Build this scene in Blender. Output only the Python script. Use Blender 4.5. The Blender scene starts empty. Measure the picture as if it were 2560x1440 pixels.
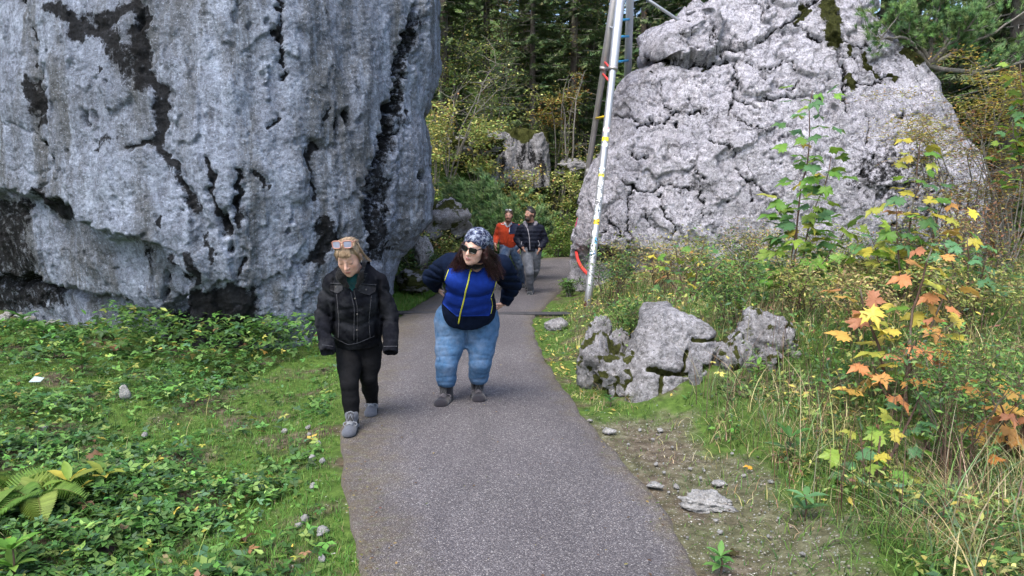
import bpy, math, random
import numpy as np
from mathutils import Vector, Matrix

# ------------------------------------------------------------------ camera, sky, sun, exposure
scene = bpy.context.scene
COL = scene.collection
FPX, CAMH, PITCH = 1750.0, 1.66, math.atan(199 / 1750.0)
cam_data = bpy.data.cameras.new('camera')
cam_data.sensor_width = 36.0
cam_data.lens = FPX / 2560 * 36.0
cam_data.clip_start = 0.05
cam_data.clip_end = 2000
cam = bpy.data.objects.new('camera', cam_data)
cam.location = (0, 0, CAMH)
cam.rotation_euler = (math.pi / 2 - PITCH, 0, 0)
COL.objects.link(cam)
scene.camera = cam

SUN_EL, SUN_ROT = math.radians(58), math.radians(205)
world = bpy.data.worlds.new('World')
scene.world = world
world.use_nodes = True
wn = world.node_tree
wn.nodes.clear()
w_out = wn.nodes.new('ShaderNodeOutputWorld')
w_bg = wn.nodes.new('ShaderNodeBackground')
w_sky = wn.nodes.new('ShaderNodeTexSky')
w_sky.sky_type = 'NISHITA'
w_sky.sun_disc = False
w_sky.sun_elevation = SUN_EL
w_sky.sun_rotation = SUN_ROT
w_sky.air_density = 1.0
w_sky.dust_density = 3.0
w_sky.ozone_density = 1.0
w_bg.inputs['Strength'].default_value = 0.15
wn.links.new(w_sky.outputs[0], w_bg.inputs[0])
wn.links.new(w_bg.outputs[0], w_out.inputs[0])

sun_data = bpy.data.lights.new('sun', 'SUN')
sun_data.energy = 1.25
sun_data.angle = math.radians(30)
sun_data.color = (1.0, 0.97, 0.92)
sun = bpy.data.objects.new('sun', sun_data)
# Nishita: rotation 0 puts the sun at +Y, turning clockwise seen from above
sd = Vector((math.sin(SUN_ROT) * math.cos(SUN_EL), math.cos(SUN_ROT) * math.cos(SUN_EL), math.sin(SUN_EL)))
sun.rotation_euler = (-sd).to_track_quat('-Z', 'Y').to_euler()
COL.objects.link(sun)

scene.view_settings.view_transform = 'Standard'
scene.view_settings.look = 'None'
scene.view_settings.gamma = 1.0
scene.view_settings.use_curve_mapping = False
scene.view_settings.exposure = 1.6

RNG = np.random.default_rng(7)
random.seed(7)

# ------------------------------------------------------------------ pixel <-> world
SP, CP = math.sin(PITCH), math.cos(PITCH)
def ray(u, v):
    dx, dy = (u - 1280) / FPX, (720 - v) / FPX
    return np.array([dx, CP + dy * SP, -SP + dy * CP])
def G(u, v, z=0.0):                       # pixel -> point on the level z
    d = ray(u, v); return d * ((z - CAMH) / d[2]) + [0, 0, CAMH]
def P(u, v, Y):                           # pixel -> point at distance Y
    d = ray(u, v); return d * (Y / d[1]) + [0, 0, CAMH]
def proj(p):
    q = p - np.array([0, 0, CAMH])
    fw = q[..., 1] * CP - q[..., 2] * SP
    up = q[..., 1] * SP + q[..., 2] * CP
    fw = np.maximum(fw, 0.05)
    return 1280 + FPX * q[..., 0] / fw, 720 - FPX * up / fw

# ------------------------------------------------------------------ noise
_perm = np.random.default_rng(3).permutation(256)
_perm = np.concatenate([_perm, _perm, _perm]).astype(np.int32)
_gr = np.random.default_rng(4).normal(size=(256, 3)); _gr = (_gr / np.linalg.norm(_gr, axis=1, keepdims=True)).astype(np.float32)
def pnoise(p):
    p = np.asarray(p, np.float32)
    sh = p.shape[:-1]; p = p.reshape(-1, 3)
    pi = np.floor(p).astype(np.int32); f = p - pi; pi &= 255
    w = f * f * f * (f * (f * 6 - 15) + 10)
    res = 0
    for i in (0, 1):
        a = _perm[pi[:, 0] + i]; wx = w[:, 0] if i else 1 - w[:, 0]
        for j in (0, 1):
            b = _perm[a + pi[:, 1] + j]; wy = w[:, 1] if j else 1 - w[:, 1]
            for k in (0, 1):
                g = _gr[_perm[b + pi[:, 2] + k]]; wz = w[:, 2] if k else 1 - w[:, 2]
                res = res + wx * wy * wz * (g[:, 0] * (f[:, 0] - i) + g[:, 1] * (f[:, 1] - j) + g[:, 2] * (f[:, 2] - k))
    return (res * 1.5).reshape(sh)
def fbm(p, o=4, gain=0.5):
    p = np.asarray(p, np.float32); s = 0; a = 1.0
    for i in range(o):
        s = s + a * pnoise(p); p = p * 2.03 + 17.1; a *= gain
    return s
def ridged(p, o=4, gain=0.5):
    p = np.asarray(p, np.float32); s = 0; a = 1.0
    for i in range(o):
        s = s + a * (1 - 2 * np.abs(pnoise(p))); p = p * 2.07 + 9.3; a *= gain
    return s
def sstep(a, b, x):
    t = np.clip((x - a) / (b - a), 0, 1); return t * t * (3 - 2 * t)

def seg_dist(u, v, pts):
    d = np.full(u.shape, 1e9, np.float32)
    for (x0, y0), (x1, y1) in zip(pts[:-1], pts[1:]):
        dx, dy = x1 - x0, y1 - y0; L = dx * dx + dy * dy + 1e-9
        t = np.clip(((u - x0) * dx + (v - y0) * dy) / L, 0, 1)
        d = np.minimum(d, np.hypot(u - x0 - t * dx, v - y0 - t * dy))
    return d
def poly_sd(u, v, pts):
    """signed distance, positive inside"""
    d = seg_dist(u, v, list(pts) + [pts[0]])
    ins = np.zeros(u.shape, bool); n = len(pts)
    for i in range(n):
        x0, y0 = pts[i]; x1, y1 = pts[(i + 1) % n]
        c = ((y0 > v) != (y1 > v)) & (u < (x1 - x0) * (v - y0) / (y1 - y0 + 1e-9) + x0)
        ins ^= c
    return np.where(ins, d, -d)

# ------------------------------------------------------------------ mesh + object helpers
def make_mesh(name, verts, faces, attrs=None, smooth=True, col=None):
    """faces: list of int arrays (n,3) and/or (n,4)"""
    verts = np.asarray(verts, np.float32)
    if not isinstance(faces, (list, tuple)): faces = [faces]
    faces = [np.asarray(f, np.int32) for f in faces if len(f)]
    me = bpy.data.meshes.new(name)
    me.vertices.add(len(verts)); me.vertices.foreach_set('co', verts.ravel())
    nl = sum(f.size for f in faces); npoly = sum(len(f) for f in faces)
    me.loops.add(nl); me.polygons.add(npoly)
    me.loops.foreach_set('vertex_index', np.concatenate([f.ravel() for f in faces]))
    tot = np.concatenate([np.full(len(f), f.shape[1], np.int32) for f in faces])
    st = np.concatenate([[0], np.cumsum(tot)[:-1]]).astype(np.int32)
    me.polygons.foreach_set('loop_start', st)
    if smooth: me.polygons.foreach_set('use_smooth', np.ones(npoly, bool))
    for k, a in (attrs or {}).items():
        at = me.attributes.new(k, 'FLOAT', 'POINT'); at.data.foreach_set('value', np.asarray(a, np.float32).ravel())
    if col is not None:
        c = np.ones((len(verts), 4), np.float32); c[:, :3] = col
        at = me.attributes.new('Col', 'FLOAT_COLOR', 'POINT'); at.data.foreach_set('color', c.ravel())
    me.update(calc_edges=True)
    return me
def tag(o, label=None, cat=None, group=None, kind=None):
    if label: o['label'] = label
    if cat: o['category'] = cat
    if group: o['group'] = group
    if kind: o['kind'] = kind
    return o
def obj(name, me, mat=None, parent=None, loc=None, rot=None, scale=None):
    o = bpy.data.objects.new(name, me)
    COL.objects.link(o)
    if mat is not None and me is not None and len(me.materials) == 0: me.materials.append(mat)
    if parent is not None: o.parent = parent
    if loc is not None: o.location = tuple(float(a) for a in loc)
    if rot is not None: o.rotation_euler = tuple(float(a) for a in rot)
    if scale is not None: o.scale = (scale,) * 3 if isinstance(scale, (int, float)) else tuple(scale)
    return o
def empty(name, loc):
    return obj(name, None, loc=loc)
def grid_faces(nr, nc, wrap=False):
    r = np.arange(nr - 1)[:, None]; c = np.arange(nc if wrap else nc - 1)[None, :]
    c2 = (c + 1) % nc
    return np.stack([r * nc + c, r * nc + c2, (r + 1) * nc + c2, (r + 1) * nc + c], -1).reshape(-1, 4)
def tube(pts, rad, n=8, cap=True):
    pts = np.asarray(pts, float); rad = np.broadcast_to(np.asarray(rad, float), (len(pts),))
    tan = np.gradient(pts, axis=0); tan /= np.linalg.norm(tan, axis=1, keepdims=True) + 1e-9
    ref = np.array([0, 0, 1.0]) if abs(tan[0][2]) < 0.9 else np.array([1.0, 0, 0])
    V = []
    for i in range(len(pts)):
        a = np.cross(tan[i], ref); a /= np.linalg.norm(a) + 1e-9
        b = np.cross(a, tan[i]); ref = b
        th = np.arange(n) / n * 2 * math.pi
        V.append(pts[i] + rad[i] * (np.cos(th)[:, None] * a + np.sin(th)[:, None] * b))
    V = np.concatenate(V); F = [grid_faces(len(pts), n, True)]
    if cap:
        k = len(V); V = np.vstack([V, pts[0], pts[-1]])
        i = np.arange(n); j = (i + 1) % n; o = (len(pts) - 1) * n
        F.append(np.concatenate([np.stack([j, i, np.full(n, k)], 1), np.stack([o + i, o + j, np.full(n, k + 1)], 1)]))
    return V, F
def merge(parts):
    """[(V,[F..])..] -> V,[F3,F4]"""
    V = []; F3 = []; F4 = []; o = 0
    for v, fs in parts:
        V.append(v)
        for f in (fs if isinstance(fs, (list, tuple)) else [fs]):
            f = np.asarray(f)
            (F3 if f.shape[1] == 3 else F4).append(f + o)
        o += len(v)
    return np.concatenate(V), [np.concatenate(F) for F in (F3, F4) if F]
def stamp(tv, tf, M, T):
    """template verts (k,3), faces (m,3|4); M (n,3,3), T (n,3) -> merged"""
    n, k = len(T), len(tv)
    V = (np.einsum('nij,kj->nki', M, tv) + T[:, None, :]).reshape(-1, 3)
    F = (np.asarray(tf)[None] + (np.arange(n) * k)[:, None, None]).reshape(-1, np.asarray(tf).shape[1])
    return V, F
def rotm(yaw, tilt, tdir, roll=None):
    """yaw about z, then lean by tilt in direction tdir; arrays"""
    cy, sy = np.cos(yaw), np.sin(yaw); n = len(yaw)
    R = np.zeros((n, 3, 3)); R[:, 0, 0] = cy; R[:, 0, 1] = -sy; R[:, 1, 0] = sy; R[:, 1, 1] = cy; R[:, 2, 2] = 1
    kx, ky = -np.sin(tdir), np.cos(tdir)
    c, s = np.cos(tilt), np.sin(tilt); t = 1 - c
    K = np.zeros((n, 3, 3))
    K[:, 0, 0] = c + kx * kx * t; K[:, 0, 1] = kx * ky * t; K[:, 0, 2] = ky * s
    K[:, 1, 0] = kx * ky * t; K[:, 1, 1] = c + ky * ky * t; K[:, 1, 2] = -kx * s
    K[:, 2, 0] = -ky * s; K[:, 2, 1] = kx * s; K[:, 2, 2] = c
    return np.einsum('nij,njk->nik', K, R)

# ------------------------------------------------------------------ material helper
class NM:
    def __init__(self, name):
        self.m = bpy.data.materials.new(name); self.m.use_nodes = True
        self.t = self.m.node_tree; self.t.nodes.clear()
        self.out = self.n('OutputMaterial')
    def n(self, typ, **kw):
        nd = self.t.nodes.new('ShaderNode' + typ)
        for k, v in kw.items():
            if hasattr(nd, k): setattr(nd, k, v)
            else: self.set(nd.inputs[k], v)
        return nd
    def set(self, sock, v):
        if isinstance(v, bpy.types.NodeSocket): self.t.links.new(v, sock)
        elif isinstance(v, (tuple, list)) and len(v) == 3 and sock.type == 'RGBA': sock.default_value = (*v, 1)
        else: sock.default_value = v
    def math(self, op, a, b=0.0, c=None, clamp=False):
        nd = self.n('Math', operation=op, use_clamp=clamp); self.set(nd.inputs[0], a); self.set(nd.inputs[1], b)
        if c is not None: self.set(nd.inputs[2], c)
        return nd.outputs[0]
    def mix(self, f, a, b, mode='MIX'):
        nd = self.n('MixRGB', blend_type=mode); self.set(nd.inputs[0], f); self.set(nd.inputs[1], a); self.set(nd.inputs[2], b)
        return nd.outputs[0]
    def ramp(self, f, *stops):
        nd = self.n('ValToRGB'); self.set(nd.inputs[0], f)
        e = nd.color_ramp.elements
        while len(e) < len(stops): e.new(0.5)
        for el, (p, c) in zip(e, stops):
            el.position = p; el.color = (*c, 1) if isinstance(c, tuple) else (c, c, c, 1)
        return nd.outputs[0]
    def coord(self, scale=(1, 1, 1), which='Object'):
        tc = self.n('TexCoord'); mp = self.n('Mapping'); self.t.links.new(tc.outputs[which], mp.inputs[0])
        mp.inputs['Scale'].default_value = scale
        return mp.outputs[0]
    def noise(self, co, scale, detail=4, rough=0.55, dist=0.0):
        nd = self.n('TexNoise'); self.set(nd.inputs['Vector'], co); nd.inputs['Scale'].default_value = scale
        nd.inputs['Detail'].default_value = detail; nd.inputs['Roughness'].default_value = rough; nd.inputs['Distortion'].default_value = dist
        return nd.outputs[0]
    def vor(self, co, scale, feature='F1'):
        nd = self.n('TexVoronoi', feature=feature); self.set(nd.inputs['Vector'], co); nd.inputs['Scale'].default_value = scale
        return nd
    def attr(self, name, out='Fac'):
        nd = self.n('Attribute'); nd.attribute_name = name
        return nd.outputs[out]
    def bump(self, h, strength=0.5, dist=0.02, normal=None):
        nd = self.n('Bump'); self.set(nd.inputs['Height'], h); nd.inputs['Strength'].default_value = strength; nd.inputs['Distance'].default_value = dist
        if normal is not None: self.set(nd.inputs['Normal'], normal)
        return nd.outputs[0]
    def principled(self, color, rough=0.8, normal=None, spec=0.3, **kw):
        p = self.n('BsdfPrincipled'); self.set(p.inputs['Base Color'], color); self.set(p.inputs['Roughness'], rough)
        self.set(p.inputs['Specular IOR Level'], spec)
        if normal is not None: self.set(p.inputs['Normal'], normal)
        for k, v in kw.items(): self.set(p.inputs[k.replace('_', ' ')], v)
        self.t.links.new(p.outputs[0], self.out.inputs[0]); return self.m
    def leafy(self, color, trans=0.35, rough=0.6, spec=0.25, normal=None):
        p = self.n('BsdfPrincipled'); self.set(p.inputs['Base Color'], color); self.set(p.inputs['Roughness'], rough); self.set(p.inputs['Specular IOR Level'], spec)
        if normal is not None: self.set(p.inputs['Normal'], normal)
        tr = self.n('BsdfTranslucent'); self.set(tr.inputs[0], self.mix(0.5, color, (0.25, 0.3, 0.02), 'SCREEN') if trans > 0.3 else color)
        mx = self.n('MixShader'); mx.inputs[0].default_value = trans
        self.t.links.new(p.outputs[0], mx.inputs[1]); self.t.links.new(tr.outputs[0], mx.inputs[2]); self.t.links.new(mx.outputs[0], self.out.inputs[0])
        return self.m

# ------------------------------------------------------------------ the path's edges (world), from the photograph's ground line
LE = np.array([(-0.25, 1.6), (-0.45, 2.3), (-0.68, 3.01), (-0.92, 3.69), (-1.19, 4.64), (-1.33, 5.27), (-1.5, 6.3), (-1.62, 7.6), (-1.7, 9.2), (-1.74, 10.75), (-1.48, 13.56), (-1.2, 17), (-0.8, 20.5), (0.2, 22.9), (2.0, 24.0), (6.0, 24.6), (12, 25)])
RE = np.array([(1.0, 1.6), (0.95, 2.3), (0.88, 3.01), (0.85, 3.85), (0.65, 4.98), (0.46, 6.51), (0.36, 7.8), (0.31, 9.0), (0.30, 10.36), (0.41, 10.96), (0.78, 12.95), (1.30, 15.5), (1.75, 17.2), (2.4, 18.5), (3.6, 19.6), (7, 20.2), (12, 20.4)])
def resample(pts, n):
    d = np.concatenate([[0], np.cumsum(np.linalg.norm(np.diff(pts, axis=0), axis=1))])
    # Catmull-like smooth through linear + smoothing
    s = np.linspace(0, d[-1], n); out = np.stack([np.interp(s, d, pts[:, k]) for k in range(pts.shape[1])], 1)
    for _ in range(6): out[1:-1] = 0.25 * out[:-2] + 0.5 * out[1:-1] + 0.25 * out[2:]
    return out
def path_xl(y): return np.interp(y, LE[:13, 1], LE[:13, 0])
def path_xr(y): return np.interp(y, RE[:12, 1], RE[:12, 0])

def terrain(x, y):
    x = np.asarray(x, float); y = np.asarray(y, float)
    p = np.stack([x, y, x * 0], -1)
    xr, xl = path_xr(y), path_xl(y)
    dr = x - xr; dl = xl - x
    # right bank: rises away from the path, steeper near the rock cluster
    rb = 0.10 * sstep(0.15, 1.2, dr) + 0.42 * sstep(0.35, 1.7, dr) * sstep(4.2, 7.0, y) + 0.22 * sstep(1.5, 5.5, dr)
    rb = rb * (1 - sstep(12, 19, y) * 0.9)
    # left: the verge falls off a little, then rises gently to the boulder
    lb = -0.10 * sstep(0.05, 0.5, dl) + 0.13 * sstep(1.5, 4.5, dl) + 0.05 * sstep(2, 5, dl)
    lb = lb * (1 - sstep(9, 10.5, y)) + sstep(10.6, 13.5, y) * (0.10 * sstep(0.1, 0.5, dl) + 1.3 * sstep(0.4, 2.6, dl))
    z = np.where(dr > 0, rb, 0) + np.where(dl > 0, lb, 0)
    # hillside beyond the bend of the path
    far = np.interp(x, LE[12:, 0], LE[12:, 1], left=20.5, right=25.0)
    far = np.where(x < -0.8, 20.5 + (x + 0.8) * 0.5, far)
    hill = 2.6 * sstep(0.2, 6.5, y - far) + 0.42 * np.minimum(np.maximum(y - far - 5, 0), 40)
    rightpath = (y > 17)
    z = np.where(rightpath & (dr > 0), z * (1 - sstep(17, 19, y)), z) + hill
    off = np.minimum(np.abs(dr), np.abs(dl)); inside = (dr < 0) & (dl < 0)
    amp = np.where(inside, 0, sstep(0, 0.6, off))
    z = z + amp * (0.07 * fbm(p * 0.9, 3) + 0.02 * fbm(p * 4, 2))
    return z

# ------------------------------------------------------------------ ground
def worn(x, y):
    """trampled stony strip along the asphalt on the right"""
    dr = x - path_xr(y)
    return sstep(1.15, .55, dr + .25 * fbm(np.stack([x * 1.6, y * 1.6, x * 0], -1), 3)) * sstep(6.0, 5.2, y) * sstep(2.2, 2.8, y) * (dr > -.1)
def build_ground():
    xs = np.concatenate([np.linspace(-60, -8.2, 30), np.linspace(-8, 8, 150), np.linspace(8.3, 60, 30)])
    ys = np.concatenate([np.linspace(-20, 0.8, 14), np.linspace(1.0, 12, 130), np.linspace(12.2, 32, 80), np.linspace(32.6, 90, 30)])
    X, Y = np.meshgrid(xs, ys)
    Z = terrain(X, Y) - 0.018
    V = np.stack([X, Y, Z], -1).reshape(-1, 3)
    m = NM('soil_and_moss'); co = m.coord()
    n1 = m.noise(co, 1.6, 6, .6); n2 = m.noise(co, 14, 6, .65); n3 = m.noise(co, 70, 4, .6); n4 = m.noise(co, 3.5, 4)
    soil = m.ramp(n2, (.3, (.035, .026, .018)), (.52, (.085, .066, .046)), (.75, (.19, .16, .12)))
    moss = m.ramp(n2, (.3, (.03, .055, .012)), (.7, (.09, .15, .03)))
    c = m.mix(m.ramp(n1, (.38, 0.0), (.5, 1.0)), soil, moss)
    grit = m.ramp(m.noise(co, 45, 3, .6), (.66, 0.0), (.70, 1.0))
    grit = m.math('MULTIPLY', grit, m.ramp(n4, (.48, 0.0), (.6, 1.0)))
    wr = m.attr('worn'); wf = m.ramp(m.math('ADD', wr, m.math('MULTIPLY', m.math('SUBTRACT', m.noise(co, 5, 6, .7), .5), .9)), (.64, 0.0), (.95, .75))
    c = m.mix(wf, c, m.ramp(n2, (.3, (.045, .037, .026)), (.5, (.095, .078, .056)), (.68, (.16, .14, .105))))
    grit = m.math('MAXIMUM', grit, m.math('MULTIPLY', wf, m.ramp(m.noise(co, 60, 3, .6), (.63, 0.0), (.67, .8))))
    c = m.mix(grit, c, (.5, .49, .46))
    h = m.math('ADD', m.math('MULTIPLY', n2, 0.6), m.math('MULTIPLY', n3, 0.4))
    mat = m.principled(c, .95, m.bump(h, .8, .03), .1)
    o = obj('ground', make_mesh('ground', V, grid_faces(len(ys), len(xs)), {'worn': worn(X, Y)}), mat)
    tag(o, kind='structure')
build_ground()

def build_path():
    n = 220
    L = resample(LE, n); R = resample(RE, n)
    wob = fbm(np.stack([L[:, 1] * 3, L[:, 0] * 3, np.zeros(n)], 1), 4) * 0.035
    wob2 = fbm(np.stack([R[:, 1] * 3, R[:, 0] * 3, np.full(n, 9.)], 1), 4) * 0.035
    L[:, 0] -= wob; R[:, 0] += wob2
    ts = np.concatenate([[0, 0.012, 0.03, .06, .1], np.linspace(.15, .85, 15), [.9, .94, .97, .988, 1]])
    V = []; E = []
    for t in ts:
        xy = L * (1 - t) + R * t
        e = min(t, 1 - t)
        z = 0.014 * math.sin(math.pi * t) + 0.012 - (0.05 if e == 0 else 0)
        zz = np.full(n, z) + fbm(np.concatenate([xy, np.zeros((n, 1))], 1) * 1.3, 3) * 0.006
        V.append(np.concatenate([xy, zz[:, None]], 1)); E.append(np.full(n, t))
    V = np.stack(V, 1).reshape(-1, 3); E = np.stack(E, 1).reshape(-1)
    m = NM('worn_asphalt'); co = m.coord()
    edge = m.attr('across')
    ch = m.vor(co, 135); ch2 = m.vor(co, 230)
    big = m.noise(co, 1.1, 5, .6); mid = m.noise(co, 9, 5, .6)
    # each chip of aggregate has its own grey
    hsv = m.n('SeparateColor'); m.set(hsv.inputs[0], ch.outputs['Color'])
    chip = m.ramp(hsv.outputs[0], (.0, (.05, .046, .05)), (.45, (.105, .096, .103)), (.75, (.17, .156, .162)), (.94, (.30, .28, .275)), (1., (.48, .46, .44)))
    hs2 = m.n('SeparateColor'); m.set(hs2.inputs[0], ch2.outputs['Color'])
    chip2 = m.ramp(hs2.outputs[1], (.0, (.055, .05, .054)), (.6, (.125, .115, .12)), (1., (.27, .255, .25)))
    chip = m.mix(.4, chip, chip2)
    c = m.mix(m.ramp(big, (.35, 0.0), (.68, .45)), chip, m.mix(1, chip, (.72, .69, .72), 'MULTIPLY'))
    # gaps between chips
    gap = m.ramp(ch.outputs['Distance'], (.35, 0.0), (.62, 1.0))
    c = m.mix(m.math('MULTIPLY', gap, .55), c, (.03, .028, .03))
    # moss and dirt creep in from the verges
    lw = m.ramp(m.math('ADD', edge, m.math('MULTIPLY', m.math('SUBTRACT', m.noise(co, 2.6, 6, .65), .5), .42)), (.04, 1.0), (.26, 0.0))
    rw = m.ramp(m.math('ADD', edge, m.math('MULTIPLY', m.math('SUBTRACT', m.noise(co, 2.9, 6, .65), .5), .26)), (.9, 0.0), (1.0, 1.0))
    dirt = m.math('MULTIPLY', m.math('MAXIMUM', lw, rw), m.ramp(mid, (.3, .35), (.6, 1.0)))
    mosscol = m.ramp(m.noise(co, 22, 5, .7), (.3, (.045, .03, .016)), (.5, (.10, .075, .034)), (.72, (.13, .13, .035)))
    c = m.mix(m.math('MULTIPLY', dirt, .55), c, mosscol)
    # damp and worn patches, a few hairline cracks
    wet = m.ramp(m.noise(m.coord((1, .35, 1)), 1.7, 6, .65, .4), (.42, .84), (.58, 1.0))
    c = m.mix(1, c, wet, 'MULTIPLY')
    h = m.math('SUBTRACT', 1.0, ch.outputs['Distance'])
    mat = m.principled(c, .85, m.bump(h, .7, .006), .3)
    o = obj('path', make_mesh('path', V, grid_faces(n, len(ts)), {'across': E}), mat)
    tag(o, kind='structure')
build_path()

# ------------------------------------------------------------------ boulders
def loft_rock(zs, xl, xr, yf, depth, du_vis, vis, edge_l=0.15, edge_r=0.15, rnd_l=0.6, rnd_r=0.6):
    """rows over heights zs; front face from xl(z) to xr(z) at y = yf(x, z); a half-round back closes it"""
    # front parameter: denser where visible
    rows = []
    xs = np.linspace(0, 1, 4000)
    zmid = zs[len(zs) // 3]
    xx = xl(zmid) + (xr(zmid) - xl(zmid)) * xs
    dens = np.where((xx > vis[0]) & (xx < vis[1]), 1.0, 0.12)
    dens += 1.6 * np.exp(-((1 - xs) / 0.03) ** 2) + 1.6 * np.exp(-(xs / 0.03) ** 2) * (vis[0] < xx[0] + .5)
    cs = np.concatenate([[0], np.cumsum(dens[:-1] * np.diff(xx))])
    nf = int(cs[-1] / du_vis)
    t = np.interp(np.linspace(0, cs[-1], nf), cs, xs)
    nb = 60
    tb = np.linspace(0, math.pi, nb + 2)[1:-1]
    out = np.zeros((len(zs), nf + nb, 3))
    for i, z in enumerate(zs):
        a, b = float(xl(z)), float(xr(z))
        x = a + (b - a) * t
        y = yf(x, z)
        er = np.clip((t - (1 - edge_r)) / edge_r, 0, 1); el = np.clip((edge_l - t) / edge_l, 0, 1)
        y = y + rnd_r * (1 - np.sqrt(1 - er ** 2 * .9999)) + rnd_l * (1 - np.sqrt(1 - el ** 2 * .9999))
        out[i, :nf, 0] = x; out[i, :nf, 1] = y
        c, r = (a + b) / 2, (b - a) / 2
        ym = np.interp(0.5 * (np.cos(tb) + 1), [0, 1], [y[0], y[-1]])
        out[i, nf:, 0] = c + r * np.cos(tb); out[i, nf:, 1] = ym + depth * np.sin(tb)
        out[i, :, 2] = z
    return out, nf
def grid_normals(g):
    gx = np.roll(g, -1, 1) - np.roll(g, 1, 1); gz = np.gradient(g, axis=0)
    n = np.cross(gx, gz); n /= np.linalg.norm(n, axis=-1, keepdims=True) + 1e-9
    return n
def close_top(g):
    """add shrinking rings over the top row"""
    top = g[-1]; c = top.mean(0)
    rings = [g]
    for k, (s, dz) in enumerate([(0.93, .12), (0.8, .26), (0.6, .4), (0.35, .5), (0.08, .55), (0.01, .55)]):
        rings.append((c + (top - c) * s + [0, 0, dz])[None])
    return np.concatenate(rings)

def rock_material(name, light, mid, dark, streak=1.0, speck=1.0, cell=0.0, warm=(.30, .29, .24), bumpk=1.0):
    m = NM(name); co = m.coord(); st = m.coord((1, 1, .12))
    big = m.noise(co, .8, 6, .62); n2 = m.noise(co, 3.6, 9, .68); mot = m.noise(co, 15, 8, .78); fine = m.noise(co, 34, 6, .75); vf = m.noise(co, 80, 4, .75)
    drip = m.noise(st, 2.4, 7, .66, .3); drip2 = m.noise(st, 7.0, 6, .66, .5)
    c = m.mix(m.ramp(n2, (.36, 0.0), (.62, 1.0)), mid, light)
    c = m.mix(m.math('MULTIPLY', m.ramp(big, (.40, 0.0), (.58, 1.0)), .75), c, mid)
    c = m.mix(m.math('MULTIPLY', m.ramp(drip, (.44, 0.0), (.58, 1.0)), .7 * streak), c, warm)
    c = m.mix(m.math('MULTIPLY', m.ramp(drip2, (.52, 0.0), (.64, 1.0)), .5 * streak), c, light)
    # coarse grain: every few centimetres lighter crust and darker pits
    c = m.mix(1, c, m.ramp(mot, (.30, .28), (.44, .75), (.58, 1.12), (.72, 1.5)), 'MULTIPLY')
    c = m.mix(m.math('MULTIPLY', m.ramp(fine, (.52, 0.0), (.60, 1.0)), .62 * speck), c, dark)
    c = m.mix(m.math('MULTIPLY', m.ramp(vf, (.56, 0.0), (.64, 1.0)), .5 * speck), c, dark)
    c = m.mix(m.math('MULTIPLY', m.ramp(m.noise(co, 47, 5, .75), (.58, 0.0), (.64, 1.0)), .75 * speck), c, tuple(min(1, a * 1.45) for a in light))
    h = m.math('ADD', m.math('MULTIPLY', n2, .5), m.math('ADD', m.math('MULTIPLY', mot, .55), m.math('ADD', m.math('MULTIPLY', fine, .4), m.math('MULTIPLY', vf, .2))))
    if cell > 0:
        wco = m.n('VectorMath', operation='ADD'); m.set(wco.inputs[0], co)
        nz = m.n('TexNoise'); m.set(nz.inputs['Vector'], co); nz.inputs['Scale'].default_value = 3.5; nz.inputs['Detail'].default_value = 8; nz.inputs['Roughness'].default_value = .7
        sc = m.n('VectorMath', operation='SCALE'); m.set(sc.inputs[0], nz.outputs['Color']); sc.inputs['Scale'].default_value = .5
        m.t.links.new(sc.outputs[0], wco.inputs[1])
        for vs, th, k in ((2.1, .022, .9), (5.5, .028, .6)):
            v = m.vor(wco.outputs[0], vs, 'DISTANCE_TO_EDGE')
            crk = m.ramp(v.outputs[0], (0.0, 1.0), (th, 0.0))
            crk = m.math('MULTIPLY', crk, m.ramp(m.noise(co, 1.3 * vs / 2, 4), (.48, 0.0), (.6, 1.0)))
            c = m.mix(m.math('MULTIPLY', crk, k * cell), c, (.03, .028, .025))
            h = m.math('SUBTRACT', h, m.math('MULTIPLY', crk, .5))
    # black growth and seep stains, black in cracks, shade painted into the cave
    sa = m.attr('stain_shade')
    sn = m.math('ADD', sa, m.math('MULTIPLY', m.math('SUBTRACT', m.noise(co, 8, 9, .78), .5), 1.7))
    sn = m.math('ADD', sn, m.math('MULTIPLY', m.math('SUBTRACT', m.noise(st, 9, 6, .7), .5), .5))
    sn = m.math('ADD', sn, m.math('MULTIPLY', m.math('SUBTRACT', .5, mot), .9))
    sf = m.ramp(sn, (.44, 0.0), (.66, 1.0))
    sf = m.math('MULTIPLY', sf, m.ramp(sa, (.02, 0.0), (.15, 1.0)))
    stc = m.ramp(mot, (.35, (.003, .003, .003)), (.56, (.0085, .0085, .009)), (.66, (.03, .03, .032)), (.76, (.12, .125, .135)))
    c = m.mix(m.math('MULTIPLY', sf, .95), c, stc)
    ma = m.attr('moss')
    mn = m.math('ADD', ma, m.math('MULTIPLY', m.math('SUBTRACT', m.noise(co, 7, 8, .75), .5), 1.2))
    mf = m.math('MULTIPLY', m.ramp(mn, (.44, 0.0), (.56, 1.0)), m.ramp(ma, (.03, 0.0), (.15, 1.0)))
    c = m.mix(mf, c, m.ramp(fine, (.3, (.012, .014, .004)), (.55, (.045, .05, .012)), (.75, (.10, .105, .025))))
    return m.principled(c, .92, m.bump(h, 1.0, .10 * bumpk), .15)

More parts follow.
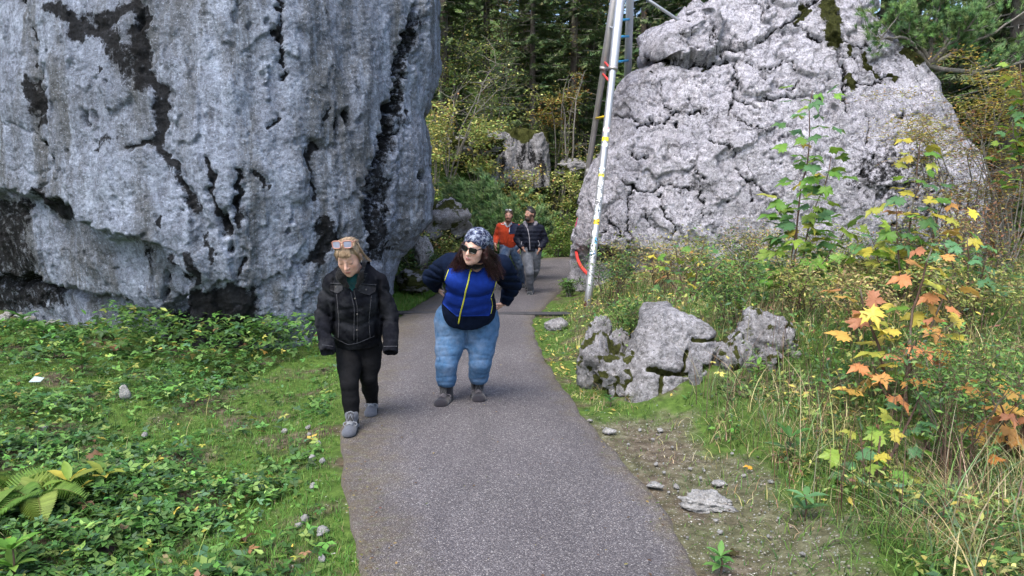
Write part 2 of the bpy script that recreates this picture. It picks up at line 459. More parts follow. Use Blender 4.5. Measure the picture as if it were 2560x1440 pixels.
def worley(p, seed=0):
    """F1, F2, random value of the nearest cell and vector to its point"""
    p = np.asarray(p, np.float32); sh = p.shape[:-1]; p = p.reshape(-1, 3)
    pi = np.floor(p).astype(np.int32); f = p - pi
    F1 = np.full(len(p), 9., np.float32); F2 = F1.copy(); R_ = np.zeros(len(p), np.float32); D_ = np.zeros((len(p), 3), np.float32)
    for i in (-1, 0, 1):
        for j in (-1, 0, 1):
            for k in (-1, 0, 1):
                h = _perm[(_perm[(_perm[(pi[:, 0] + i + seed) & 255] + pi[:, 1] + j) & 255] + pi[:, 2] + k) & 255]
                q = np.stack([i + _perm[h + 1] / 255. - f[:, 0], j + _perm[h + 57] / 255. - f[:, 1], k + _perm[h + 131] / 255. - f[:, 2]], 1).astype(np.float32)
                d = np.sqrt((q * q).sum(1)); m = d < F1
                F2 = np.where(m, F1, np.minimum(F2, d)); R_ = np.where(m, h / 255., R_); D_ = np.where(m[:, None], q, D_); F1 = np.where(m, d, F1)
    return F1.reshape(sh), F2.reshape(sh), R_.reshape(sh), D_.reshape(sh + (3,))
def facets(g, sc, warp, amp, tilt, seed=0):
    """broken angular blocks: each cell stands a little proud or back and is tilted"""
    w = np.stack([fbm(g * sc * 1.7 + 11, 3), fbm(g * sc * 1.7 + 47, 3), fbm(g * sc * 1.7 + 83, 3)], -1) * warp
    F1, F2, r, dv = worley(g * sc + w, seed)
    ang = r * 40.0
    return amp * (r - .5) * 2 + tilt * (dv[..., 0] * np.sin(ang) + dv[..., 2] * np.cos(ang)), F2 - F1

def field(u, v, items, soft=10.0):
    """max over stroke / polygon masks given in photograph pixels"""
    s = np.zeros(u.shape, np.float32)
    for it in items:
        k = it.get('k', 1.0)
        if 'line' in it:
            d = seg_dist(u, v, it['line']); s = np.maximum(s, k * np.clip(1.25 - d / ((1.5 if it['w'] > 12 else 1.1) * it['w']), 0, 1))
        else:
            d = poly_sd(u, v, it['poly']); s = np.maximum(s, k * np.clip(.5 + d / it.get('soft', soft), 0, 1))
    return s

def left_boulder():
    # right-hand outline, from the photograph, at the corner's distance
    sil = [(1083, -60), (1083, 0), (1080, 110), (1066, 190), (1046, 270), (1066, 350), (1071, 480), (1062, 550), (1022, 600), (992, 650), (975, 690), (965, 740), (960, 790)]
    pz = np.array([P(a, b, 10.45) for a, b in sil])[::-1]
    xr = lambda z: np.interp(z, pz[:, 2], pz[:, 0]) - 0.25 * np.maximum(z - 4.9, 0) ** 1.3
    xl = lambda z: -13.0 + 0 * z
    def yf(x, z):
        y = np.interp(x, [-13, -9, -7.2, -5.6, -4.4, -3.3, -2.6, -2.0, -1.5, -1.1], [12.6, 10.9, 9.7, 8.75, 8.35, 8.35, 8.75, 9.4, 10.05, 10.5])
        lean = np.interp(z, [-.4, 0, .5, 1.1, 2, 3, 4.6, 6.5], [.35, .30, .12, 0, -.05, 0, .25, 1.2])
        return y + lean
    zs = np.concatenate([np.arange(-.35, 4.75, .0172), np.linspace(4.8, 6.6, 26)])
    g, nf = loft_rock(zs, xl, xr, yf, 4.0, .0172, (-7.6, 1), edge_r=.06, rnd_r=.75)
    # soften the kinks of the plan and profile
    for _ in range(14): g[:, 2:nf - 2] = .25 * g[:, 1:nf - 3] + .5 * g[:, 2:nf - 2] + .25 * g[:, 3:nf - 1]
    nrm = grid_normals(g)
    u, v = proj(g); front = np.zeros(g.shape[:2]); front[:, :nf] = 1
    wn_ = np.stack([fbm(g * 2.2, 4), fbm(g * 2.2 + 31, 4)], -1)
    wn2 = np.stack([fbm(g * 9 + 3, 3), fbm(g * 9 + 71, 3)], -1)
    uw, vw = u + wn_[..., 0] * 20 + wn2[..., 0] * 11, v + wn_[..., 1] * 20 + wn2[..., 1] * 11
    st = g * np.array([1, 1, .16])
    d = .10 * fbm(g * .75 + 3, 3) + .045 * fbm(st * 1.5, 4) + .016 * fbm(st * 5 + 7, 4) + .010 * fbm(g * 4, 6, .66) + .006 * ridged(g * 14, 4)
    fa, _ = facets(g * np.array([1, 1, .6]), 1.5, .5, .018, .035); fb, _ = facets(g, 6.0, .5, .004, .009, 7)
    d = d + fa + fb
    pit = np.clip(fbm(g * np.array([3.4, 3.4, 1.6]) + 50, 3) - .60, 0, 1)
    d -= .5 * pit
    F = []   # (mask, depth) relief
    def poly(pts, dep, soft=14): F.append((np.clip(.5 + poly_sd(uw, vw, pts) / soft, 0, 1), dep))
    def line(pts, w, dep): F.append((np.exp(-(seg_dist(uw, vw, pts) / w) ** 2), dep))
    # hollow under the overhang at lower left and the undercut at the ground
    poly([(-400, 470), (20, 480), (130, 492), (175, 540), (260, 590), (330, 598), (400, 615), (440, 660), (470, 705), (440, 760), (330, 800), (200, 770), (80, 740), (-400, 700)], -.26, 22)
    poly([(-400, 500), (30, 505), (60, 640), (80, 760), (-400, 800)], -.14, 40)
    poly([(-400, 690), (60, 700), (170, 752), (330, 802), (410, 775), (450, 750), (470, 800), (460, 960), (300, 960), (-400, 960)], -.40, 24)
    poly([(450, 740), (560, 700), (640, 715), (665, 790), (690, 850), (650, 960), (440, 960)], -.16, 30)
    # swell above the overhang
    F.append((np.exp(-(seg_dist(uw, vw, [(60, 470), (220, 540), (380, 580), (470, 640)]) / 60) ** 2), .16))
    F.append((np.exp(-(seg_dist(uw, vw, [(120, 690), (330, 740), (420, 740)]) / 45) ** 2), .12))
    # block edges on the left
    line([(60, -20), (90, 110), (98, 260), (72, 330), (120, 400), (95, 470)], 9, -.24)
    line([(0, 300), (40, 320), (75, 335)], 5, -.1); line([(0, 120), (45, 150), (88, 120)], 5, -.09); line([(10, 420), (75, 430), (115, 405)], 6, -.1)
    poly([(-400, -20), (60, -20), (88, 110), (95, 260), (70, 330), (110, 400), (90, 470), (-400, 470)], -.14, 10)
    # groove with the dark seep, upper middle
    line([(345, -20), (365, 60), (360, 150), (400, 240), (412, 340), (440, 440), (470, 510)], 22, -.22)
    line([(330, -10), (300, 60), (230, 60)], 14, -.09)
    line([(690, -20), (697, 95), (704, 150), (712, 205)], 5, -.2); line([(690, 70), (700, 100)], 11, -.14)
    line([(530, 390), (545, 450), (535, 500), (550, 550)], 9, -.2); line([(594, 420), (598, 470), (605, 545)], 7, -.2)
    line([(812, 260), (808, 300)], 8, -.12); line([(790, 350), (780, 400), (790, 440), (775, 490), (800, 500)], 11, -.2); line([(770, 350), (830, 360)], 8, -.1)
    line([(665, 320), (690, 285)], 8, -.16); line([(640, 430), (668, 450)], 7, -.12); line([(330, 362), (385, 360)], 9, -.16)
    line([(440, 450), (500, 520), (520, 600), (540, 690)], 14, -.16); line([(598, 640), (603, 680)], 7, -.12); line([(410, 550), (415, 570)], 5, -.08)
    line([(790, 570), (830, 600), (800, 640)], 13, -.14)
    # deep cleft between the face and the slab at the corner
    line([(1046, -20), (1020, 60), (1004, 170), (990, 260), (985, 330)], 9, -.62)
    line([(985, 330), (950, 430), (938, 530), (930, 640)], 10, -.32)
    poly([(990, 330), (1012, 300), (985, 480), (985, 660), (925, 660), (938, 530), (955, 420)], -.16, 12)
    line([(1055, 0), (1050, 90), (1035, 160)], 7, -.18); line([(1020, 380), (1010, 470), (1012, 560), (985, 640)], 5, -.14)
    line([(1010, 470), (1040, 500), (1060, 495)], 4, -.08)
    for mk, dep in F: d = d + mk * dep * front * (.32 if abs(dep) < .25 else .8)
    S = [dict(line=[(1046, -20), (1020, 60), (1004, 170), (990, 260)], w=9), dict(line=[(340, -20), (365, 60), (350, 150), (395, 230), (412, 345)], w=15, k=.9), dict(line=[(235, 60), (290, 100), (330, 180), (360, 205)], w=30, k=.78), dict(line=[(165, 30), (205, 60), (210, 95)], w=20), dict(line=[(330, 20), (250, 50)], w=15),
         dict(line=[(62, -20), (92, 110), (98, 260), (72, 330), (122, 402)], w=8), dict(line=[(70, 200), (95, 300)], w=16, k=.85), dict(line=[(330, 362), (388, 358)], w=9), dict(line=[(245, 187), (252, 178)], w=8),
         dict(line=[(245, 370), (260, 360), (300, 350)], w=14, k=.55), dict(line=[(690, -20), (697, 95), (712, 205)], w=5), dict(line=[(690, 75), (700, 105)], w=12),
         dict(line=[(530, 392), (542, 450), (548, 550)], w=11), dict(line=[(594, 420), (605, 555)], w=8), dict(line=[(648, 430), (665, 460)], w=9), dict(line=[(662, 325), (690, 290)], w=8),
         dict(line=[(790, 355), (782, 420), (778, 500)], w=10, k=.95), dict(line=[(812, 262), (805, 300)], w=6), dict(line=[(400, 330), (430, 430), (470, 510), (500, 525)], w=14, k=.8),
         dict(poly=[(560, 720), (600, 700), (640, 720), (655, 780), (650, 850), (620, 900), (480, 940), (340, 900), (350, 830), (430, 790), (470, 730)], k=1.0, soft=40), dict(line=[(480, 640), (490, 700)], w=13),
         dict(poly=[(-300, 480), (30, 490), (25, 620), (70, 700), (110, 790), (-300, 860)], k=.7, soft=40), dict(line=[(90, 490), (130, 520)], w=24, k=.9),  # the polygon paints the shade of the cave at the base as black
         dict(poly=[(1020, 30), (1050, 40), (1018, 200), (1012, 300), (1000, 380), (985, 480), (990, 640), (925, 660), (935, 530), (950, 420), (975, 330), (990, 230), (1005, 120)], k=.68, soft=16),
         dict(line=[(800, 565), (835, 590), (800, 640), (785, 650)], w=22, k=.9), dict(line=[(600, 640), (604, 680)], w=9), dict(line=[(520, 590), (530, 650)], w=8, k=.7), dict(line=[(415, 545), (412, 570)], w=8, k=.8),
         dict(line=[(350, 620), (360, 680)], w=10, k=.6), dict(line=[(430, 640), (460, 690)], w=14, k=.7)]
    stain_shade = np.clip(field(uw, vw, S), 0, 1) * front
    stain_shade = np.maximum(stain_shade, np.clip(pit * 3, 0, .9) * front)
    drip_s = np.clip(fbm(st * 2.0 + 90, 4) - .42, 0, 1) * 1.1
    stain_shade = np.maximum(stain_shade, np.clip(drip_s, 0, .5))
    g = g + nrm * d[..., None]
    n0 = len(zs)
    g2 = close_top(g); pad = np.zeros((len(g2) - n0, g.shape[1]))
    me = make_mesh('boulder', g2.reshape(-1, 3), grid_faces(g2.shape[0], g2.shape[1], True), {'stain_shade': np.concatenate([stain_shade, pad]), 'moss': np.zeros(g2.shape[:2])})
    mat = rock_material('streaked_limestone', (.43, .495, .62), (.205, .232, .295), (.040, .043, .048), streak=1.1, speck=.75, warm=(.11, .112, .106))
    o = obj('boulder', me, mat)
    tag(o, 'huge overhanging grey limestone boulder with black streaks beside the grass', 'boulder', 'boulders of the rock gate')
left_boulder()

def right_boulder():
    Y0 = 12.6
    lft = [(1425, 740), (1436, 690), (1440, 620), (1452, 540), (1480, 440), (1512, 350), (1532, 280), (1542, 220), (1572, 185), (1600, 162), (1652, 156), (1648, 140), (1626, 126), (1634, 104), (1690, 82), (1740, 62), (1752, 20), (1810, -8), (1870, -22)]
    rgt = [(2490, 740), (2500, 600), (2495, 480), (2470, 380), (2430, 290), (2385, 230), (2368, 180), (2335, 130), (2290, 95), (2260, 50), (2235, 5), (2220, -22)]
    pl = np.array([P(a, b, 13.0) for a, b in lft]); pr = np.array([P(a, b, Y0) for a, b in rgt])
    xl = lambda z: np.interp(z, pl[:, 2], pl[:, 0]); xr = lambda z: np.interp(z, pr[:, 2], pr[:, 0])
    def yf(x, z):
        y = np.interp(x, [1, 1.6, 3, 5, 7, 9], [13.0, 12.75, 12.4, 12.1, 12.0, 12.4])
        return y + np.interp(z, [-.4, 0, 1.2, 2.5, 4, 5.4], [.5, .35, 0, 0, .35, .9])
    ztop = P(1900, -14, 13.0)[2]
    zs = np.arange(-.4, ztop, .0225)
    g, nf = loft_rock(zs, xl, xr, yf, 2.2, .0215, (0, 20), edge_l=.10, edge_r=.12, rnd_l=.8, rnd_r=.9)
    for _ in range(5): g[1:-1] = .25 * g[:-2] + .5 * g[1:-1] + .25 * g[2:]
    nrm = grid_normals(g); u, v = proj(g); front = np.zeros(g.shape[:2]); front[:, :nf] = 1
    wn_ = np.stack([fbm(g * 2.5, 4), fbm(g * 2.5 + 31, 4)], -1)
    wn2 = np.stack([fbm(g * 9 + 3, 3), fbm(g * 9 + 71, 3)], -1)
    uw, vw = u + wn_[..., 0] * 16 + wn2[..., 0] * 7, v + wn_[..., 1] * 16 + wn2[..., 1] * 7
    d = .06 * fbm(g * .8 + 3, 3) + .014 * fbm(g * 2.1 + 5, 4) + .006 * ridged(g * 5, 4) + .008 * fbm(g * 9, 4, .65)
    fa, ea = facets(g, 1.1, .28, .032, .085, 3); fb, eb = facets(g, 3.1, .3, .010, .034, 9)
    d = d + fa + fb - .022 * np.clip(1 - ea / .03, 0, 1) * (fbm(g * .9 + 61, 2) > -.05)
    C = [([(1648, 141), (1692, 151), (1735, 160), (1770, 155), (1837, 155)], 9, -.34), ([(1690, 70), (1705, 110), (1740, 140)], 3, -.1), ([(1700, 90), (1760, 100), (1800, 125)], 3, -.10), ([(1760, 63), (1784, 107), (1803, 126), (1800, 150)], 4, -.16),
         ([(1906, 49), (1930, 68), (1915, 97), (1867, 117), (1803, 131)], 4, -.16), ([(1930, 68), (1983, 63), (2003, 29)], 4, -.14), ([(1906, 49), (1900, 0)], 3, -.1), ([(2003, 29), (2040, 0)], 4, -.14),
         ([(1531, 294), (1580, 304), (1614, 311), (1662, 292), (1711, 282), (1760, 292)], 4, -.18), ([(1662, 262), (1692, 282)], 3, -.12), ([(1891, 238), (1925, 253), (1969, 238), (2022, 238), (2061, 253)], 4.5, -.2), ([(1944, 214), (1974, 219), (2012, 204)], 3.5, -.14),
         ([(1837, 253), (1900, 277)], 3.5, -.14), ([(1828, 170), (1837, 204), (1832, 253), (1823, 301)], 3.5, -.15), ([(2095, 112), (2105, 146), (2100, 204), (2119, 262), (2115, 287)], 5, -.2), ([(2168, 287), (2173, 360)], 4, -.12),
         ([(1575, 384), (1590, 394), (1614, 394)], 5, -.16), ([(1769, 350), (1828, 365), (1832, 389)], 3, -.12), ([(1837, 423), (1867, 433), (1900, 471), (1935, 486), (1954, 544)], 4, -.16), ([(1546, 452), (1575, 476), (1565, 535), (1580, 608)], 4, -.16),
         ([(1507, 549), (1546, 574), (1575, 622)], 4, -.15), ([(1662, 486), (1667, 544), (1682, 588)], 4, -.12), ([(1575, 476), (1633, 486), (1672, 457), (1716, 471)], 3.5, -.13), ([(2105, 146), (2150, 150), (2200, 190), (2260, 200)], 4, -.12),
         ([(2120, 215), (2180, 215), (2240, 190)], 4, -.12), ([(1600, 160), (1640, 200), (1650, 240)], 3, -.05), ([(2200, 40), (2180, 90), (2160, 130), (2095, 112)], 4, -.1), ([(1983, 63), (2060, 110), (2095, 112)], 5, -.13),
         ([(1850, 300), (1900, 330), (1930, 380)], 3, -.07), ([(1730, 420), (1760, 470), (1750, 540)], 3, -.08), ([(1837, 155), (1880, 170), (1960, 165), (2000, 180)], 3.5, -.12), ([(1480, 640), (1540, 660), (1560, 690)], 16, -.3), ([(1610, 520), (1640, 560)], 3, -.08)]
    stain_shade = np.zeros(g.shape[:2])
    for pts, w, dep in C:
        sdst = seg_dist(uw, vw, pts)
        d = d + np.exp(-(sdst / (w * .62)) ** 2) * dep * .6 * front
        stain_shade = np.maximum(stain_shade, np.clip(1.1 - sdst / (w * .85), 0, 1) * front)
    # top slabs jut out over the ledge
    d = d + np.clip(.5 + poly_sd(uw, vw, [(1600, 60), (1790, 40), (1800, 128), (1760, 150), (1690, 148), (1600, 130)]) / 8, 0, 1) * .28 * front
    d = d + np.clip(.5 + poly_sd(uw, vw, [(1740, -60), (2260, -60), (2100, 110), (1930, 70), (1915, 97), (1803, 131)]) / 12, 0, 1) * .10 * front
    d = d - np.clip(.5 + poly_sd(uw, vw, [(1380, 640), (1500, 625), (1640, 650), (1700, 700), (1800, 860), (1380, 860)]) / 30, 0, 1) * .25 * front
    pit = np.clip(fbm(g * 5.3 + 50, 3) - .66, 0, 1); d -= .35 * pit
    stain_shade = np.maximum(stain_shade, np.clip(pit * 3.2, 0, .9))
    stain_shade = np.maximum(stain_shade, np.clip(fbm(g * 1.1 + 77, 4) * .6, 0, .36))
    S = [dict(poly=[(2150, 380), (2200, 360), (2300, 350), (2420, 420), (2480, 560), (2480, 700), (2200, 700), (2240, 540), (2100, 480)], k=.55, soft=60), dict(line=[(1480, 640), (1530, 660), (1550, 700)], w=26, k=.8)]
    stain_shade = np.maximum(stain_shade, field(uw, vw, S) * front)
    M = [dict(line=[(2060, 25), (2075, 60), (2085, 105)], w=22), dict(line=[(2110, 190), (2130, 215)], w=12), dict(line=[(2165, 150), (2200, 185)], w=10), dict(line=[(2230, 190), (2245, 195)], w=10), dict(line=[(2280, 120), (2295, 140)], w=14), dict(line=[(2125, 140), (2132, 132)], w=8),
         dict(line=[(2190, 0), (2215, 30)], w=12), dict(line=[(1648, 150), (1700, 160)], w=7, k=.7), dict(line=[(1750, 160), (1837, 160)], w=6, k=.7), dict(line=[(2003, 29), (1995, 60)], w=9)]
    moss = field(uw, vw, M) * front
    g = g + nrm * d[..., None]
    n0 = len(g); g2 = close_top(g); pad = np.zeros((len(g2) - n0, g.shape[1]))
    me = make_mesh('boulder', g2.reshape(-1, 3), grid_faces(g2.shape[0], g2.shape[1], True), {'stain_shade': np.concatenate([stain_shade, pad]), 'moss': np.concatenate([moss, pad + .6])})
    mat = rock_material('cracked_limestone', (.78, .765, .85), (.43, .42, .475), (.055, .052, .06), streak=.25, speck=1.0, cell=.9, warm=(.36, .33, .31))
    o = obj('boulder', me, mat)
    tag(o, 'pale cracked limestone boulder behind the metal tripod and the maple saplings', 'boulder', 'boulders of the rock gate')
    return mat
ROCK2 = right_boulder()

# ------------------------------------------------------------------ metal tripod
def metal(name, col, rough, metallic=.9, dirt=.25):
    m = NM(name); co = m.coord()
    n = m.noise(m.coord((1, 1, .25)), 14, 6, .65)
    c = m.mix(m.math('MULTIPLY', m.ramp(n, (.45, 0.0), (.7, 1.0)), dirt), col, tuple(a * .45 for a in col))
    r = m.math('ADD', rough, m.math('MULTIPLY', n, .2))
    return m.principled(c, r, m.bump(m.noise(co, 60, 3), .15, .003), .5, Metallic=metallic)
ALU = metal('weathered_aluminium', (.42, .43, .45), .45, .8)
ALU_DULL = metal('dull_aluminium', (.40, .38, .37), .45, .8, .5)
def paint(name, col, rough=.45, wear=.15):
    m = NM(name); n = m.noise(m.coord(), 40, 5, .65)
    c = m.mix(m.math('MULTIPLY', m.ramp(n, (.5, 0.0), (.7, 1.0)), wear), col, tuple(a * .5 for a in col))
    return m.principled(c, rough, None, .4)
PAINT = dict(blue=paint('blue_paint', (.02, .28, .55)), red=paint('red_paint', (.62, .05, .04)), yellow=paint('yellow_paint', (.75, .52, .02)), grey=paint('grey_paint', (.35, .37, .4)))
def build_tripod():
    apex = P(1585, -320, 13.0)
    fa = G(1465, 790) + [0, 0, -.06]; fb = G(1425, 712) + [0, 0, -.06]
    c1 = P(1569, 200, 15.4); fc = apex + (c1 - apex) * ((apex[2] + .2) / (apex[2] - c1[2]))
    root = empty('metal_tripod', (fa[0], fa[1], 0))
    tag(root, 'tall tripod of aluminium tubes with coloured rungs beside the pale boulder', 'sculpture')
    off = -np.array([fa[0], fa[1], 0])
    legs = []
    for foot, mat, zj in ((fa, ALU, P(1530, 165, 11.6)[2]), (fb, ALU_DULL, P(1512, 175, 14)[2]), (fc, ALU, 4.2)):
        k = (zj - foot[2]) / (apex[2] - foot[2]); j = foot + (apex - foot) * k
        d = (apex - foot) / np.linalg.norm(apex - foot)
        pts = [foot, foot + d * .6, j - d * .02, j, j + d * .06, apex]
        V, F = tube(np.array(pts) + off, [.060, .060, .060, .064, .077, .077], 28)
        o = obj('leg', make_mesh('leg', V, F), mat, root)
        Vc, Fc = tube(np.array([j - d * .015, j + d * .05]) + off, [.081, .081], 28); obj('collar', make_mesh('collar', Vc, Fc), ALU_DULL, o)
        legs.append((o, foot, d))
    def at_v(leg, v):      # point on a leg's axis seen at pixel row v
        _, f, d = legs[leg]; L = np.linalg.norm(apex - f)
        t = np.linspace(0, L, 800); pts = f + d * t[:, None]; vv = proj(pts)[1]
        return pts[np.argmin(np.abs(vv - v))]
    for a, va, b, vb, c in ((0, 50, 2, 49, 'blue'), (0, 92, 2, 91, 'blue'), (0, 156, 2, 152, 'blue'), (1, 155, 0, 176, 'red'), (1, 184, 0, 208, 'red'), (1, 296, 0, 290, 'yellow'), (1, 68, 0, 74, 'grey'), (0, -60, 2, -62, 'blue'), (1, -40, 0, -30, 'red'), (1, -150, 0, -140, 'yellow'), (0, -170, 2, -172, 'blue')):
        p, q = at_v(a, va), at_v(b, vb)
        V, F = tube(np.array([p, p * .5 + q * .5, q]) + off, .021, 12)
        obj('rung', make_mesh('rung', V, F), PAINT[c], root)
    # bowed red rung between the two front feet
    p, q = at_v(1, 592), at_v(0, 690)
    m1, m2 = P(1436, 628, 14.2), P(1444, 668, 12.4)
    t = np.linspace(0, 1, 24)[:, None]
    cv = (1 - t) ** 3 * p + 3 * t * (1 - t) ** 2 * (m1 * 1.0 + (m1 - p) * .15) + 3 * t * t * (1 - t) * m2 + t ** 3 * q
    V, F = tube(cv + off, .030, 14); obj('bowed_rung', make_mesh('bowed_rung', V, F), PAINT['red'], root)
    # brace running from the apex side down onto the boulder
    V, F = tube(np.array([P(1612, -6, 13.2) + (P(1612, -6, 13.2) - P(1716, 64, 12.9)) * 2.0, P(1722, 68, 12.9)]) + off, .028, 14)
    obj('brace', make_mesh('brace', V, F), ALU, root)
    # stickers wrapped on the tubes
    leg, f, d = legs[0]
    cmat = {}
    def stmat(c, c2):
        if (c, c2) not in cmat:
            m = NM('sticker_print'); co = m.coord()
            k = m.ramp(m.noise(co, 38, 2, .5), (.53, 0.0), (.56, 1.0)); cmat[(c, c2)] = m.principled(m.mix(k, c, c2), .4, None, .4)
        return cmat[(c, c2)]
    W = (.78, .8, .82); 
    ax = np.cross(d, [0, 0, 1.0]); ax /= np.linalg.norm(ax); bx = np.cross(ax, d)
    def patch(li, v, h, half, yaw, mat, rnd=False, r=None):
        lg, f0, d0 = legs[li]; c = at_v(li, v)
        b0 = np.array([0, 0, CAMH]) - c; b0 = b0 - d0 * (b0 @ d0); b0 /= np.linalg.norm(b0); a0 = np.cross(d0, b0)
        if r is None: r = .0612
        out = []; n = 14
        for s in np.linspace(-1, 1, 9 if rnd else 3):
            hw = half * (math.sqrt(max(0, 1 - s * s)) if rnd else 1) + 1e-4
            for th in np.linspace(-hw, hw, n):
                g = th + yaw
                out.append(c + d0 * s * h / 2 + r * (a0 * math.sin(g) + b0 * math.cos(g)))
        ns = 9 if rnd else 3
        V = np.array(out) + off
        obj('sticker', make_mesh('sticker', V, grid_faces(ns, n)), mat, lg)
    face = 0.0
    for v, h, half, yaw, c, c2, rnd in ((328, .11, 1.0, 0, W, (.55, .1, .12), True), (350, .07, 1.0, 0, (.8, .66, .02), (.7, .55, .02), False), (365, .08, .9, 0, W, (.15, .18, .2), True), (425, .09, .9, -.1, W, (.05, .15, .35), True), (440, .05, .8, 0, (.75, .66, .05), (.03, .03, .03), False), (458, .08, .7, .1, W, (.3, .3, .3), False),
                                       (472, .09, .9, 0, (.4, .42, .44), (.12, .12, .13), False), (490, .06, .6, .2, W, (.3, .3, .3), False), (508, .10, .8, -.2, (.1, .1, .11), W, False), (526, .10, .9, 0, (.5, .55, .6), (.06, .07, .08), True), (545, .09, .7, -.3, (.35, .6, .72), W, True), (556, .09, .8, 0, (.85, .55, .02), (.03, .02, .01), False),
                                       (585, .09, .5, -.3, W, (.1, .1, .1), False), (603, .10, .4, .4, (.1, .35, .55), (.02, .03, .04), False), (620, .12, .5, -.3, W, (.05, .05, .06), False), (636, .10, .9, -.2, (.12, .2, .38), W, True), (662, .05, 1.1, 0, (.2, .2, .21), (.3, .3, .3), False), (775, .012, 1.3, 0, (.3, .3, .3), (.2, .2, .2), False)):
        patch(0, v, h, half, yaw, stmat(c, c2), rnd)
    for v, h, half, yaw, c, c2, rnd in ((425, .09, .8, 0, (.5, .5, .5), (.3, .28, .27), True), (491, .13, .9, 0, (.35, .5, .65), (.08, .1, .14), False), (450, .10, .4, -.6, W, (.5, .5, .55), False)):
        patch(1, v, h, half, yaw, stmat(c, c2), rnd)
    # dark tear in the foot of the front leg
    patch(0, 762, .10, .55, -.75, stmat((.05, .02, .012), (.16, .06, .03)), True, .0618)
build_tripod()

# ------------------------------------------------------------------ steel channel across the path
def build_channel():
    a, b = G(992, 786), G(1444, 789)
    root = empty('drain_channel', ((a + b) / 2)[:2].tolist() + [0.0])
    tag(root, 'dark steel rail lying across the path behind the walking women', 'drain')
    off = -np.array([(a[0] + b[0]) / 2, (a[1] + b[1]) / 2, 0])
    mat = metal('dark_steel', (.045, .045, .05), .6, .5, .5)
    for k, dy in enumerate((0, .11)):
        p, q = a + [0, dy, 0] + off, b + [0, dy, 0] + off
        x0, x1 = p[0], q[0]; y0 = p[1]
        prof = [(-.02, .0), (-.02, .036), (-.012, .042), (.012, .042), (.02, .036), (.02, .0)]
        V = [(x, y0 + py + (0 if x < 0 else q[1] - p[1]), pz) for x in np.linspace(x0, x1, 12) for py, pz in prof]
        obj('rail', make_mesh('rail', V, [grid_faces(12, 6, True)], smooth=False), mat, root)
    V = [(x, off[1] + a[1] + y, .031) for x in np.linspace(a[0] + off[0], b[0] + off[0], 6) for y in (.021, .089)]
    obj('channel_bed', make_mesh('channel_bed', V, grid_faces(6, 2)), mat, root)
build_channel()

# ------------------------------------------------------------------ rocks by the path
def ico_rock(seed, size, n=4, rough=.28, flat=1.0, cuts=5, mossk=.0):
    """a craggy stone: sphere grid, cut by planes, roughened; returns mesh data"""
    nr, nc = 10 * n, 18 * n
    th = np.linspace(0.02, math.pi - .02, nr); ph = np.linspace(0, 2 * math.pi, nc, endpoint=False)
    T, H = np.meshgrid(th, ph, indexing='ij')
    d = np.stack([np.sin(T) * np.cos(H), np.sin(T) * np.sin(H), -np.cos(T)], -1)
    rg = np.random.default_rng(seed); r = np.ones(T.shape)
    for _ in range(cuts):
        nn = rg.normal(size=3); nn /= np.linalg.norm(nn); k = rg.uniform(.55, .85)
        dt = d @ nn; r = np.where(dt > 0.05, np.minimum(r, k / np.maximum(dt, .05)), r)
    r = r * (1 + rough * .5 * fbm(d * 1.4 + seed, 3) + rough * .35 * ridged(d * 2.6 + seed * 1.7, 4) * .5 + rough * .25 * fbm(d * 9 + seed, 3))
    p = d * r[..., None] * np.array(size)
    moss = np.clip(mossk * (.5 + fbm(d * 2 + seed * 3.1, 3)), 0, 1)
    stain_shade = np.clip(.35 * fbm(d * 2.4 + 5 + seed, 3) + .12, 0, .6)
    return p.reshape(-1, 3), [grid_faces(nr, nc, True)], {'stain_shade': stain_shade, 'moss': moss}
ROCK3 = rock_material('mossy_limestone', (.36, .355, .375), (.20, .197, .205), (.045, .043, .041), streak=.15, speck=1.0, warm=(.33, .30, .25), bumpk=.5)
PALE = rock_material('pale_limestone', (.38, .375, .37), (.25, .245, .235), (.08, .076, .07), streak=.1, speck=.8, warm=(.42, .40, .36), bumpk=.3)
def rock(label, u, v, Y, size, seed, moss=.3, cat='rock', group=None, n=4, rough=.28, rotz=0.0, sink=.25, name='rock', cuts=5):
    p = P(u, v, Y) if Y else G(u, v)
    z = float(terrain(p[0], p[1]))
    V, F, A = ico_rock(seed, size, n, rough, mossk=moss, cuts=cuts)
    return tag(obj(name, make_mesh(name, V, F, A), PALE if name in ('stone', 'pebble') else ROCK3, loc=(p[0], p[1], z + size[2] * (1 - 2 * sink) if Y is None or True else p[2]), rot=(0, 0, rotz)), label, cat, group)

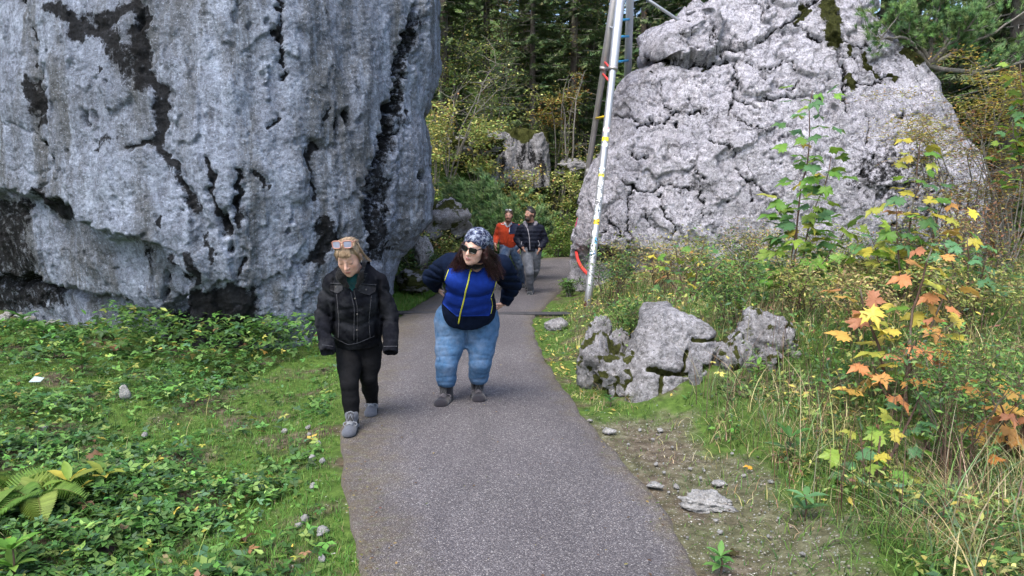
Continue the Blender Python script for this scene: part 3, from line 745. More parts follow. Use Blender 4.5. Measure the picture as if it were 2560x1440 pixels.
def big_path_rock():
    lft = [(1535, 1050), (1545, 1010), (1565, 960), (1590, 905), (1615, 860), (1640, 805), (1655, 790)]
    rgt = [(1770, 1050), (1776, 1000), (1782, 940), (1792, 890), (1794, 850), (1765, 815), (1722, 795)]
    Y = 6.0
    pl = np.array([P(a, b, Y) for a, b in lft]); pr = np.array([P(a, b, Y) for a, b in rgt])
    xl = lambda z: np.interp(z, pl[:, 2], pl[:, 0]); xr = lambda z: np.interp(z, pr[:, 2], pr[:, 0])
    zs = np.arange(-.14, P(1690, 792, Y)[2], .0088)
    yf = lambda x, z: 5.72 + .42 * np.clip(z / .75, 0, 1) ** 1.2 + .1 * np.abs(x - 1.4)
    g, nf = loft_rock(zs, xl, xr, yf, .55, .0085, (-9, 9), edge_l=.22, edge_r=.2, rnd_l=.3, rnd_r=.3)
    for _ in range(6): g[1:-1] = .25 * g[:-2] + .5 * g[1:-1] + .25 * g[2:]
    nrm = grid_normals(g); u, v = proj(g); w = np.stack([fbm(g * 5, 3), fbm(g * 5 + 9, 3)], -1) * 10
    u = u + w[..., 0]; v = v + w[..., 1]
    front = np.zeros(g.shape[:2]); front[:, :nf] = 1
    d = .05 * fbm(g * 2.2, 3) + .022 * ridged(g * 6, 4) + .012 * fbm(g * 22, 3)
    stain_shade = np.clip(.4 * fbm(g * 3.5, 3), 0, .45); moss = np.zeros(g.shape[:2])
    for pts, ww, dep in (([(1620, 925), (1665, 930), (1700, 930), (1745, 935), (1790, 905)], 6, -.10), ([(1722, 880), (1715, 920)], 5, -.09), ([(1745, 935), (1720, 980), (1715, 1010)], 6, -.08), ([(1735, 845), (1790, 855)], 4, -.05), ([(1660, 930), (1640, 1000)], 4, -.04)):
        s = seg_dist(u, v, pts); d = d + dep * np.exp(-(s / ww) ** 2) * front
        moss = np.maximum(moss, np.clip(1.2 - s / (ww * 1.6), 0, 1) * front)
    moss = np.maximum(moss, sstep(.25, .0, g[..., 2]) * .55)
    g = g + nrm * d[..., None]
    top = g[-1]; c = top.mean(0)
    g2 = np.concatenate([g] + [(c + (top - c) * s + [0, 0, dz])[None] for s, dz in ((.8, .02), (.5, .035), (.02, .04))])
    pad = np.zeros((3, g.shape[1]))
    o = obj('rock', make_mesh('rock', g2.reshape(-1, 3), grid_faces(g2.shape[0], g2.shape[1], True), {'stain_shade': np.concatenate([stain_shade, pad]), 'moss': np.concatenate([moss, pad])}), ROCK3)
    tag(o, 'waist-high slanted grey rock split by a mossy crack beside the path', 'rock')
big_path_rock()
rock('small upright grey rock beside the foot of the front tripod leg', 1500, 860, 7.4, (.13, .15, .30), 11, .5, rough=.4, sink=.14)
rock('low mossy rock hugging the path edge left of the slanted rock', 1505, 950, 6.45, (.22, .22, .27), 23, .8, rough=.45, sink=.2, rotz=.4)
rock('crumbly mossy rock wedged at the foot of the slanted rock', 1555, 985, 6.05, (.24, .16, .2), 29, .9, rough=.5, sink=.2)
rock('small mossy rock half hidden behind the low path-edge rock', 1545, 862, 7.2, (.12, .12, .2), 37, .6, rough=.4)
rock('broad pitted rock half sunk in dry grass right of the slanted rock', 1892, 950, 6.2, (.25, .2, .24), 43, .6, rough=.5, sink=.42, cuts=7)
rock('low lumpy rock joining the slanted rock to the broad pitted rock', 1822, 985, 6.0, (.14, .14, .17), 131, .8, rough=.55, sink=.3)
rock('broken knob of rock at the right end of the outcrop', 1950, 960, 6.1, (.11, .12, .15), 137, .6, rough=.55, sink=.3)
rock('low crumbling rock under the broad pitted rock, nearer the path', 1905, 1010, 5.8, (.13, .10, .12), 139, .7, rough=.55, sink=.3)
rock('small pale rock under the broad pitted rock', 1862, 985, 5.9, (.08, .08, .13), 47, .3, rough=.4)
rock('narrow upright stone between moss cushions below the slanted rock', 1738, 985, 5.75, (.055, .05, .13), 53, .2, rough=.35, sink=.2)
rock('small round pale rock on green grass near the tripod foot', 1392, 822, None, (.17, .12, .11), 59, .1, rough=.3)
rock('flat pale stone slab bedded in the worn verge', 1770, 1258, None, (.16, .095, .045), 67, .0, 'stone', None, 4, .75, -.5, .42, 'stone', 7)
for (u, v, w, h, lab) in ((1522, 1080, 36, 12, 'pale flat stone at the asphalt edge below the mossy rocks'), (1634, 1217, 44, 12, 'long pale stone lying along the asphalt edge above the flat slab'), (1800, 1213, 42, 10, 'thin curved pale stone just above the flat slab'), (1985, 1000, 26, 14, 'round pale stone in grass under the orange maple sapling')):
    Yv = G(u, v)[1]; s = Yv / FPX
    rock(lab, u, v, None, (w * s / 2, w * s / 3.2, h * s / 1.4), u + v, 0, 'stone', None, 2, .35, random.uniform(-.6, .6), .25, 'stone')
pale = [(1690, 1216, 22), (1640, 1160, 16), (1475, 1052, 14), (1752, 1196, 12), (1672, 1230, 10), (1700, 1240, 8), (1790, 1300, 14), (1800, 1330, 16), (1760, 1180, 10), (1925, 1228, 16), (1860, 1200, 14), (1600, 1075, 12), (1650, 1085, 18), (1632, 1100, 12), (1680, 1120, 10), (1920, 1350, 12), (2005, 1410, 16), (1660, 1182, 12), (1725, 1175, 12), (1830, 1145, 11), (1945, 1310, 10), (1570, 1110, 10)]
for u, v, w in pale:
    s = G(u, v)[1] / FPX
    rock('small pale pebble on the worn bare verge right of the path', u, v, None, (w * s / 2, w * s / 2.6, w * s / 3.2), u * 3 + v, 0, 'stone', 'pebbles on the bare verge', 1, .3, random.random() * 3, .42, 'pebble')
for u, v, w in [(711, 1057, 16), (782, 1142, 20), (796, 1108, 16), (772, 1082, 13), (768, 1132, 12), (806, 1152, 16), (762, 1283, 26), (745, 1290, 18), (808, 1322, 26), (800, 1330, 14), (804, 1388, 20), (770, 1060, 14), (782, 1205, 18), (360, 1062, 16), (110, 1050, 18), (135, 995, 12), (90, 1020, 10), (172, 1028, 10)]:
    s = G(u, v)[1] / FPX
    rock('small white stone in the green grass left of the path', u, v, None, (w * s / 1.7, w * s / 2.4, w * s / 2.2), u * 5 + v, 0, 'stone', 'white stones in the left verge', 1, .4, random.random() * 3, .36, 'pebble')
# rubble under the overhang of the streaked boulder
for i in range(26):
    u, v = random.uniform(0, 200), random.uniform(770, 815); w = random.uniform(14, 34); s = G(u, v)[1] / FPX
    rock('broken pale rubble stone under the dark overhang of the big boulder', u, v, None, (w * s / 2, w * s / 2.2, w * s / 3), i * 7 + 100, 0, 'stone', 'rubble under the overhang', 1, .35, random.random() * 3, .3, 'stone')
rock('triangular grey stone standing among the green leaves', 312, 985, None, (.06, .04, .07), 301, .1, 'stone', None, 1, .2, .4, .1, 'stone')
# rocks behind the gate
def back_rock(label, u, v, Y, size, seed, moss, rough=.4, rotz=0., cuts=6, n=4, base=None):
    p = P(u, v, Y); z = p[2] if base is None else base
    V, F, A = ico_rock(seed, size, n, rough, mossk=moss, cuts=cuts)
    return tag(obj('rock', make_mesh('rock', V, F, A), ROCK3, loc=(p[0], p[1], z), rot=(0, 0, rotz)), label, 'rock')
def fluted_rock():
    Y = 26.3; xa, xb = P(1212, 400, Y)[0], P(1372, 400, Y)[0]; zb, zt = P(1300, 450, Y)[2] - .3, P(1300, 328, Y)[2]
    zs = np.linspace(zb, zt, 46)
    top = lambda x: 0
    g, nf = loft_rock(zs, lambda z: xa + .25 * max(0, (z - zb) / (zt - zb)) ** 2, lambda z: xb - .1 * (z - zb), lambda x, z: Y + .1 * (z - zb) + .08 * np.abs(x - xa - 1.2), .8, .03, (-99, 99), rnd_l=.5, rnd_r=.4)
    st = g * np.array([1, 1, .22]); nrm = grid_normals(g)
    d = .26 * ridged(st * 1.7 + 5, 3) * .5 + .10 * fbm(st * 4, 4) + .04 * fbm(g * 6, 3)
    cut = fbm(np.stack([g[..., 0] * 1.3, g[..., 0] * 0, g[..., 0] * 0 + 4], -1), 3) * .5
    g = g + nrm * d[..., None]; g[..., 2] += cut * sstep(.3, 1, (g[..., 2] - zb) / (zt - zb))
    moss = sstep(.72, 1.0, (g[..., 2] - zb) / (zt - zb) + .3 * fbm(g * 1.5, 2)); stain_shade = np.clip(.6 * fbm(st * 3 + 8, 3) + .36, 0, .9)
    t_ = g[-1]; c_ = t_.mean(0); g2 = np.concatenate([g] + [(c_ + (t_ - c_) * s + [0, 0, dz])[None] for s, dz in ((.8, .06), (.45, .12), (.02, .14))]); pad = np.zeros((3, g.shape[1]))
    o = obj('rock', make_mesh('rock', g2.reshape(-1, 3), grid_faces(g2.shape[0], g2.shape[1], True), {'stain_shade': np.concatenate([stain_shade, pad]), 'moss': np.concatenate([moss, pad + 1])}), ROCK3)
    tag(o, 'grey fluted rock outcrop on the slope below the forest', 'rock')
fluted_rock()
back_rock('dark mossy rock behind the dwarf pine on the forest slope', 1180, 375, 25.5, (1.3, .9, .6), 77, 1.1, .4)
back_rock('low grey rock at the right end of the meadow slope', 1440, 420, 27.0, (.9, .6, .35), 83, .8, .4)
back_rock('mossy rock on the bank beside the corner of the streaked boulder', 1100, 560, 14.5, (.65, .6, .6), 89, .9, .45)
back_rock('pale broken rock in the ivy at the foot of the bank', 1052, 640, 13.3, (.22, .25, .42), 97, .25, .45)
back_rock('small mossy hump beside the path behind the woman in denim', 1040, 700, 12.9, (.42, .35, .2), 103, 1.2, .3)

# ------------------------------------------------------------------ foliage templates and materials
def leaf_mat(name, trans=.3, spec=.25):
    m = NM(name)
    c = m.attr('Col', 'Color')
    n = m.noise(m.coord(), 22, 3)
    c = m.mix(m.ramp(n, (.35, 0.0), (.7, .45)), c, m.mix(1, c, (.55, .55, .5), 'MULTIPLY'))
    return m.leafy(c, trans, .55, spec)
LEAFM = leaf_mat('herb_leaves')
NEEDM = leaf_mat('conifer_needles', .12, .15)
def bark(name, c1, c2, sc=14):
    m = NM(name); co = m.coord((1, 1, .3)); n = m.noise(co, sc, 6, .7)
    c = m.mix(m.ramp(n, (.35, 0.0), (.65, 1.0)), c1, c2)
    c = m.mix(m.math('MULTIPLY', m.ramp(m.noise(m.coord(), 5, 4), (.5, 0.0), (.62, 1.0)), .5), c, (.2, .21, .17))
    return m.principled(c, .95, m.bump(n, .8, .02), .1)
BARK = bark('spruce_bark', (.05, .042, .036), (.14, .12, .105))
TWIG = bark('grey_twig_bark', (.10, .092, .082), (.26, .24, .22), 30)
STEM = bark('brown_stem_bark', (.06, .038, .03), (.13, .085, .065), 30)

TRI_V = []; TRI_F = []
for k, a in enumerate((0, 1.25, -1.25)):
    ca, sa = math.cos(a), math.sin(a); s = 1.0 if k == 0 else .85
    pts = [(0.02, 0, 0), (.30, .20, .03), (.62, .16, .01), (.85, 0, -.05), (.62, -.16, .01), (.30, -.20, .03), (.42, 0, -.035)]
    b = len(TRI_V)
    TRI_V += [((x * ca - y * sa) * s, (x * sa + y * ca) * s, z * s) for x, y, z in pts]
    TRI_F += [(b, b + 6, b + 1), (b + 1, b + 6, b + 2), (b + 2, b + 6, b + 3), (b + 3, b + 6, b + 4), (b + 4, b + 6, b + 5), (b + 5, b + 6, b)]
TRI_V = np.array(TRI_V); TRI_F = np.array(TRI_F)
TRI3_V = []; TRI3_F = []
for k, a in enumerate((0, 1.25, -1.25)):
    ca, sa = math.cos(a), math.sin(a); s = 1.0 if k == 0 else .85; b = len(TRI3_V)
    TRI3_V += [((x * ca - y * sa) * s, (x * sa + y * ca) * s, z * s) for x, y, z in [(0.02, 0, -.01), (.42, .24, .03), (.9, 0, -.05), (.42, -.24, .03), (.5, 0, -.03)]]
    TRI3_F += [(b, b + 4, b + 1), (b + 1, b + 4, b + 2), (b + 2, b + 4, b + 3), (b + 3, b + 4, b)]
TRI3_V = np.array(TRI3_V); TRI3_F = np.array(TRI3_F)
OV_V = np.array([(0, 0, 0), (.48, .19, .05), (1, 0, -.08), (.48, -.19, .05), (.52, 0, -.015)])
OV_F = np.array([(0, 4, 1), (1, 4, 2), (2, 4, 3), (3, 4, 0)])
SM_V = np.array([(0, 0, 0), (.5, .28, .04), (1, 0, -.04), (.5, -.28, .04)]); SM_F = np.array([(0, 1, 2), (0, 2, 3)])

def pick(cols, w, n, var=.25):
    cols = np.array(cols, float); i = RNG.choice(len(cols), n, p=np.array(w) / np.sum(w))
    return np.clip(cols[i] * np.exp(RNG.normal(0, var, (n, 1))) * np.exp(RNG.normal(0, .08, (n, 3))), 0.003, .9)
GREEN = [(.065, .15, .032), (.098, .205, .044), (.044, .105, .03), (.175, .265, .07), (.07, .14, .068)]

def leaf_field(tv, tf, pos, size, cols, tilt=(.15, .8), face=None):
    n = len(pos)
    yaw = RNG.uniform(0, 2 * math.pi, n); tl = RNG.uniform(*tilt, n); td = RNG.uniform(0, 2 * math.pi, n)
    M = rotm(yaw, tl, td) * size[:, None, None]
    V, F = stamp(tv, tf, M, pos)
    return V, F, np.repeat(cols, len(tv), 0)
def blades(pos, h, width, lean, cols, seg=3):
    """curved grass blades"""
    n = len(pos); a = RNG.uniform(0, 2 * math.pi, n); d = np.stack([np.cos(a), np.sin(a), np.zeros(n)], 1); s = np.stack([-np.sin(a), np.cos(a), np.zeros(n)], 1)
    t = np.linspace(0, 1, seg + 1); k = 2 * seg + 1
    V = np.zeros((n, k, 3))
    for i, tt in enumerate(t):
        c = pos + d * (lean * h * tt ** 1.8)[:, None]; c[:, 2] += h * tt * (1 - .35 * lean * tt)
        w = (width * (1 - tt) ** .7)[:, None]
        if i < seg: V[:, 2 * i] = c - s * w; V[:, 2 * i + 1] = c + s * w
        else: V[:, 2 * seg] = c
    q = [(2 * i, 2 * i + 1, 2 * i + 3, 2 * i + 2) for i in range(seg - 1)]; tr = [(2 * seg - 2, 2 * seg - 1, 2 * seg)]
    o = (np.arange(n) * k)[:, None, None]
    Fq = (np.array(q)[None] + o).reshape(-1, 4); Ft = (np.array(tr)[None] + o).reshape(-1, 3)
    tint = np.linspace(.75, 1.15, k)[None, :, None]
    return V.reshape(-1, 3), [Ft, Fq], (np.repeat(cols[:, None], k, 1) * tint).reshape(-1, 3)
def put(name, parts, mat, label, cat, parent=None, kind='stuff'):
    V, F = merge([(v, f) for v, f, c in parts]); C = np.concatenate([c for _, _, c in parts])
    o = obj(name, make_mesh(name, V, F, col=C), mat, parent)
    if kind or parent is not None: o['kind'] = 'stuff'
    if label: tag(o, label, cat)
    return o
def ground_pts(n, x0, x1, y0, y1, keep):
    x = RNG.uniform(x0, x1, n); y = 1 / RNG.uniform(1 / y1, 1 / y0, n)      # more points close by
    k = keep(x, y); x, y = x[k], y[k]
    return np.stack([x, y, terrain(x, y) - .02], 1)
def noise2(x, y, s, o=3, off=0.0): return fbm(np.stack([x * s + off, y * s - off, np.full_like(x, off)], -1), o)
def boulder_y(x): return np.interp(x, [-13, -9, -7.2, -5.6, -4.4, -3.3, -2.6, -2.0], [12.6, 10.9, 9.7, 8.75, 8.45, 8.45, 8.85, 9.5])

# ------------------------------------------------------------------ left verge
def left_keep(x, y, e=0.0):
    return (x < path_xl(y) - e) & (y < boulder_y(x) + .25) & (np.abs(x) < .86 * y + 1.2)
def left_cover_mask(x, y):
    dl = path_xl(y) - x
    m = .75 * sstep(1.5, .3, boulder_y(x) - y) * (x > -5.5) + noise2(x, y, 1.1, 3, 4.0) + .45 * sstep(.7, 1.8, dl) - .35 * sstep(.9, .2, dl)
    # band of open turf between the herb beds (seen from the path's edge to mid verge)
    u, v = proj(np.stack([x, y, terrain(x, y)], -1))
    turf = np.exp(-(seg_dist(u, v, [(330, 1040), (560, 1075), (760, 1060)]) / 38) ** 2) + np.exp(-(seg_dist(u, v, [(60, 1000), (330, 1010)]) / 30) ** 2) * .8 + np.exp(-(seg_dist(u, v, [(640, 1400), (700, 1330)]) / 45) ** 2) * .6
    return m - .9 * turf
cov = ground_pts(100000, -8, 0, 2.2, 9.2, lambda x, y: left_keep(x, y, .12) & (RNG.uniform(size=len(x)) < .10 + .82 * sstep(-.35, .4, left_cover_mask(x, y))))
n = len(cov)
hmax = .05 + .16 * np.clip(left_cover_mask(cov[:, 0], cov[:, 1]), 0, 1) + .30 * sstep(1.6, .1, boulder_y(cov[:, 0]) - cov[:, 1]) * (cov[:, 0] > -5)
cov[:, 2] += RNG.uniform(.2, 1, n) ** .7 * hmax
tone = noise2(cov[:, 0], cov[:, 1], 1.7, 2, 8.)
big_ = 1 + .6 * sstep(1.6, .2, boulder_y(cov[:, 0]) - cov[:, 1])
cc = pick(GREEN, [4, 4, 4, 1.6, 1.5], n, .28) * np.exp(.35 * tone)[:, None]
yel = RNG.uniform(size=n) < .035; cc[yel] = pick([(.30, .32, .07), (.36, .30, .06), (.2, .12, .06)], [3, 2, 1], yel.sum())
sp = noise2(cov[:, 0], cov[:, 1], 1.4, 2, 91.) + RNG.normal(0, .25, n); ka, kb, kc = sp < .05, (sp >= .05) & (sp < .4), sp >= .4
put('ground_cover', [leaf_field(TRI3_V, TRI3_F, cov[ka], RNG.uniform(.035, .08, ka.sum()) * big_[ka], cc[ka]), leaf_field(OV_V, OV_F, cov[kb], RNG.uniform(.03, .08, kb.sum()) * big_[kb], cc[kb] * 1.1), leaf_field(SM_V, SM_F, cov[kc], RNG.uniform(.02, .05, kc.sum()), cc[kc] * 1.2)], LEAFM, 'low green herb leaves covering the ground left of the path', 'ground cover')
g1 = ground_pts(150000, -8, 0, 2.2, 10.8, lambda x, y: (x < path_xl(y) - .03 + .10 * noise2(x, y, 3.0, 2, 2.)) & (np.abs(x) < .86 * y + 1.2) & ((y < boulder_y(x) + .2)) & (RNG.uniform(size=len(x)) < np.clip(.75 - .4 * left_cover_mask(x, y), .15, 1)))
n = len(g1); dl = path_xl(g1[:, 1]) - g1[:, 0]
gcol = pick([(.075, .19, .028), (.10, .23, .035), (.15, .22, .05), (.22, .19, .09)], [4, 3, 2, .7], n, .2)
g2 = ground_pts(900, -8, 0, 2.2, 8.5, lambda x, y: left_keep(x, y, .3))
n2 = len(g2); c2 = pick([(.09, .2, .03), (.3, .29, .12), (.16, .23, .05)], [3, 1, 2], n2)
bank = ground_pts(16000, -3.4, -1.2, 10.9, 14.6, lambda x, y: (x < path_xl(y) - .02))
nb_ = len(bank); cb = pick([(.10, .24, .03), (.15, .28, .05), (.24, .26, .08)], [3, 3, 1], nb_, .2)
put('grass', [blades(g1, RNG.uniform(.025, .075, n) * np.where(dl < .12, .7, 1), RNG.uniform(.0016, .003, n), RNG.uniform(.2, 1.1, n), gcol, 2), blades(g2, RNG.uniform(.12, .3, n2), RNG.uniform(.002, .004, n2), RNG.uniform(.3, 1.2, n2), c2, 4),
              blades(bank, RNG.uniform(.06, .16, nb_), RNG.uniform(.003, .006, nb_), RNG.uniform(.3, 1.1, nb_), cb, 2)], LEAFM, 'short green grass on the verge left of the path', 'grass')

# ------------------------------------------------------------------ right bank
def small_rock_free(x, y):
    return ~(((x - 1.38) / .62) ** 2 + ((y - 6.0) / .42) ** 2 < 1)
def rkeep(x, y):
    dr = x - path_xr(y)
    return (dr > .02) & (np.abs(x) < .86 * y + 1.2) & (y < 12.1 + .25 * np.clip(2.6 - x, 0, 2)) & small_rock_free(x, y)
r0 = ground_pts(105000, 0, 10, 2.2, 12.2, lambda x, y: rkeep(x, y) & (RNG.uniform(size=len(x)) > .75 * worn(x, y)) & (noise2(x, y, 1.3, 2, 3.) > -.45))
dr = r0[:, 0] - path_xr(r0[:, 1]); n = len(r0)
nearp = sstep(.6, .1, dr)
hh = RNG.uniform(.08, .26, n) * (1 - .72 * nearp) * (1 - .6 * worn(r0[:, 0], r0[:, 1])) * (1 + .55 * np.clip(noise2(r0[:, 0], r0[:, 1], .9, 2, 12.), -.6, 1))
dry = np.clip(.5 + 1.3 * noise2(r0[:, 0], r0[:, 1], .8, 3, 21.) + .25 * sstep(5, 8, r0[:, 1]) - .8 * nearp, 0, 1)
cg = pick([(.085, .18, .03), (.13, .22, .045), (.05, .12, .03)], [3, 3, 2], n, .2); cd = pick([(.44, .38, .19), (.34, .32, .13), (.30, .19, .11), (.54, .47, .28)], [3, 3, 2, 1.5], n, .2)
cr = np.where((RNG.uniform(size=n) < dry * .8)[:, None], cd, cg)
tall = ground_pts(6500, .9, 9, 2.3, 9.5, lambda x, y: rkeep(x, y) & (x - path_xr(y) > .9) & (noise2(x, y, 1.5, 2, 33.) > .0))
nt = len(tall); ctl = pick([(.17, .28, .09), (.15, .24, .11), (.48, .42, .22), (.30, .33, .13)], [3, 3, 3, 2], nt)
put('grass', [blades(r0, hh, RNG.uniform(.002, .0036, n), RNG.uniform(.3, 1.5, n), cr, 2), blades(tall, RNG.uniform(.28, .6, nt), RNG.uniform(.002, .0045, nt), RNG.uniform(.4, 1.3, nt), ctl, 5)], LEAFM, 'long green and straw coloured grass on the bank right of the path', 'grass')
u0 = ground_pts(105000, .3, 10, 2.3, 12.2, lambda x, y: rkeep(x, y) & (worn(x, y) < RNG.uniform(size=len(x)) * .6) & (noise2(x, y, 1.2, 3, 41.) > -.12))
n = len(u0); dr = u0[:, 0] - path_xr(u0[:, 1])
bush = np.clip(noise2(u0[:, 0], u0[:, 1], .85, 2, 55.) + .35, 0, 1) * sstep(.35, 1.3, dr)
ht = (.05 + .85 * bush * sstep(4.5, 8, u0[:, 1]) + .20 * bush) * (1 - .8 * sstep(.6, .2, dr))
u0[:, 2] += RNG.uniform(.1, 1, n) * ht
dryu = np.clip(.35 + .9 * noise2(u0[:, 0], u0[:, 1], .7, 3, 61.) + .3 * sstep(6, 9, u0[:, 1]), 0, 1)
cg = pick(GREEN, [3, 4, 2, 4, 3], n, .25); cy = pick([(.40, .40, .12), (.46, .39, .10), (.30, .34, .10), (.27, .14, .09), (.50, .36, .08)], [4, 2, 4, 1.8, .8], n, .22)
put('undergrowth', [leaf_field(OV_V, OV_F, u0, RNG.uniform(.03, .075, n), np.where((RNG.uniform(size=n) < dryu * .95)[:, None], cy, cg), (.1, 1.0))], LEAFM, 'mixed green and yellowing leafy undergrowth on the bank right of the path', 'undergrowth')
# thin stems of the undergrowth
s0 = ground_pts(3500, .8, 10, 3, 12, lambda x, y: rkeep(x, y) & (x - path_xr(y) > .7))
parts = []
ns = len(s0); put('dry_stems', [blades(s0, RNG.uniform(.25, .75, ns), RNG.uniform(.002, .0035, ns), RNG.uniform(.05, .6, ns), pick([(.16, .10, .07), (.10, .06, .045), (.3, .25, .16)], [3, 2, 1], ns), 4)], LEAFM, 'thin brown dry stems standing in the right bank', 'stems')

# loose gravel on the worn strip and the path's right edge
gp = ground_pts(3600, 0, 2.6, 2.4, 6.2, lambda x, y: (x > path_xr(y) + .01) & (RNG.uniform(size=len(x)) < .9 * worn(x, y) + .02)); gp[:, 2] += .018
ng = len(gp); ov = np.array([(1, 0, 0), (0, .8, 0), (-.9, 0, .1), (0, -.7, 0), (0.1, 0, .6), (0, 0, -.5)]); of_ = np.array([(0, 1, 4), (1, 2, 4), (2, 3, 4), (3, 0, 4), (1, 0, 5), (2, 1, 5), (3, 2, 5), (0, 3, 5)])
gs = .003 + .010 * RNG.uniform(size=ng) ** 4
GV, GF, GC = leaf_field(ov, of_, gp, gs, pick([(.34, .33, .31), (.25, .24, .22), (.18, .15, .12)], [2, 2, 2], ng, .2))
o_ = obj('gravel', make_mesh('gravel', GV, GF, smooth=False, col=GC), LEAFM); tag(o_, 'fine pale gravel scattered on the worn strip beside the asphalt', 'gravel', kind='stuff')

# ------------------------------------------------------------------ slope beyond the bend
def far_keep(x, y):
    far = np.where(x < -.8, 20.5 + (x + .8) * .5, np.interp(x, LE[12:, 0], LE[12:, 1]))
    return (y > far + .1)
f0 = np.concatenate([ground_pts(30000, -6, 9, 19.5, 34, far_keep), ground_pts(9000, -9, 14, 33, 52, far_keep)]); n = len(f0)
f0 = np.concatenate([f0, ground_pts(10000, -5.5, -1.3, 13.5, 22, lambda x, y: (x < path_xl(y) - .25))]); n2 = len(f0)
clump = np.clip(noise2(f0[:, 0], f0[:, 1], .55, 3, 5.) + .4, 0, 1.2)
f0[:, 2] += RNG.uniform(0, 1, n2) * (.1 + .55 * clump)
tone = noise2(f0[:, 0], f0[:, 1], .5, 3, 70.)
cf = np.where((tone + RNG.normal(0, .25, n2) > .12)[:, None], pick([(.42, .41, .12), (.34, .36, .10), (.48, .41, .13)], [3, 4, 1], n2), pick([(.12, .24, .05), (.17, .30, .06), (.08, .17, .05), (.25, .34, .09)], [3, 4, 2, 3], n2))
put('undergrowth', [leaf_field(OV_V, OV_F, f0, RNG.uniform(.07, .17, n2), cf, (.1, 1.0))], LEAFM, 'dense yellow-green undergrowth on the slope behind the bend of the path', 'undergrowth')

# ------------------------------------------------------------------ trees and shrubs
def spruce_mesh(seed, H=17.0, R=2.3, crown0=.06):
    rg = np.random.default_rng(seed)
    tv, tf = tube(np.array([(0, 0, -.3), (.02, 0, H * .3), (0, .03, H * .7), (0, 0, H)]), [.20, .15, .07, .01], 8)
    # one spray: many narrow hanging twiglets set both sides of a shoot
    P_, M_, C_ = [], [], []
    br = []
    z = H * crown0
    while z < H * .985:
        k = (z / H); rad = R * (1 - k) ** .75 * rg.uniform(.75, 1.15) * (1.0 if k > .12 else .8)
        nb = int(rg.integers(5, 8))
        for _ in range(nb):
            a = rg.uniform(0, 2 * math.pi); L = rad * rg.uniform(.65, 1.1); droop = rg.uniform(.15, .5) * (1 - k * .7)
            if k < .3 and rg.uniform() < .35: dead = True
            else: dead = False
            t = np.linspace(0, 1, 5)
            pts = np.stack([np.cos(a) * L * t, np.sin(a) * L * t, z - droop * L * t ** 1.6 + .12 * L * t ** 4], 1)
            br.append(tube(pts, np.linspace(.018, .005, 5) * (1 + L * .3), 3, False))
            if dead: continue
            m = int(14 + 26 * L)
            tt = rg.uniform(.12, 1, m) ** .8
            c = np.stack([np.interp(tt, t, pts[:, i]) for i in range(3)], 1)
            yaw = a + rg.choice([-1, 1], m) * rg.uniform(.35, 1.2, m)
            P_.append(c); M_.append(np.stack([yaw, rg.uniform(-.15, .75, m), rg.uniform(.18, .48, m) * (.65 + .4 * (1 - k))], 1))
        z += rg.uniform(.16, .30) * (1.0 + .4 * (1 - k))
    Pp = np.concatenate(P_); Q = np.concatenate(M_); n = len(Pp)
    yaw, dip, s = Q.T
    ax = np.stack([np.cos(yaw) * np.cos(dip), np.sin(yaw) * np.cos(dip), -np.sin(dip)], 1)
    sd_ = np.stack([-np.sin(yaw), np.cos(yaw), np.zeros(n)], 1); up = np.cross(ax, sd_)
    M = np.stack([ax, sd_, up], -1) * s[:, None, None]
    # twig: feathered shape, 3 slim triangles
    t_v = np.array([(0, .0, 0), (1, 0, 0), (.3, .16, -.05), (0.05, .03, 0), (.75, .30, -.08), (.2, -.1, 0), (.75, -.30, -.08), (.1, -.05, 0.03), (.55, -.02, -.22)])
    t_f = np.array([(0, 1, 2), (3, 4, 5), (5, 6, 3), (7, 8, 0)])
    V, F = stamp(t_v, t_f, M, Pp)
    C = np.repeat(pick([(.09, .15, .065), (.12, .18, .07), (.15, .175, .085), (.06, .105, .05)], [3, 3, 2, 2], n, .25), len(t_v), 0)
    bv, bf = merge(br)
    return make_mesh('trunk', tv, tf), make_mesh('branches', bv, bf), make_mesh('crown', V, F, col=C)
SPR = [spruce_mesh(1, 17, 2.3), spruce_mesh(2, 14, 1.9, .12), spruce_mesh(5, 19, 2.6, .2)]
for a, b, c in SPR: a.materials.append(BARK); b.materials.append(TWIG); c.materials.append(NEEDM)
def spruce(x, y, k, s, label, group=None):
    z = float(terrain(x, y)); r = empty('spruce_tree', (x, y, z)); r.rotation_euler = (0, 0, random.uniform(0, 6)); r.scale = (s,) * 3
    tag(r, label, 'tree', group)
    for nm, me in zip(('trunk', 'branches', 'crown'), SPR[k]):
        o = obj(nm, me, None, r)
        if nm != 'trunk': o['kind'] = 'stuff'
spruce(*P(1470, 300, 33)[:2], 1, 1.15, 'dark dense spruce standing behind the metal tripod')
spruce(*P(1740, 60, 19)[:2], 2, 1.0, 'spruce with bare trunk rising behind the pale boulder top')
spruce(*P(2215, 0, 20)[:2], 0, 1.1, 'dense spruce showing above the mossy top of the pale boulder')
spruce(*P(2535, 200, 15.5)[:2], 2, .95, 'tall spruce with thick dark trunk beside the dwarf pine')
for u_, Y_, k_, s_, lab_ in ((1112, 27.6, 0, .9, 'drooping spruce closest to the corner of the streaked boulder'), (1330, 28.2, 0, .85, 'bushy spruce rising behind the fluted rock'), (1435, 29.0, 1, 1.05, 'dark green spruce left of the tripod legs')):
    spruce(*P(u_, 300, Y_)[:2], k_, s_, lab_)
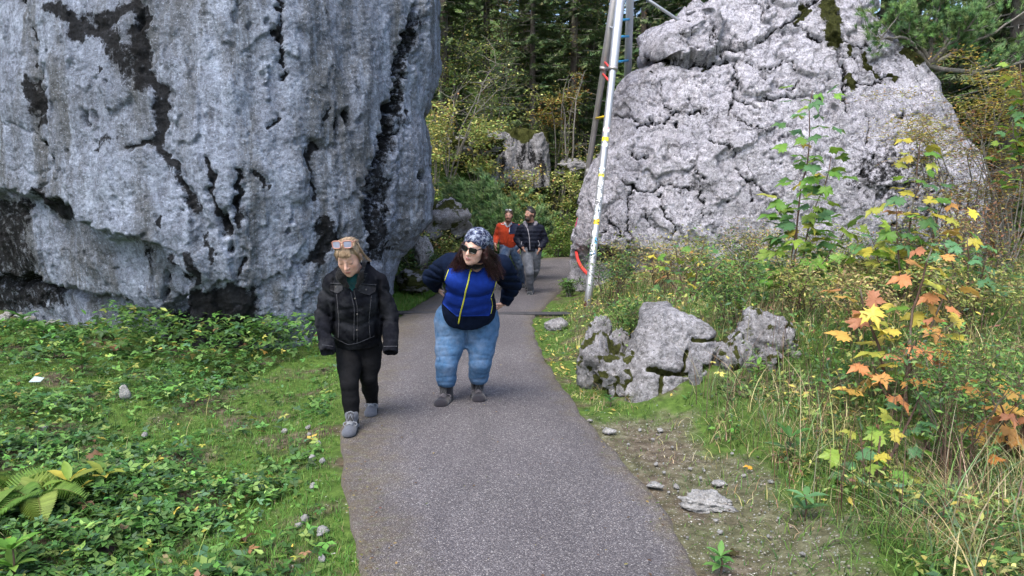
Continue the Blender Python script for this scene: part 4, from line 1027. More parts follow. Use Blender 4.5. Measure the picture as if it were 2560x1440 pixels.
for x, y, k, s in ((-6.5, 31, 0, 1), (-4.2, 29.5, 1, .95), (.7, 34.5, 0, 1), (3.0, 36, 0, 1.1), (5.8, 32, 0, 1), (7.6, 30, 2, .9), (9.5, 27, 0, .9), (12, 31, 1, 1), (14.5, 26, 0, 1), (17, 22, 0, 1.05), (13.2, 20, 1, 1), (19.5, 28, 2, 1), (10.5, 22.5, 1, 1), (16.5, 17.5, 0, 1), (11.6, 17, 1, .9),
                   (-5.5, 36, 2, 1), (-3.3, 38, 0, 1.1), (-1.3, 37, 1, 1.1), (.5, 40, 2, 1.1), (4.6, 40, 2, 1.1), (7, 37, 0, 1.1), (22, 22, 0, 1.1), (-9, 33, 1, 1), (-12, 28, 0, 1), (25, 32, 1, 1.1), (10, 42, 0, 1.2), (16, 38, 2, 1.2), (-7, 24, 1, .9), (21, 17, 1, 1.0), (28, 25, 0, 1.1),
                   (-14, 20, 0, 1.1), (-17, 13, 2, 1), (-16, 6, 0, 1.1), (18, 10, 1, 1), (15, 4, 0, 1)):  # side spruces out of view, added to block light and fill other views
    spruce(x, y, k, s * random.uniform(.92, 1.08), 'spruce in the dark forest behind the boulders', 'spruces of the forest behind')

def arc(p0, p1, sag, n=8, wob=.03, rg=RNG):
    t = np.linspace(0, 1, n)[:, None]; p0 = np.array(p0, float); p1 = np.array(p1, float)
    L = np.linalg.norm(p1 - p0)
    w = np.cumsum(rg.normal(0, wob * L / n ** .5, (n, 3)), 0); w -= t * w[-1]
    return p0 * (1 - t) + p1 * t + np.array([0, 0, 1]) * sag * np.sin(t * math.pi) + w
def shrub(name, label, base, spread, height, nst, leaf_n, leaf_s, cols, wts, cat='shrub', group=None, seed=0, tv=None, lean=(0, 0), twig=TWIG, flat=False, stem_r=.012, forks=4, layer=False):
    """woody stems with side twigs; leaves set along the outer twigs"""
    rg = np.random.default_rng(seed); root = empty(name, base); tag(root, label, cat, group)
    st = []; tips = []
    for i in range(nst):
        a = rg.uniform(0, 2 * math.pi); r = spread * rg.uniform(.3, 1)
        end = np.array([math.cos(a) * r + lean[0], math.sin(a) * r * .8 + lean[1], height * rg.uniform(.6, 1)])
        c = arc((rg.normal(0, .05), rg.normal(0, .05), -.1), end, height * .12, 9, .06, rg)
        st.append(tube(c, np.linspace(stem_r, stem_r * .25, 9), 4, False))
        for f in range(forks):
            t = int(rg.integers(3, 9)); q = c[min(t, 8)]
            d = rg.normal(size=3); d[2] = d[2] * (.25 if layer else .5) + (.05 if layer else .3); d /= np.linalg.norm(d)
            L = spread * rg.uniform(.25, .6)
            cc = arc(q, q + d * L, .03, 6, .08, rg); st.append(tube(cc, np.linspace(stem_r * .4, stem_r * .12, 6), 3, False))
            tips.append(cc)
    V, F = merge(st); obj('stems', make_mesh('stems', V, F), twig, root)['kind'] = 'stuff'
    tp = np.concatenate(tips); i = rg.integers(0, len(tp), leaf_n)
    pos = tp[i] + rg.normal(0, 1, (leaf_n, 3)) * spread * np.array([.09, .09, .03 if layer else .07])
    if tv is None: tv = (OV_V, OV_F) if base[1] < 10.5 else (SM_V, SM_F)
    v, f, c = leaf_field(tv[0], tv[1], pos, rg.uniform(.6, 1.2, leaf_n) * leaf_s, pick(cols, wts, leaf_n, .22), (.05, .5) if layer else (.1, 1.0))
    put('foliage', [(v, f, c)], LEAFM, None, None, root, None)
    return root
YG = [(.40, .41, .14), (.28, .35, .10), (.48, .41, .12), (.18, .27, .08), (.36, .21, .09)]
def T(u, v, Y, dz=0.0):
    p = P(u, v, Y); return (p[0], p[1], float(terrain(p[0], p[1])) + dz)
shrub('shrub', 'pale yellow-green shrub above the fluted rock on the forest edge', T(1190, 380, 24.5), 1.7, 2.6, 9, 2600, .14, YG, [4, 4, 1, 2, .6], seed=1)
shrub('shrub', 'yellowish leafy shrub against the corner of the streaked boulder', T(1090, 400, 23), 1.4, 3.0, 8, 2000, .13, YG, [4, 3, 2, 1, .8], seed=2)
shrub('shrub', 'arching shrub with golden leaf tips over the mossy rock', T(1290, 360, 25.5), 1.3, 2.2, 7, 1300, .13, YG, [3, 2, 3, 1, 1], seed=3, lean=(.4, 0))
shrub('shrub', 'small golden bush beside the men on the slope', T(1285, 500, 18.7), .75, 1.5, 8, 1500, .085, YG, [4, 3, 4, 2, .3], seed=4)
shrub('shrub', 'light green shrub right of the fluted rock', T(1415, 400, 26.5), 1.3, 2.4, 7, 1600, .13, YG, [3, 4, 1, 3, .5], seed=5)
shrub('shrub', 'ivy-green bush under the corner of the streaked boulder', T(1040, 660, 13.2), .45, .95, 9, 1900, .055, [(.035, .08, .02), (.06, .12, .03), (.2, .24, .06)], [4, 3, 1.2], seed=6)
shrub('shrub', 'yellow-green bush on the mossy bank behind the woman in blue', T(1110, 560, 14.0), .8, 1.5, 9, 2400, .07, YG, [4, 4, 2, 2, .3], seed=7)
shrub('shrub', 'broad leafy bush on the bank beside the dwarf pine', T(1140, 620, 15.5), .9, 1.1, 9, 2000, .07, YG, [3, 4, 1, 4, .2], seed=8)
shrub('shrub', 'leafy green bush at the edge of the path below the slope', T(1390, 560, 24.3), 1.2, 1.2, 9, 1900, .1, [(.1, .19, .04), (.16, .24, .06), (.28, .29, .08)], [4, 4, 2], seed=9)
shrub('shrub', 'rowan shrub with rusty orange leaf sprays high before the spruces', T(1390, 200, 27.5), 1.6, 5.6, 5, 1500, .12, [(.34, .25, .08), (.36, .20, .05), (.28, .28, .08)], [3, 2, 3], seed=10, stem_r=.03)
shrub('young_tree', 'thin grey bare young tree leaning before the dark spruces', T(1405, 330, 27), 1.0, 5.5, 3, 260, .1, YG, [3, 3, 1, 3, 0], 'tree', seed=11, stem_r=.05, forks=10)
for i_, (u_, Y_, h_, nl_, lab) in enumerate(((1150, 28.5, 8.5, 900, 'slender young tree with sparse yellow leaves beside the boulder corner'), (1285, 29.5, 9.0, 1000, 'young tree with thin pale crown above the fluted rock'), (1455, 29.5, 8.5, 1000, 'young tree with pale green crown behind the tripod'), (2400, 17.5, 7.0, 900, 'thin young tree behind the dwarf pine'), (1640, 22.5, 8.0, 700, 'slender young tree between the tripod and the boulder top'))):
    shrub('young_tree', lab, T(u_, 330, Y_), h_ * .26, h_, 5, nl_ * 2, .12, [(.17, .21, .07), (.12, .17, .05), (.26, .23, .07), (.24, .17, .07)], [4, 4, 1.5, 1], 'tree', seed=400 + i_, stem_r=.03, forks=14, twig=BARK)
shrub('young_tree', 'leafless tangled grey sapling beside the corner of the boulder', T(1120, 300, 24), 2.0, 4.6, 6, 500, .1, YG, [3, 3, 1, 3, 0], 'tree', seed=12, stem_r=.03, forks=12)
shrub('shrub', 'low leafy clump at the foot of the rear tripod leg', T(1425, 745, 13.3), .30, .34, 8, 700, .06, [(.10, .2, .05), (.16, .26, .07), (.06, .13, .03)], [4, 3, 2], seed=13)
rg_ = np.random.default_rng(77)
DRY = [(.36, .34, .10), (.26, .30, .08), (.30, .20, .10), (.15, .22, .06), (.40, .33, .14)]
for i_, (u_, v_, Y_, lab) in enumerate(((1560, 720, 10.2, 'yellow-green weedy bush at the foot of the front tripod leg'), (1640, 740, 9.6, 'dry tan bush in front of the left half of the pale boulder'), (1720, 740, 10.4, 'tangled yellow-green bush against the pale boulder foot'), (1800, 760, 9.2, 'brown-stemmed weedy bush above the slanted rock'), (1900, 770, 9.8, 'pale green bush left of the tall green maple'), (2080, 780, 8.9, 'dry yellowing bush right of the tall green maple'), (2170, 800, 8.0, 'reddish-brown weedy bush under the yellow-green maple'), (2320, 830, 7.4, 'tangled tan bush below the bluish maple'), (2430, 900, 6.2, 'dry weedy bush between the orange maples'), (1990, 850, 7.0, 'straw-coloured weedy bush above the broad pitted rock'), (2120, 900, 6.2, 'green and tan bush left of the orange maple'), (2480, 1120, 4.6, 'leafy green weed bush under the orange-leaved maple'), (2380, 1230, 4.0, 'green weed bush in the right foreground grass'), (1530, 760, 9.6, 'light green weed bush beside the small upright rock'), (1830, 900, 6.9, 'tan weed bush spilling over the right half of the outcrop'), (1575, 845, 7.4, 'yellow-green weed bush behind the small mossy rocks'), (2230, 740, 8.6, 'tall tan weed bush hiding the right foot of the pale boulder'), (1850, 730, 10.6, 'tall green weed bush hiding the middle foot of the pale boulder'))):
    w_ = ([3, 3, 1, 3, 1], [2, 1, 3, 1, 3], [3, 4, 1, 2, 1])[i_ % 3]
    shrub('weed_bush', lab, T(u_, v_, Y_), rg_.uniform(.45, .68), rg_.uniform(.55, .9), 13, int(900 * min(1.6, 8 / Y_ + .3)), .05 if Y_ > 5 else .042, DRY if i_ < 11 else GREEN, w_, cat='bush', seed=200 + i_, forks=5, stem_r=.006, twig=STEM)
for i_, (u_, v_, Y_, h_, lab) in enumerate(((1120, 330, 27, 4.2, 'tall yellow-green shrub standing behind the corner of the streaked boulder'), (1240, 300, 28.5, 4.5, 'tall light green shrub in front of the dark trunks'), (1340, 330, 28, 3.8, 'yellow shrub behind the fluted rock'), (1450, 360, 27.5, 3.6, 'leafy shrub behind the tripod'), (1500, 420, 25.5, 2.6, 'green shrub between the tripod and the path bend'), (1170, 470, 19.5, 1.6, 'yellow-green shrub left of the dark dwarf pine'), (1350, 480, 25.2, 1.6, 'pale shrub below the fluted rock'), (1250, 430, 22.5, 1.8, 'round green shrub behind the dwarf pine'))):
    shrub('shrub', lab, T(u_, v_, Y_), h_ * .42, h_, 9, 1500, .125 if Y_ > 22 else .09, YG, [4, 4, 1, 3, .3], seed=300 + i_, stem_r=.02, forks=6)
# beech bush with layered yellow and russet leaves at the right edge
BE = [(.42, .39, .09), (.30, .32, .08), (.46, .32, .08), (.25, .12, .06), (.32, .17, .09)]
shrub('beech_bush', 'beech bush with flat sprays of yellow leaves over the pale boulder edge', T(2440, 620, 10.0), 1.35, 2.9, 14, 7600, .066, BE, [5, 4, 3, .8, 1], seed=21, lean=(-.35, -.2), layer=True, forks=7, stem_r=.014)
shrub('beech_bush', 'russet-leaved beech bush with thin bare twigs beside the pale boulder', T(2530, 640, 9.2), 1.0, 2.3, 12, 2600, .055, BE, [1, 1, 1, 5, 4], seed=22, lean=(-.1, -.2), layer=True, forks=8, stem_r=.012)
shrub('bramble_bush', 'reddish brown twiggy bush at the foot of the beech', T(2460, 700, 8.3), .8, .9, 14, 1500, .05, BE, [1, 1, 1, 4, 5], seed=23, forks=7, stem_r=.008)

def tuft_template(n=26, L=1.0):
    rg = np.random.default_rng(9); V = []; F = []
    for i in range(n):
        a = rg.uniform(0, 2 * math.pi); e = rg.uniform(.15, 1.1); b = rg.uniform(0, .5)
        d = np.array([math.cos(a) * math.sin(e), math.sin(a) * math.sin(e), math.cos(e)]); s = np.cross(d, [.3, .5, .8]); s /= np.linalg.norm(s)
        o = np.array([0, 0, b * .8]); k = len(V); V += [o - s * .036, o + s * .036, o + d * L * rg.uniform(.5, .75)]; F.append((k, k + 1, k + 2))
    return np.array(V), np.array(F)
TUF = tuft_template()
def dwarf_pine(label, base, limbs, tufts, ts, seed, spread=.28, cols=[(.10, .18, .06), (.13, .22, .07), (.065, .13, .05)]):
    rg = np.random.default_rng(seed); root = empty('dwarf_pine', base); tag(root, label, 'shrub')
    st = []; pos = []; dirs = []
    for (end, sag, nsub) in limbs:
        c = arc((0, 0, 0), end, sag, 12, .05, rg); st.append(tube(c, np.linspace(.045, .014, 12), 6, False))
        for k in range(nsub):
            q = c[int(rg.integers(3, 12))]; L = np.linalg.norm(end) * rg.uniform(.18, .42)
            d = (c[-1] - c[0]) / np.linalg.norm(c[-1] - c[0]) + rg.normal(0, .6, 3) + [0, 0, .5]; d /= np.linalg.norm(d)
            cc = arc(q, q + d * L, -.08 * L, 6, .07, rg); st.append(tube(cc, np.linspace(.014, .006, 6), 4, False))
            m = int(tufts)
            j = rg.integers(2, 6, m); pos.append(cc[j] + rg.normal(0, .3, (m, 3)) * spread + [0, 0, .04]); dirs.append(np.tile(d, (m, 1)) + rg.normal(0, .35, (m, 3)) + [0, 0, .5])
    V, F = merge(st); obj('branches', make_mesh('branches', V, F), TWIG, root)['kind'] = 'stuff'
    pos = np.concatenate(pos); d = np.concatenate(dirs); d /= np.linalg.norm(d, axis=1, keepdims=True)
    s = np.cross(d, [.37, .8, .1]); s /= np.linalg.norm(s, axis=1, keepdims=True); u_ = np.cross(d, s)
    M = np.stack([s, u_, d], -1) * rg.uniform(.7, 1.25, len(pos))[:, None, None] * ts
    V, F = stamp(TUF[0], TUF[1], M, pos)
    put('needles', [(V, F, np.repeat(pick(cols, [3, 3, 2], len(pos), .2), len(TUF[0]), 0))], NEEDM, None, None, root, None)
b = P(2325, 165, 12.9)
dwarf_pine('gnarled dwarf pine spreading from the top of the pale boulder', b, [(P(2560, 30, 12.2) - b, -.1, 16), (P(2480, 10, 12.6) - b, .1, 14), (P(2240, 60, 12.5) - b, .15, 12), (P(2350, 20, 12.7) - b, .1, 14), (P(2620, 130, 12.0) - b, -.2, 14), (P(2420, 70, 12.0) - b, .05, 14), (P(2200, 100, 12.3) - b, .2, 8)], 13, .15, 31)
b = np.array(T(1180, 520, 16.6))
dwarf_pine('dark green dwarf pine bush on the bank behind the women', b, [(np.array([-1.1, -.3, 1.2]), .1, 20), (np.array([-.3, -.5, 1.6]), .1, 22), (np.array([.7, -.4, 1.35]), .1, 22), (np.array([1.3, -.6, .9]), .1, 20), (np.array([.3, .3, 1.7]), .1, 18), (np.array([-1.4, -.2, .7]), .1, 16), (np.array([.9, -.9, .5]), .1, 18), (np.array([-.2, -.9, .8]), .1, 18)], 20, .22, 32, .5, [(.11, .19, .07), (.15, .24, .09), (.08, .15, .06)])

# ------------------------------------------------------------------ ferns and broad-leaved plants
def fern(label, base, n, L, seed, cols, group=None):
    rg = np.random.default_rng(seed); root = empty('fern', base); tag(root, label, 'fern', group)
    for k in range(n):
        a = 2 * math.pi * k / n + rg.uniform(-.3, .3); l = L * rg.uniform(.7, 1.1); rise = rg.uniform(.45, .9)
        t = np.linspace(0, 1, 22)
        c = np.stack([np.cos(a) * l * t, np.sin(a) * l * t, l * (rise * t - .75 * t ** 2)], 1)
        sd_ = np.array([-math.sin(a), math.cos(a), 0]); P_ = []; M_ = []
        for i in range(3, 22):
            w = l * .26 * math.sin(min(1, (1 - t[i]) * 1.5 + .06) * math.pi / 2)
            tg = c[i] - c[i - 1]; tg /= np.linalg.norm(tg)
            for s in (-1, 1):
                ax = sd_ * s * .95 + tg * .35; ax /= np.linalg.norm(ax); up = np.cross(ax, tg); up /= np.linalg.norm(up); sdd = np.cross(up, ax)
                P_.append(c[i]); M_.append(np.stack([ax * w, sdd * .050 * l, up * .05], -1))
        tv = np.array([(0, -.25, 0), (0, .25, 0), (.55, .2, .3), (1, 0, -.6), (.55, -.22, .3)]); tf = np.array([(0, 3, 4), (0, 1, 3), (1, 2, 3)])
        V, F = stamp(tv, tf, np.array(M_), np.array(P_))
        rv, rf = tube(c, np.linspace(.005, .0015, 22), 4, False)
        col = cols[int(rg.integers(0, len(cols)))]
        C = np.concatenate([np.repeat(np.clip(np.array(col) * np.exp(rg.normal(0, .12, (len(P_), 1))), 0, 1), 5, 0), np.tile((.14, .15, .04), (len(rv), 1))])
        V, F = merge([(V, F), (rv, rf)])
        obj('frond', make_mesh('frond', V, F, col=C), LEAFM, root)
FG = [(.09, .19, .03), (.13, .23, .04), (.19, .26, .05)]
fern('large yellow-green fern with arching fronds in the left foreground', T(20, 1240, G(20, 1240)[1], .10), 11, .44, 1, FG)
fern('second fern overlapping the large yellow-green fern', T(95, 1250, G(95, 1250)[1], .10), 9, .36, 2, FG)
fern('small dark fern at the foot of the streaked boulder', T(330, 870, 8.0), 8, .3, 3, [(.05, .12, .03), (.08, .16, .04)])
fern('small fern beside the two brown leaves below the boulder', T(575, 900, 7.6), 8, .26, 4, [(.05, .12, .03), (.08, .16, .04)])
def rosette(label, base, n, L, seed, cols, group=None, name='leafy_plant', tiers=2):
    rg = np.random.default_rng(seed); root = empty(name, base); tag(root, label, 'plant', group)
    V, F = tube(np.array([(0, 0, -.05), (.01, 0, L * .6), (0, .01, L * 1.1)]), [.006, .005, .003], 5); obj('stem', make_mesh('stem', V, F), STEM, root)
    tv = np.array([(0, 0, 0), (.2, .12, .05), (.5, .19, .07), (.8, .11, .0), (1, 0, -.12), (.8, -.11, .0), (.5, -.19, .07), (.2, -.12, .05), (.35, 0, .01), (.7, 0, -.03)])
    tf = np.array([(0, 8, 1), (1, 8, 2), (2, 8, 9), (2, 9, 3), (3, 9, 4), (4, 9, 5), (5, 9, 6), (6, 9, 8), (6, 8, 7), (7, 8, 0)])
    for k in range(n):
        a = 2 * math.pi * k / n * 1.0 + rg.uniform(-.25, .25) + (k % tiers) * .5; l = L * rg.uniform(.75, 1.15)
        el = rg.uniform(.1, .8); R_ = Matrix.Rotation(a, 3, 'Z') @ Matrix.Rotation(-el, 3, 'Y')
        v = (np.array(R_) @ (tv * l).T).T + [0, 0, L * (.4 + .6 * (k % tiers) / max(1, tiers - 1))]
        c = np.clip(np.array(cols[int(rg.integers(0, len(cols)))]) * math.exp(rg.normal(0, .15)), 0, 1)
        obj('leaf', make_mesh('leaf', v, tf, col=np.tile(c, (len(v), 1))), LEAFM, root)
RG_ = [(.05, .14, .03), (.08, .18, .04), (.06, .15, .05)]
rosette('broad-leaved plant at the rubble under the overhang', T(60, 850, 8.6), 11, .20, 1, RG_)
rosette('broad-leaved plant next to the overhang rubble, nearer the ferns', T(110, 860, 8.3), 10, .17, 2, RG_)
rosette('star-shaped green plant among the left ground cover', T(205, 940, 7.2), 9, .15, 3, RG_)
rosette('yellowing broad-leaved plant beside the large fern', T(175, 1230, G(175, 1230)[1]), 12, .17, 4, [(.25, .30, .05), (.16, .25, .04), (.40, .36, .06)])
rosette('yellow and green lily-like plant right of the large fern', T(260, 1200, G(260, 1200)[1]), 12, .15, 5, [(.25, .30, .05), (.12, .22, .04), (.42, .36, .06)])
rosette('bright green leafy plant in the lower left corner', T(30, 1400, G(30, 1400)[1]), 12, .14, 6, [(.10, .24, .03), (.16, .28, .05)])
rosette('upright green plant on the edge of the worn verge', T(1970, 1180, G(1970, 1180)[1]), 10, .14, 7, RG_)
rosette('blue-green plant in the grass beside the worn verge', T(2010, 1320, G(2010, 1320)[1]), 10, .11, 8, [(.10, .22, .09), (.08, .18, .06)])
rosette('fresh green plant at the asphalt edge near the lower rocks', T(1800, 1430, G(1800, 1430)[1]), 12, .075, 9, [(.08, .2, .05), (.12, .26, .06)])
rosette('light green plant under the broad pitted rock', T(1890, 1040, 5.6), 9, .10, 10, [(.12, .26, .04), (.18, .3, .06)])
rosette('pale green upright plant on the bank above the slanted rock', T(1850, 800, 6.9), 12, .14, 11, [(.24, .32, .07), (.3, .34, .08)])
rosette('green leafy plant between the small mossy rocks', T(1590, 880, 6.7), 11, .14, 12, [(.12, .24, .05), (.2, .3, .06)])
rosette('dark green leaves at the foot of the low mossy rock', T(1525, 1010, 5.75), 9, .07, 13, RG_)

# ------------------------------------------------------------------ maple saplings
def maple_leaf_mesh():
    half = [(0, .0), (.10, -.06), (.26, -.20), (.20, -.02), (.46, -.08), (.42, .06), (.58, .20), (.44, .24), (.62, .48), (.40, .46), (.36, .56), (.22, .46), (.20, .68), (.12, .70), (.0, 1.0)]
    # outline in (x: side, y: along midrib)
    R_ = [(x, y) for x, y in half]; L_ = [(-x, y) for x, y in half[1:-1]][::-1]
    out = R_ + L_
    V = [(y - .1, x, 0.16 * abs(x) - .35 * max(0, y - .25) ** 2 - .75 * x * x + .05 * math.sin(9 * x + 5 * y)) for x, y in out]; V.append((.22, 0, -.02)); k = len(V) - 1
    F = [(k, (i + 1) % k, i) for i in range(k)]
    # petiole
    b = len(V); V += [(-.1, .012, 0), (-.1, -.012, 0), (-.6, 0, -.16), (.22, 0, -.02)]
    F += [(b, b + 1, b + 2)]
    return make_mesh('leaf', np.array(V), np.array(F), smooth=True)
def maple_mat():
    m = NM('maple_leaf'); oi = m.n('ObjectInfo'); c = oi.outputs['Color']
    co = m.coord(); n = m.noise(co, 5, 4, .6)
    c = m.mix(m.ramp(n, (.45, 0.0), (.72, .55)), c, m.mix(1, c, (.62, .42, .3), 'MULTIPLY'))
    sx = m.n('SeparateXYZ'); m.set(sx.inputs[0], co)
    # veins: radiate from the leaf base
    ang = m.math('ARCTAN2', sx.outputs[1], m.math('ADD', sx.outputs[0], .12))
    vv = m.math('ABSOLUTE', m.math('SINE', m.math('MULTIPLY', ang, 3.6)))
    c = m.mix(m.ramp(vv, (.0, .45), (.10, 0.0)), c, m.mix(.5, c, (.35, .33, .12), 'MIX'))
    return m.leafy(c, .32, .5, .3)
MAPLE = maple_leaf_mesh(); MAPLE.materials.append(maple_mat())
MG = [(.085, .20, .03), (.12, .25, .035), (.06, .15, .045), (.19, .29, .045), (.07, .17, .07)]
MY = [(.42, .37, .05), (.46, .38, .07), (.32, .34, .06)]
MO = [(.42, .18, .075), (.46, .235, .07), (.38, .16, .085), (.47, .29, .07)]
def maple_leaf(root, off, size, col, rg, tilt=None, toward=None):
    o = bpy.data.objects.new('leaf', MAPLE); COL.objects.link(o); o.parent = root
    yaw = rg.uniform(0, 2 * math.pi) if toward is None else toward
    tl = rg.uniform(-.15, .55) if tilt is None else tilt
    # face up, leaning towards the light at the path
    o.rotation_euler = (Matrix.Rotation(rg.normal(0, .25), 3, 'X') @ Matrix.Rotation(tl, 3, 'X') @ Matrix.Rotation(rg.normal(0, .3), 3, 'Y') @ Matrix.Rotation(yaw, 3, 'Z')).to_euler()
    o.location = tuple(off); o.scale = (size, size, size * rg.uniform(.4, 1.9))
    c = np.clip(np.array(col) * math.exp(rg.normal(0, .13)), 0, 1); o.color = (*c, 1)
def sapling(label, base, stems, seed, size, palette, gap=.13, spreadk=1.0, group=None, r0=.014, start=.2):
    """stems: list of end points (world); leaves sit in opposite pairs along each stem"""
    rg = np.random.default_rng(seed); root = empty('maple_sapling', base); tag(root, label, 'sapling', group)
    base = np.array(base)
    cnt = 0
    for e in stems:
        e = np.array(e) - base
        c = arc((rg.normal(0, .02), rg.normal(0, .02), -.1), e, .02, 12, .03, rg)
        V, F = tube(c, np.linspace(r0, r0 * .3, 12), 6); obj('stem', make_mesh('stem', V, F), STEM, root)
        L = np.linalg.norm(e); t = start; k = 0
        while t <= 1.001:
            q = np.array([np.interp(t, np.linspace(0, 1, 12), c[:, i]) for i in range(3)])
            a0 = k * 1.57 + rg.uniform(-.4, .4)
            sz = size * (1.15 - .5 * t) * rg.uniform(.75, 1.15)
            for s in (0, math.pi):
                if rg.uniform() < .1: continue
                a = a0 + s; rr = sz * rg.uniform(.6, 2.0) * spreadk
                maple_leaf(root, q + np.array([math.cos(a) * rr, math.sin(a) * rr, rg.uniform(-.02, .06)]), sz, palette(t, rg), rg, toward=a)
            t += .42 * gap / L * rg.uniform(.7, 1.3); k += 1
    return root
def pal(*sets):   # (colours, weight at bottom, weight at top)
    def f(t, rg):
        w = np.array([a * (1 - t) + b * t for _, a, b in sets]); i = rg.choice(len(sets), p=w / w.sum())
        cs = sets[i][0]; return cs[int(rg.integers(0, len(cs)))]
    return f
sapling('tall green maple sapling in front of the pale boulder', T(1965, 740, 8.0), [P(2032, 225, 8.0), P(2078, 390, 7.8), P(2000, 520, 8.1), P(2130, 560, 7.9), P(1940, 640, 7.9), P(2085, 620, 7.5)], 1, .22, pal((MG, 6, 8), (MY, 1, .3), (MO, .5, 0)), .16, start=.3)
sapling('yellow-green maple sapling between the tall green and the orange one', T(2250, 760, 7.3), [P(2300, 355, 7.2), P(2360, 500, 7.3), P(2240, 520, 7.1), P(2410, 600, 7.2), P(2180, 600, 7.3)], 2, .2, pal((MG, 6, 3), (MY, 1, 4), (MO, 1, .3)), .17, start=.3)
sapling('orange and yellow maple sapling on the bank', T(2235, 1010, 5.0), [P(2330, 620, 5.0), P(2370, 720, 5.0), P(2150, 720, 5.1), P(2290, 850, 4.85), P(2180, 905, 4.8)], 3, .19, pal((MO, 7, 7), (MY, 2, 3), (MG, 1.2, .6)), .2, .65, start=.4, r0=.016)
sapling('green maple sapling with bluish leaves right of the orange one', T(2420, 760, 6.6), [P(2420, 590, 6.6), P(2470, 640, 6.5), P(2360, 610, 6.6)], 4, .17, pal(([(.08, .20, .09), (.10, .23, .08)], 5, 5), (MG, 1, 1)), .15, start=.45)
sapling('orange-leaved maple sapling at the right end of the bank', T(2530, 1180, 4.2), [P(2470, 950, 4.2), P(2545, 930, 4.25), P(2590, 1000, 4.1), P(2500, 1010, 4.0)], 5, .15, pal((MO, 6, 7), (MY, 2, 2), (MG, 1, 0)), .2, .7, start=.45, r0=.014)
sapling('low bright green maple seedling in the right foreground grass', T(2190, 1260, 3.9), [P(2200, 1090, 3.95), P(2300, 990, 4.2), P(2150, 1150, 3.9), P(2260, 1180, 3.8), P(2110, 1200, 3.95)], 6, .12, pal((MG, 6, 7), (MY, .6, .3)), .12, start=.4)
sapling('maple seedling with green leaves under the orange sapling', T(2330, 1150, 4.3), [P(2300, 1060, 4.3), P(2400, 1090, 4.3)], 7, .12, pal((MG, 1, 1)), .12, start=.4)
sapling('small yellow maple seedling growing against the slanted rock', T(1805, 1000, 5.65), [P(1800, 905, 5.65), P(1810, 925, 5.6), P(1788, 945, 5.6)], 8, .075, pal(([(.50, .47, .12), (.48, .42, .08)], 1, 1)), .1, start=.9, r0=.004)
sapling('green maple branch leaves at the right end above the beech', T(2620, 700, 7.4), [P(2550, 160, 7.4), P(2570, 240, 7.4), P(2530, 300, 7.5)], 9, .17, pal((MG, 3, 5), (MY, 1, .3)), .17, start=.6)
sapling('small green and rusty maple seedlings behind the slanted rock', T(1720, 760, 8.6), [P(1690, 610, 8.6), P(1760, 600, 8.6), P(1640, 640, 8.7), P(1820, 640, 8.5)], 10, .15, pal((MG, 4, 5), (MO, 1, .6), (MY, .6, .4)), .18, start=.4)
# fallen leaves
def fallen(label, u, v, s, col, seed, z=0.03):
    p = G(u, v); rg = np.random.default_rng(seed)
    root = obj('fallen_leaf', MAPLE, loc=(p[0], p[1], float(terrain(p[0], p[1])) + z)); root.color = (*col, 1)
    root.rotation_euler = (rg.normal(.15, .2), rg.normal(0, .2), rg.uniform(0, 6)); root.scale = (s, s, s * 1.6); tag(root, label, 'leaf')
fallen('curled brown fallen leaf below the streaked boulder', 268, 880, .24, (.22, .12, .07), 1, .10)
fallen('yellow-brown fallen leaf below the black foot of the boulder', 490, 885, .26, (.32, .26, .09), 2, .12)
fallen('dark brown fallen leaf near the lower left grass', 615, 1305, .11, (.09, .045, .03), 3)
fallen('brown curled leaf beside the fern', 235, 1130, .12, (.16, .09, .05), 4, .08)
fallen('orange fallen leaf on the worn verge', 1875, 1192, .05, (.6, .32, .04), 5)
fallen('brown leaf at the asphalt edge in the foreground', 1830, 1390, .11, (.13, .09, .07), 6)
fallen('dull purple fallen leaf deep in the left foreground', 250, 1320, .16, (.06, .04, .04), 7, .02)
fallen('russet fallen leaf low in the right foreground grass', 2490, 1245, .09, (.5, .2, .05), 8, .12)
# pale scrap of paper lying in the leaves
def litter():
    p = G(92, 962); V = np.array([(-.09, -.05, .0), (.07, -.06, .015), (.10, .04, .03), (-.04, .06, .04), (0, 0, .03)]) * .6; F = np.array([(0, 1, 4), (1, 2, 4), (2, 3, 4), (3, 0, 4)])
    V = np.concatenate([V, V - [0, 0, .004]]); F = np.concatenate([F, F[:, ::-1] + 5])
    m = NM('pale_paper'); o = obj('paper_scrap', make_mesh('paper_scrap', V, F, smooth=False), m.principled((.30, .36, .35), .7), loc=(p[0], p[1], float(terrain(p[0], p[1])) + .08), rot=(.3, .1, .3))
    tag(o, 'pale crumpled scrap of paper lying in the left ground cover', 'litter')
litter()

# scattered leaf bits and needles on the asphalt, thicker towards its edges
lx = RNG.uniform(-2, 2, 5200); ly = 1 / RNG.uniform(1 / 14., 1 / 2.4, 5200)
tt = (lx - path_xl(ly)) / (path_xr(ly) - path_xl(ly)); k = (tt > 0) & (tt < 1); ed = np.minimum(tt, 1 - tt); k &= RNG.uniform(size=len(lx)) < .05 + .95 * np.exp(-(ed / .06) ** 1.0)
lp = np.stack([lx[k], ly[k], np.full(k.sum(), .034)], 1); nl = len(lp)
put('leaf_litter', [leaf_field(SM_V, SM_F, lp, RNG.uniform(.008, .028, nl), pick([(.10, .06, .035), (.16, .11, .05), (.08, .10, .03), (.3, .24, .08)], [4, 3, 2, 1], nl), (.0, .25))], LEAFM, 'dry leaf bits and needles scattered along the edges of the asphalt', 'leaf litter')

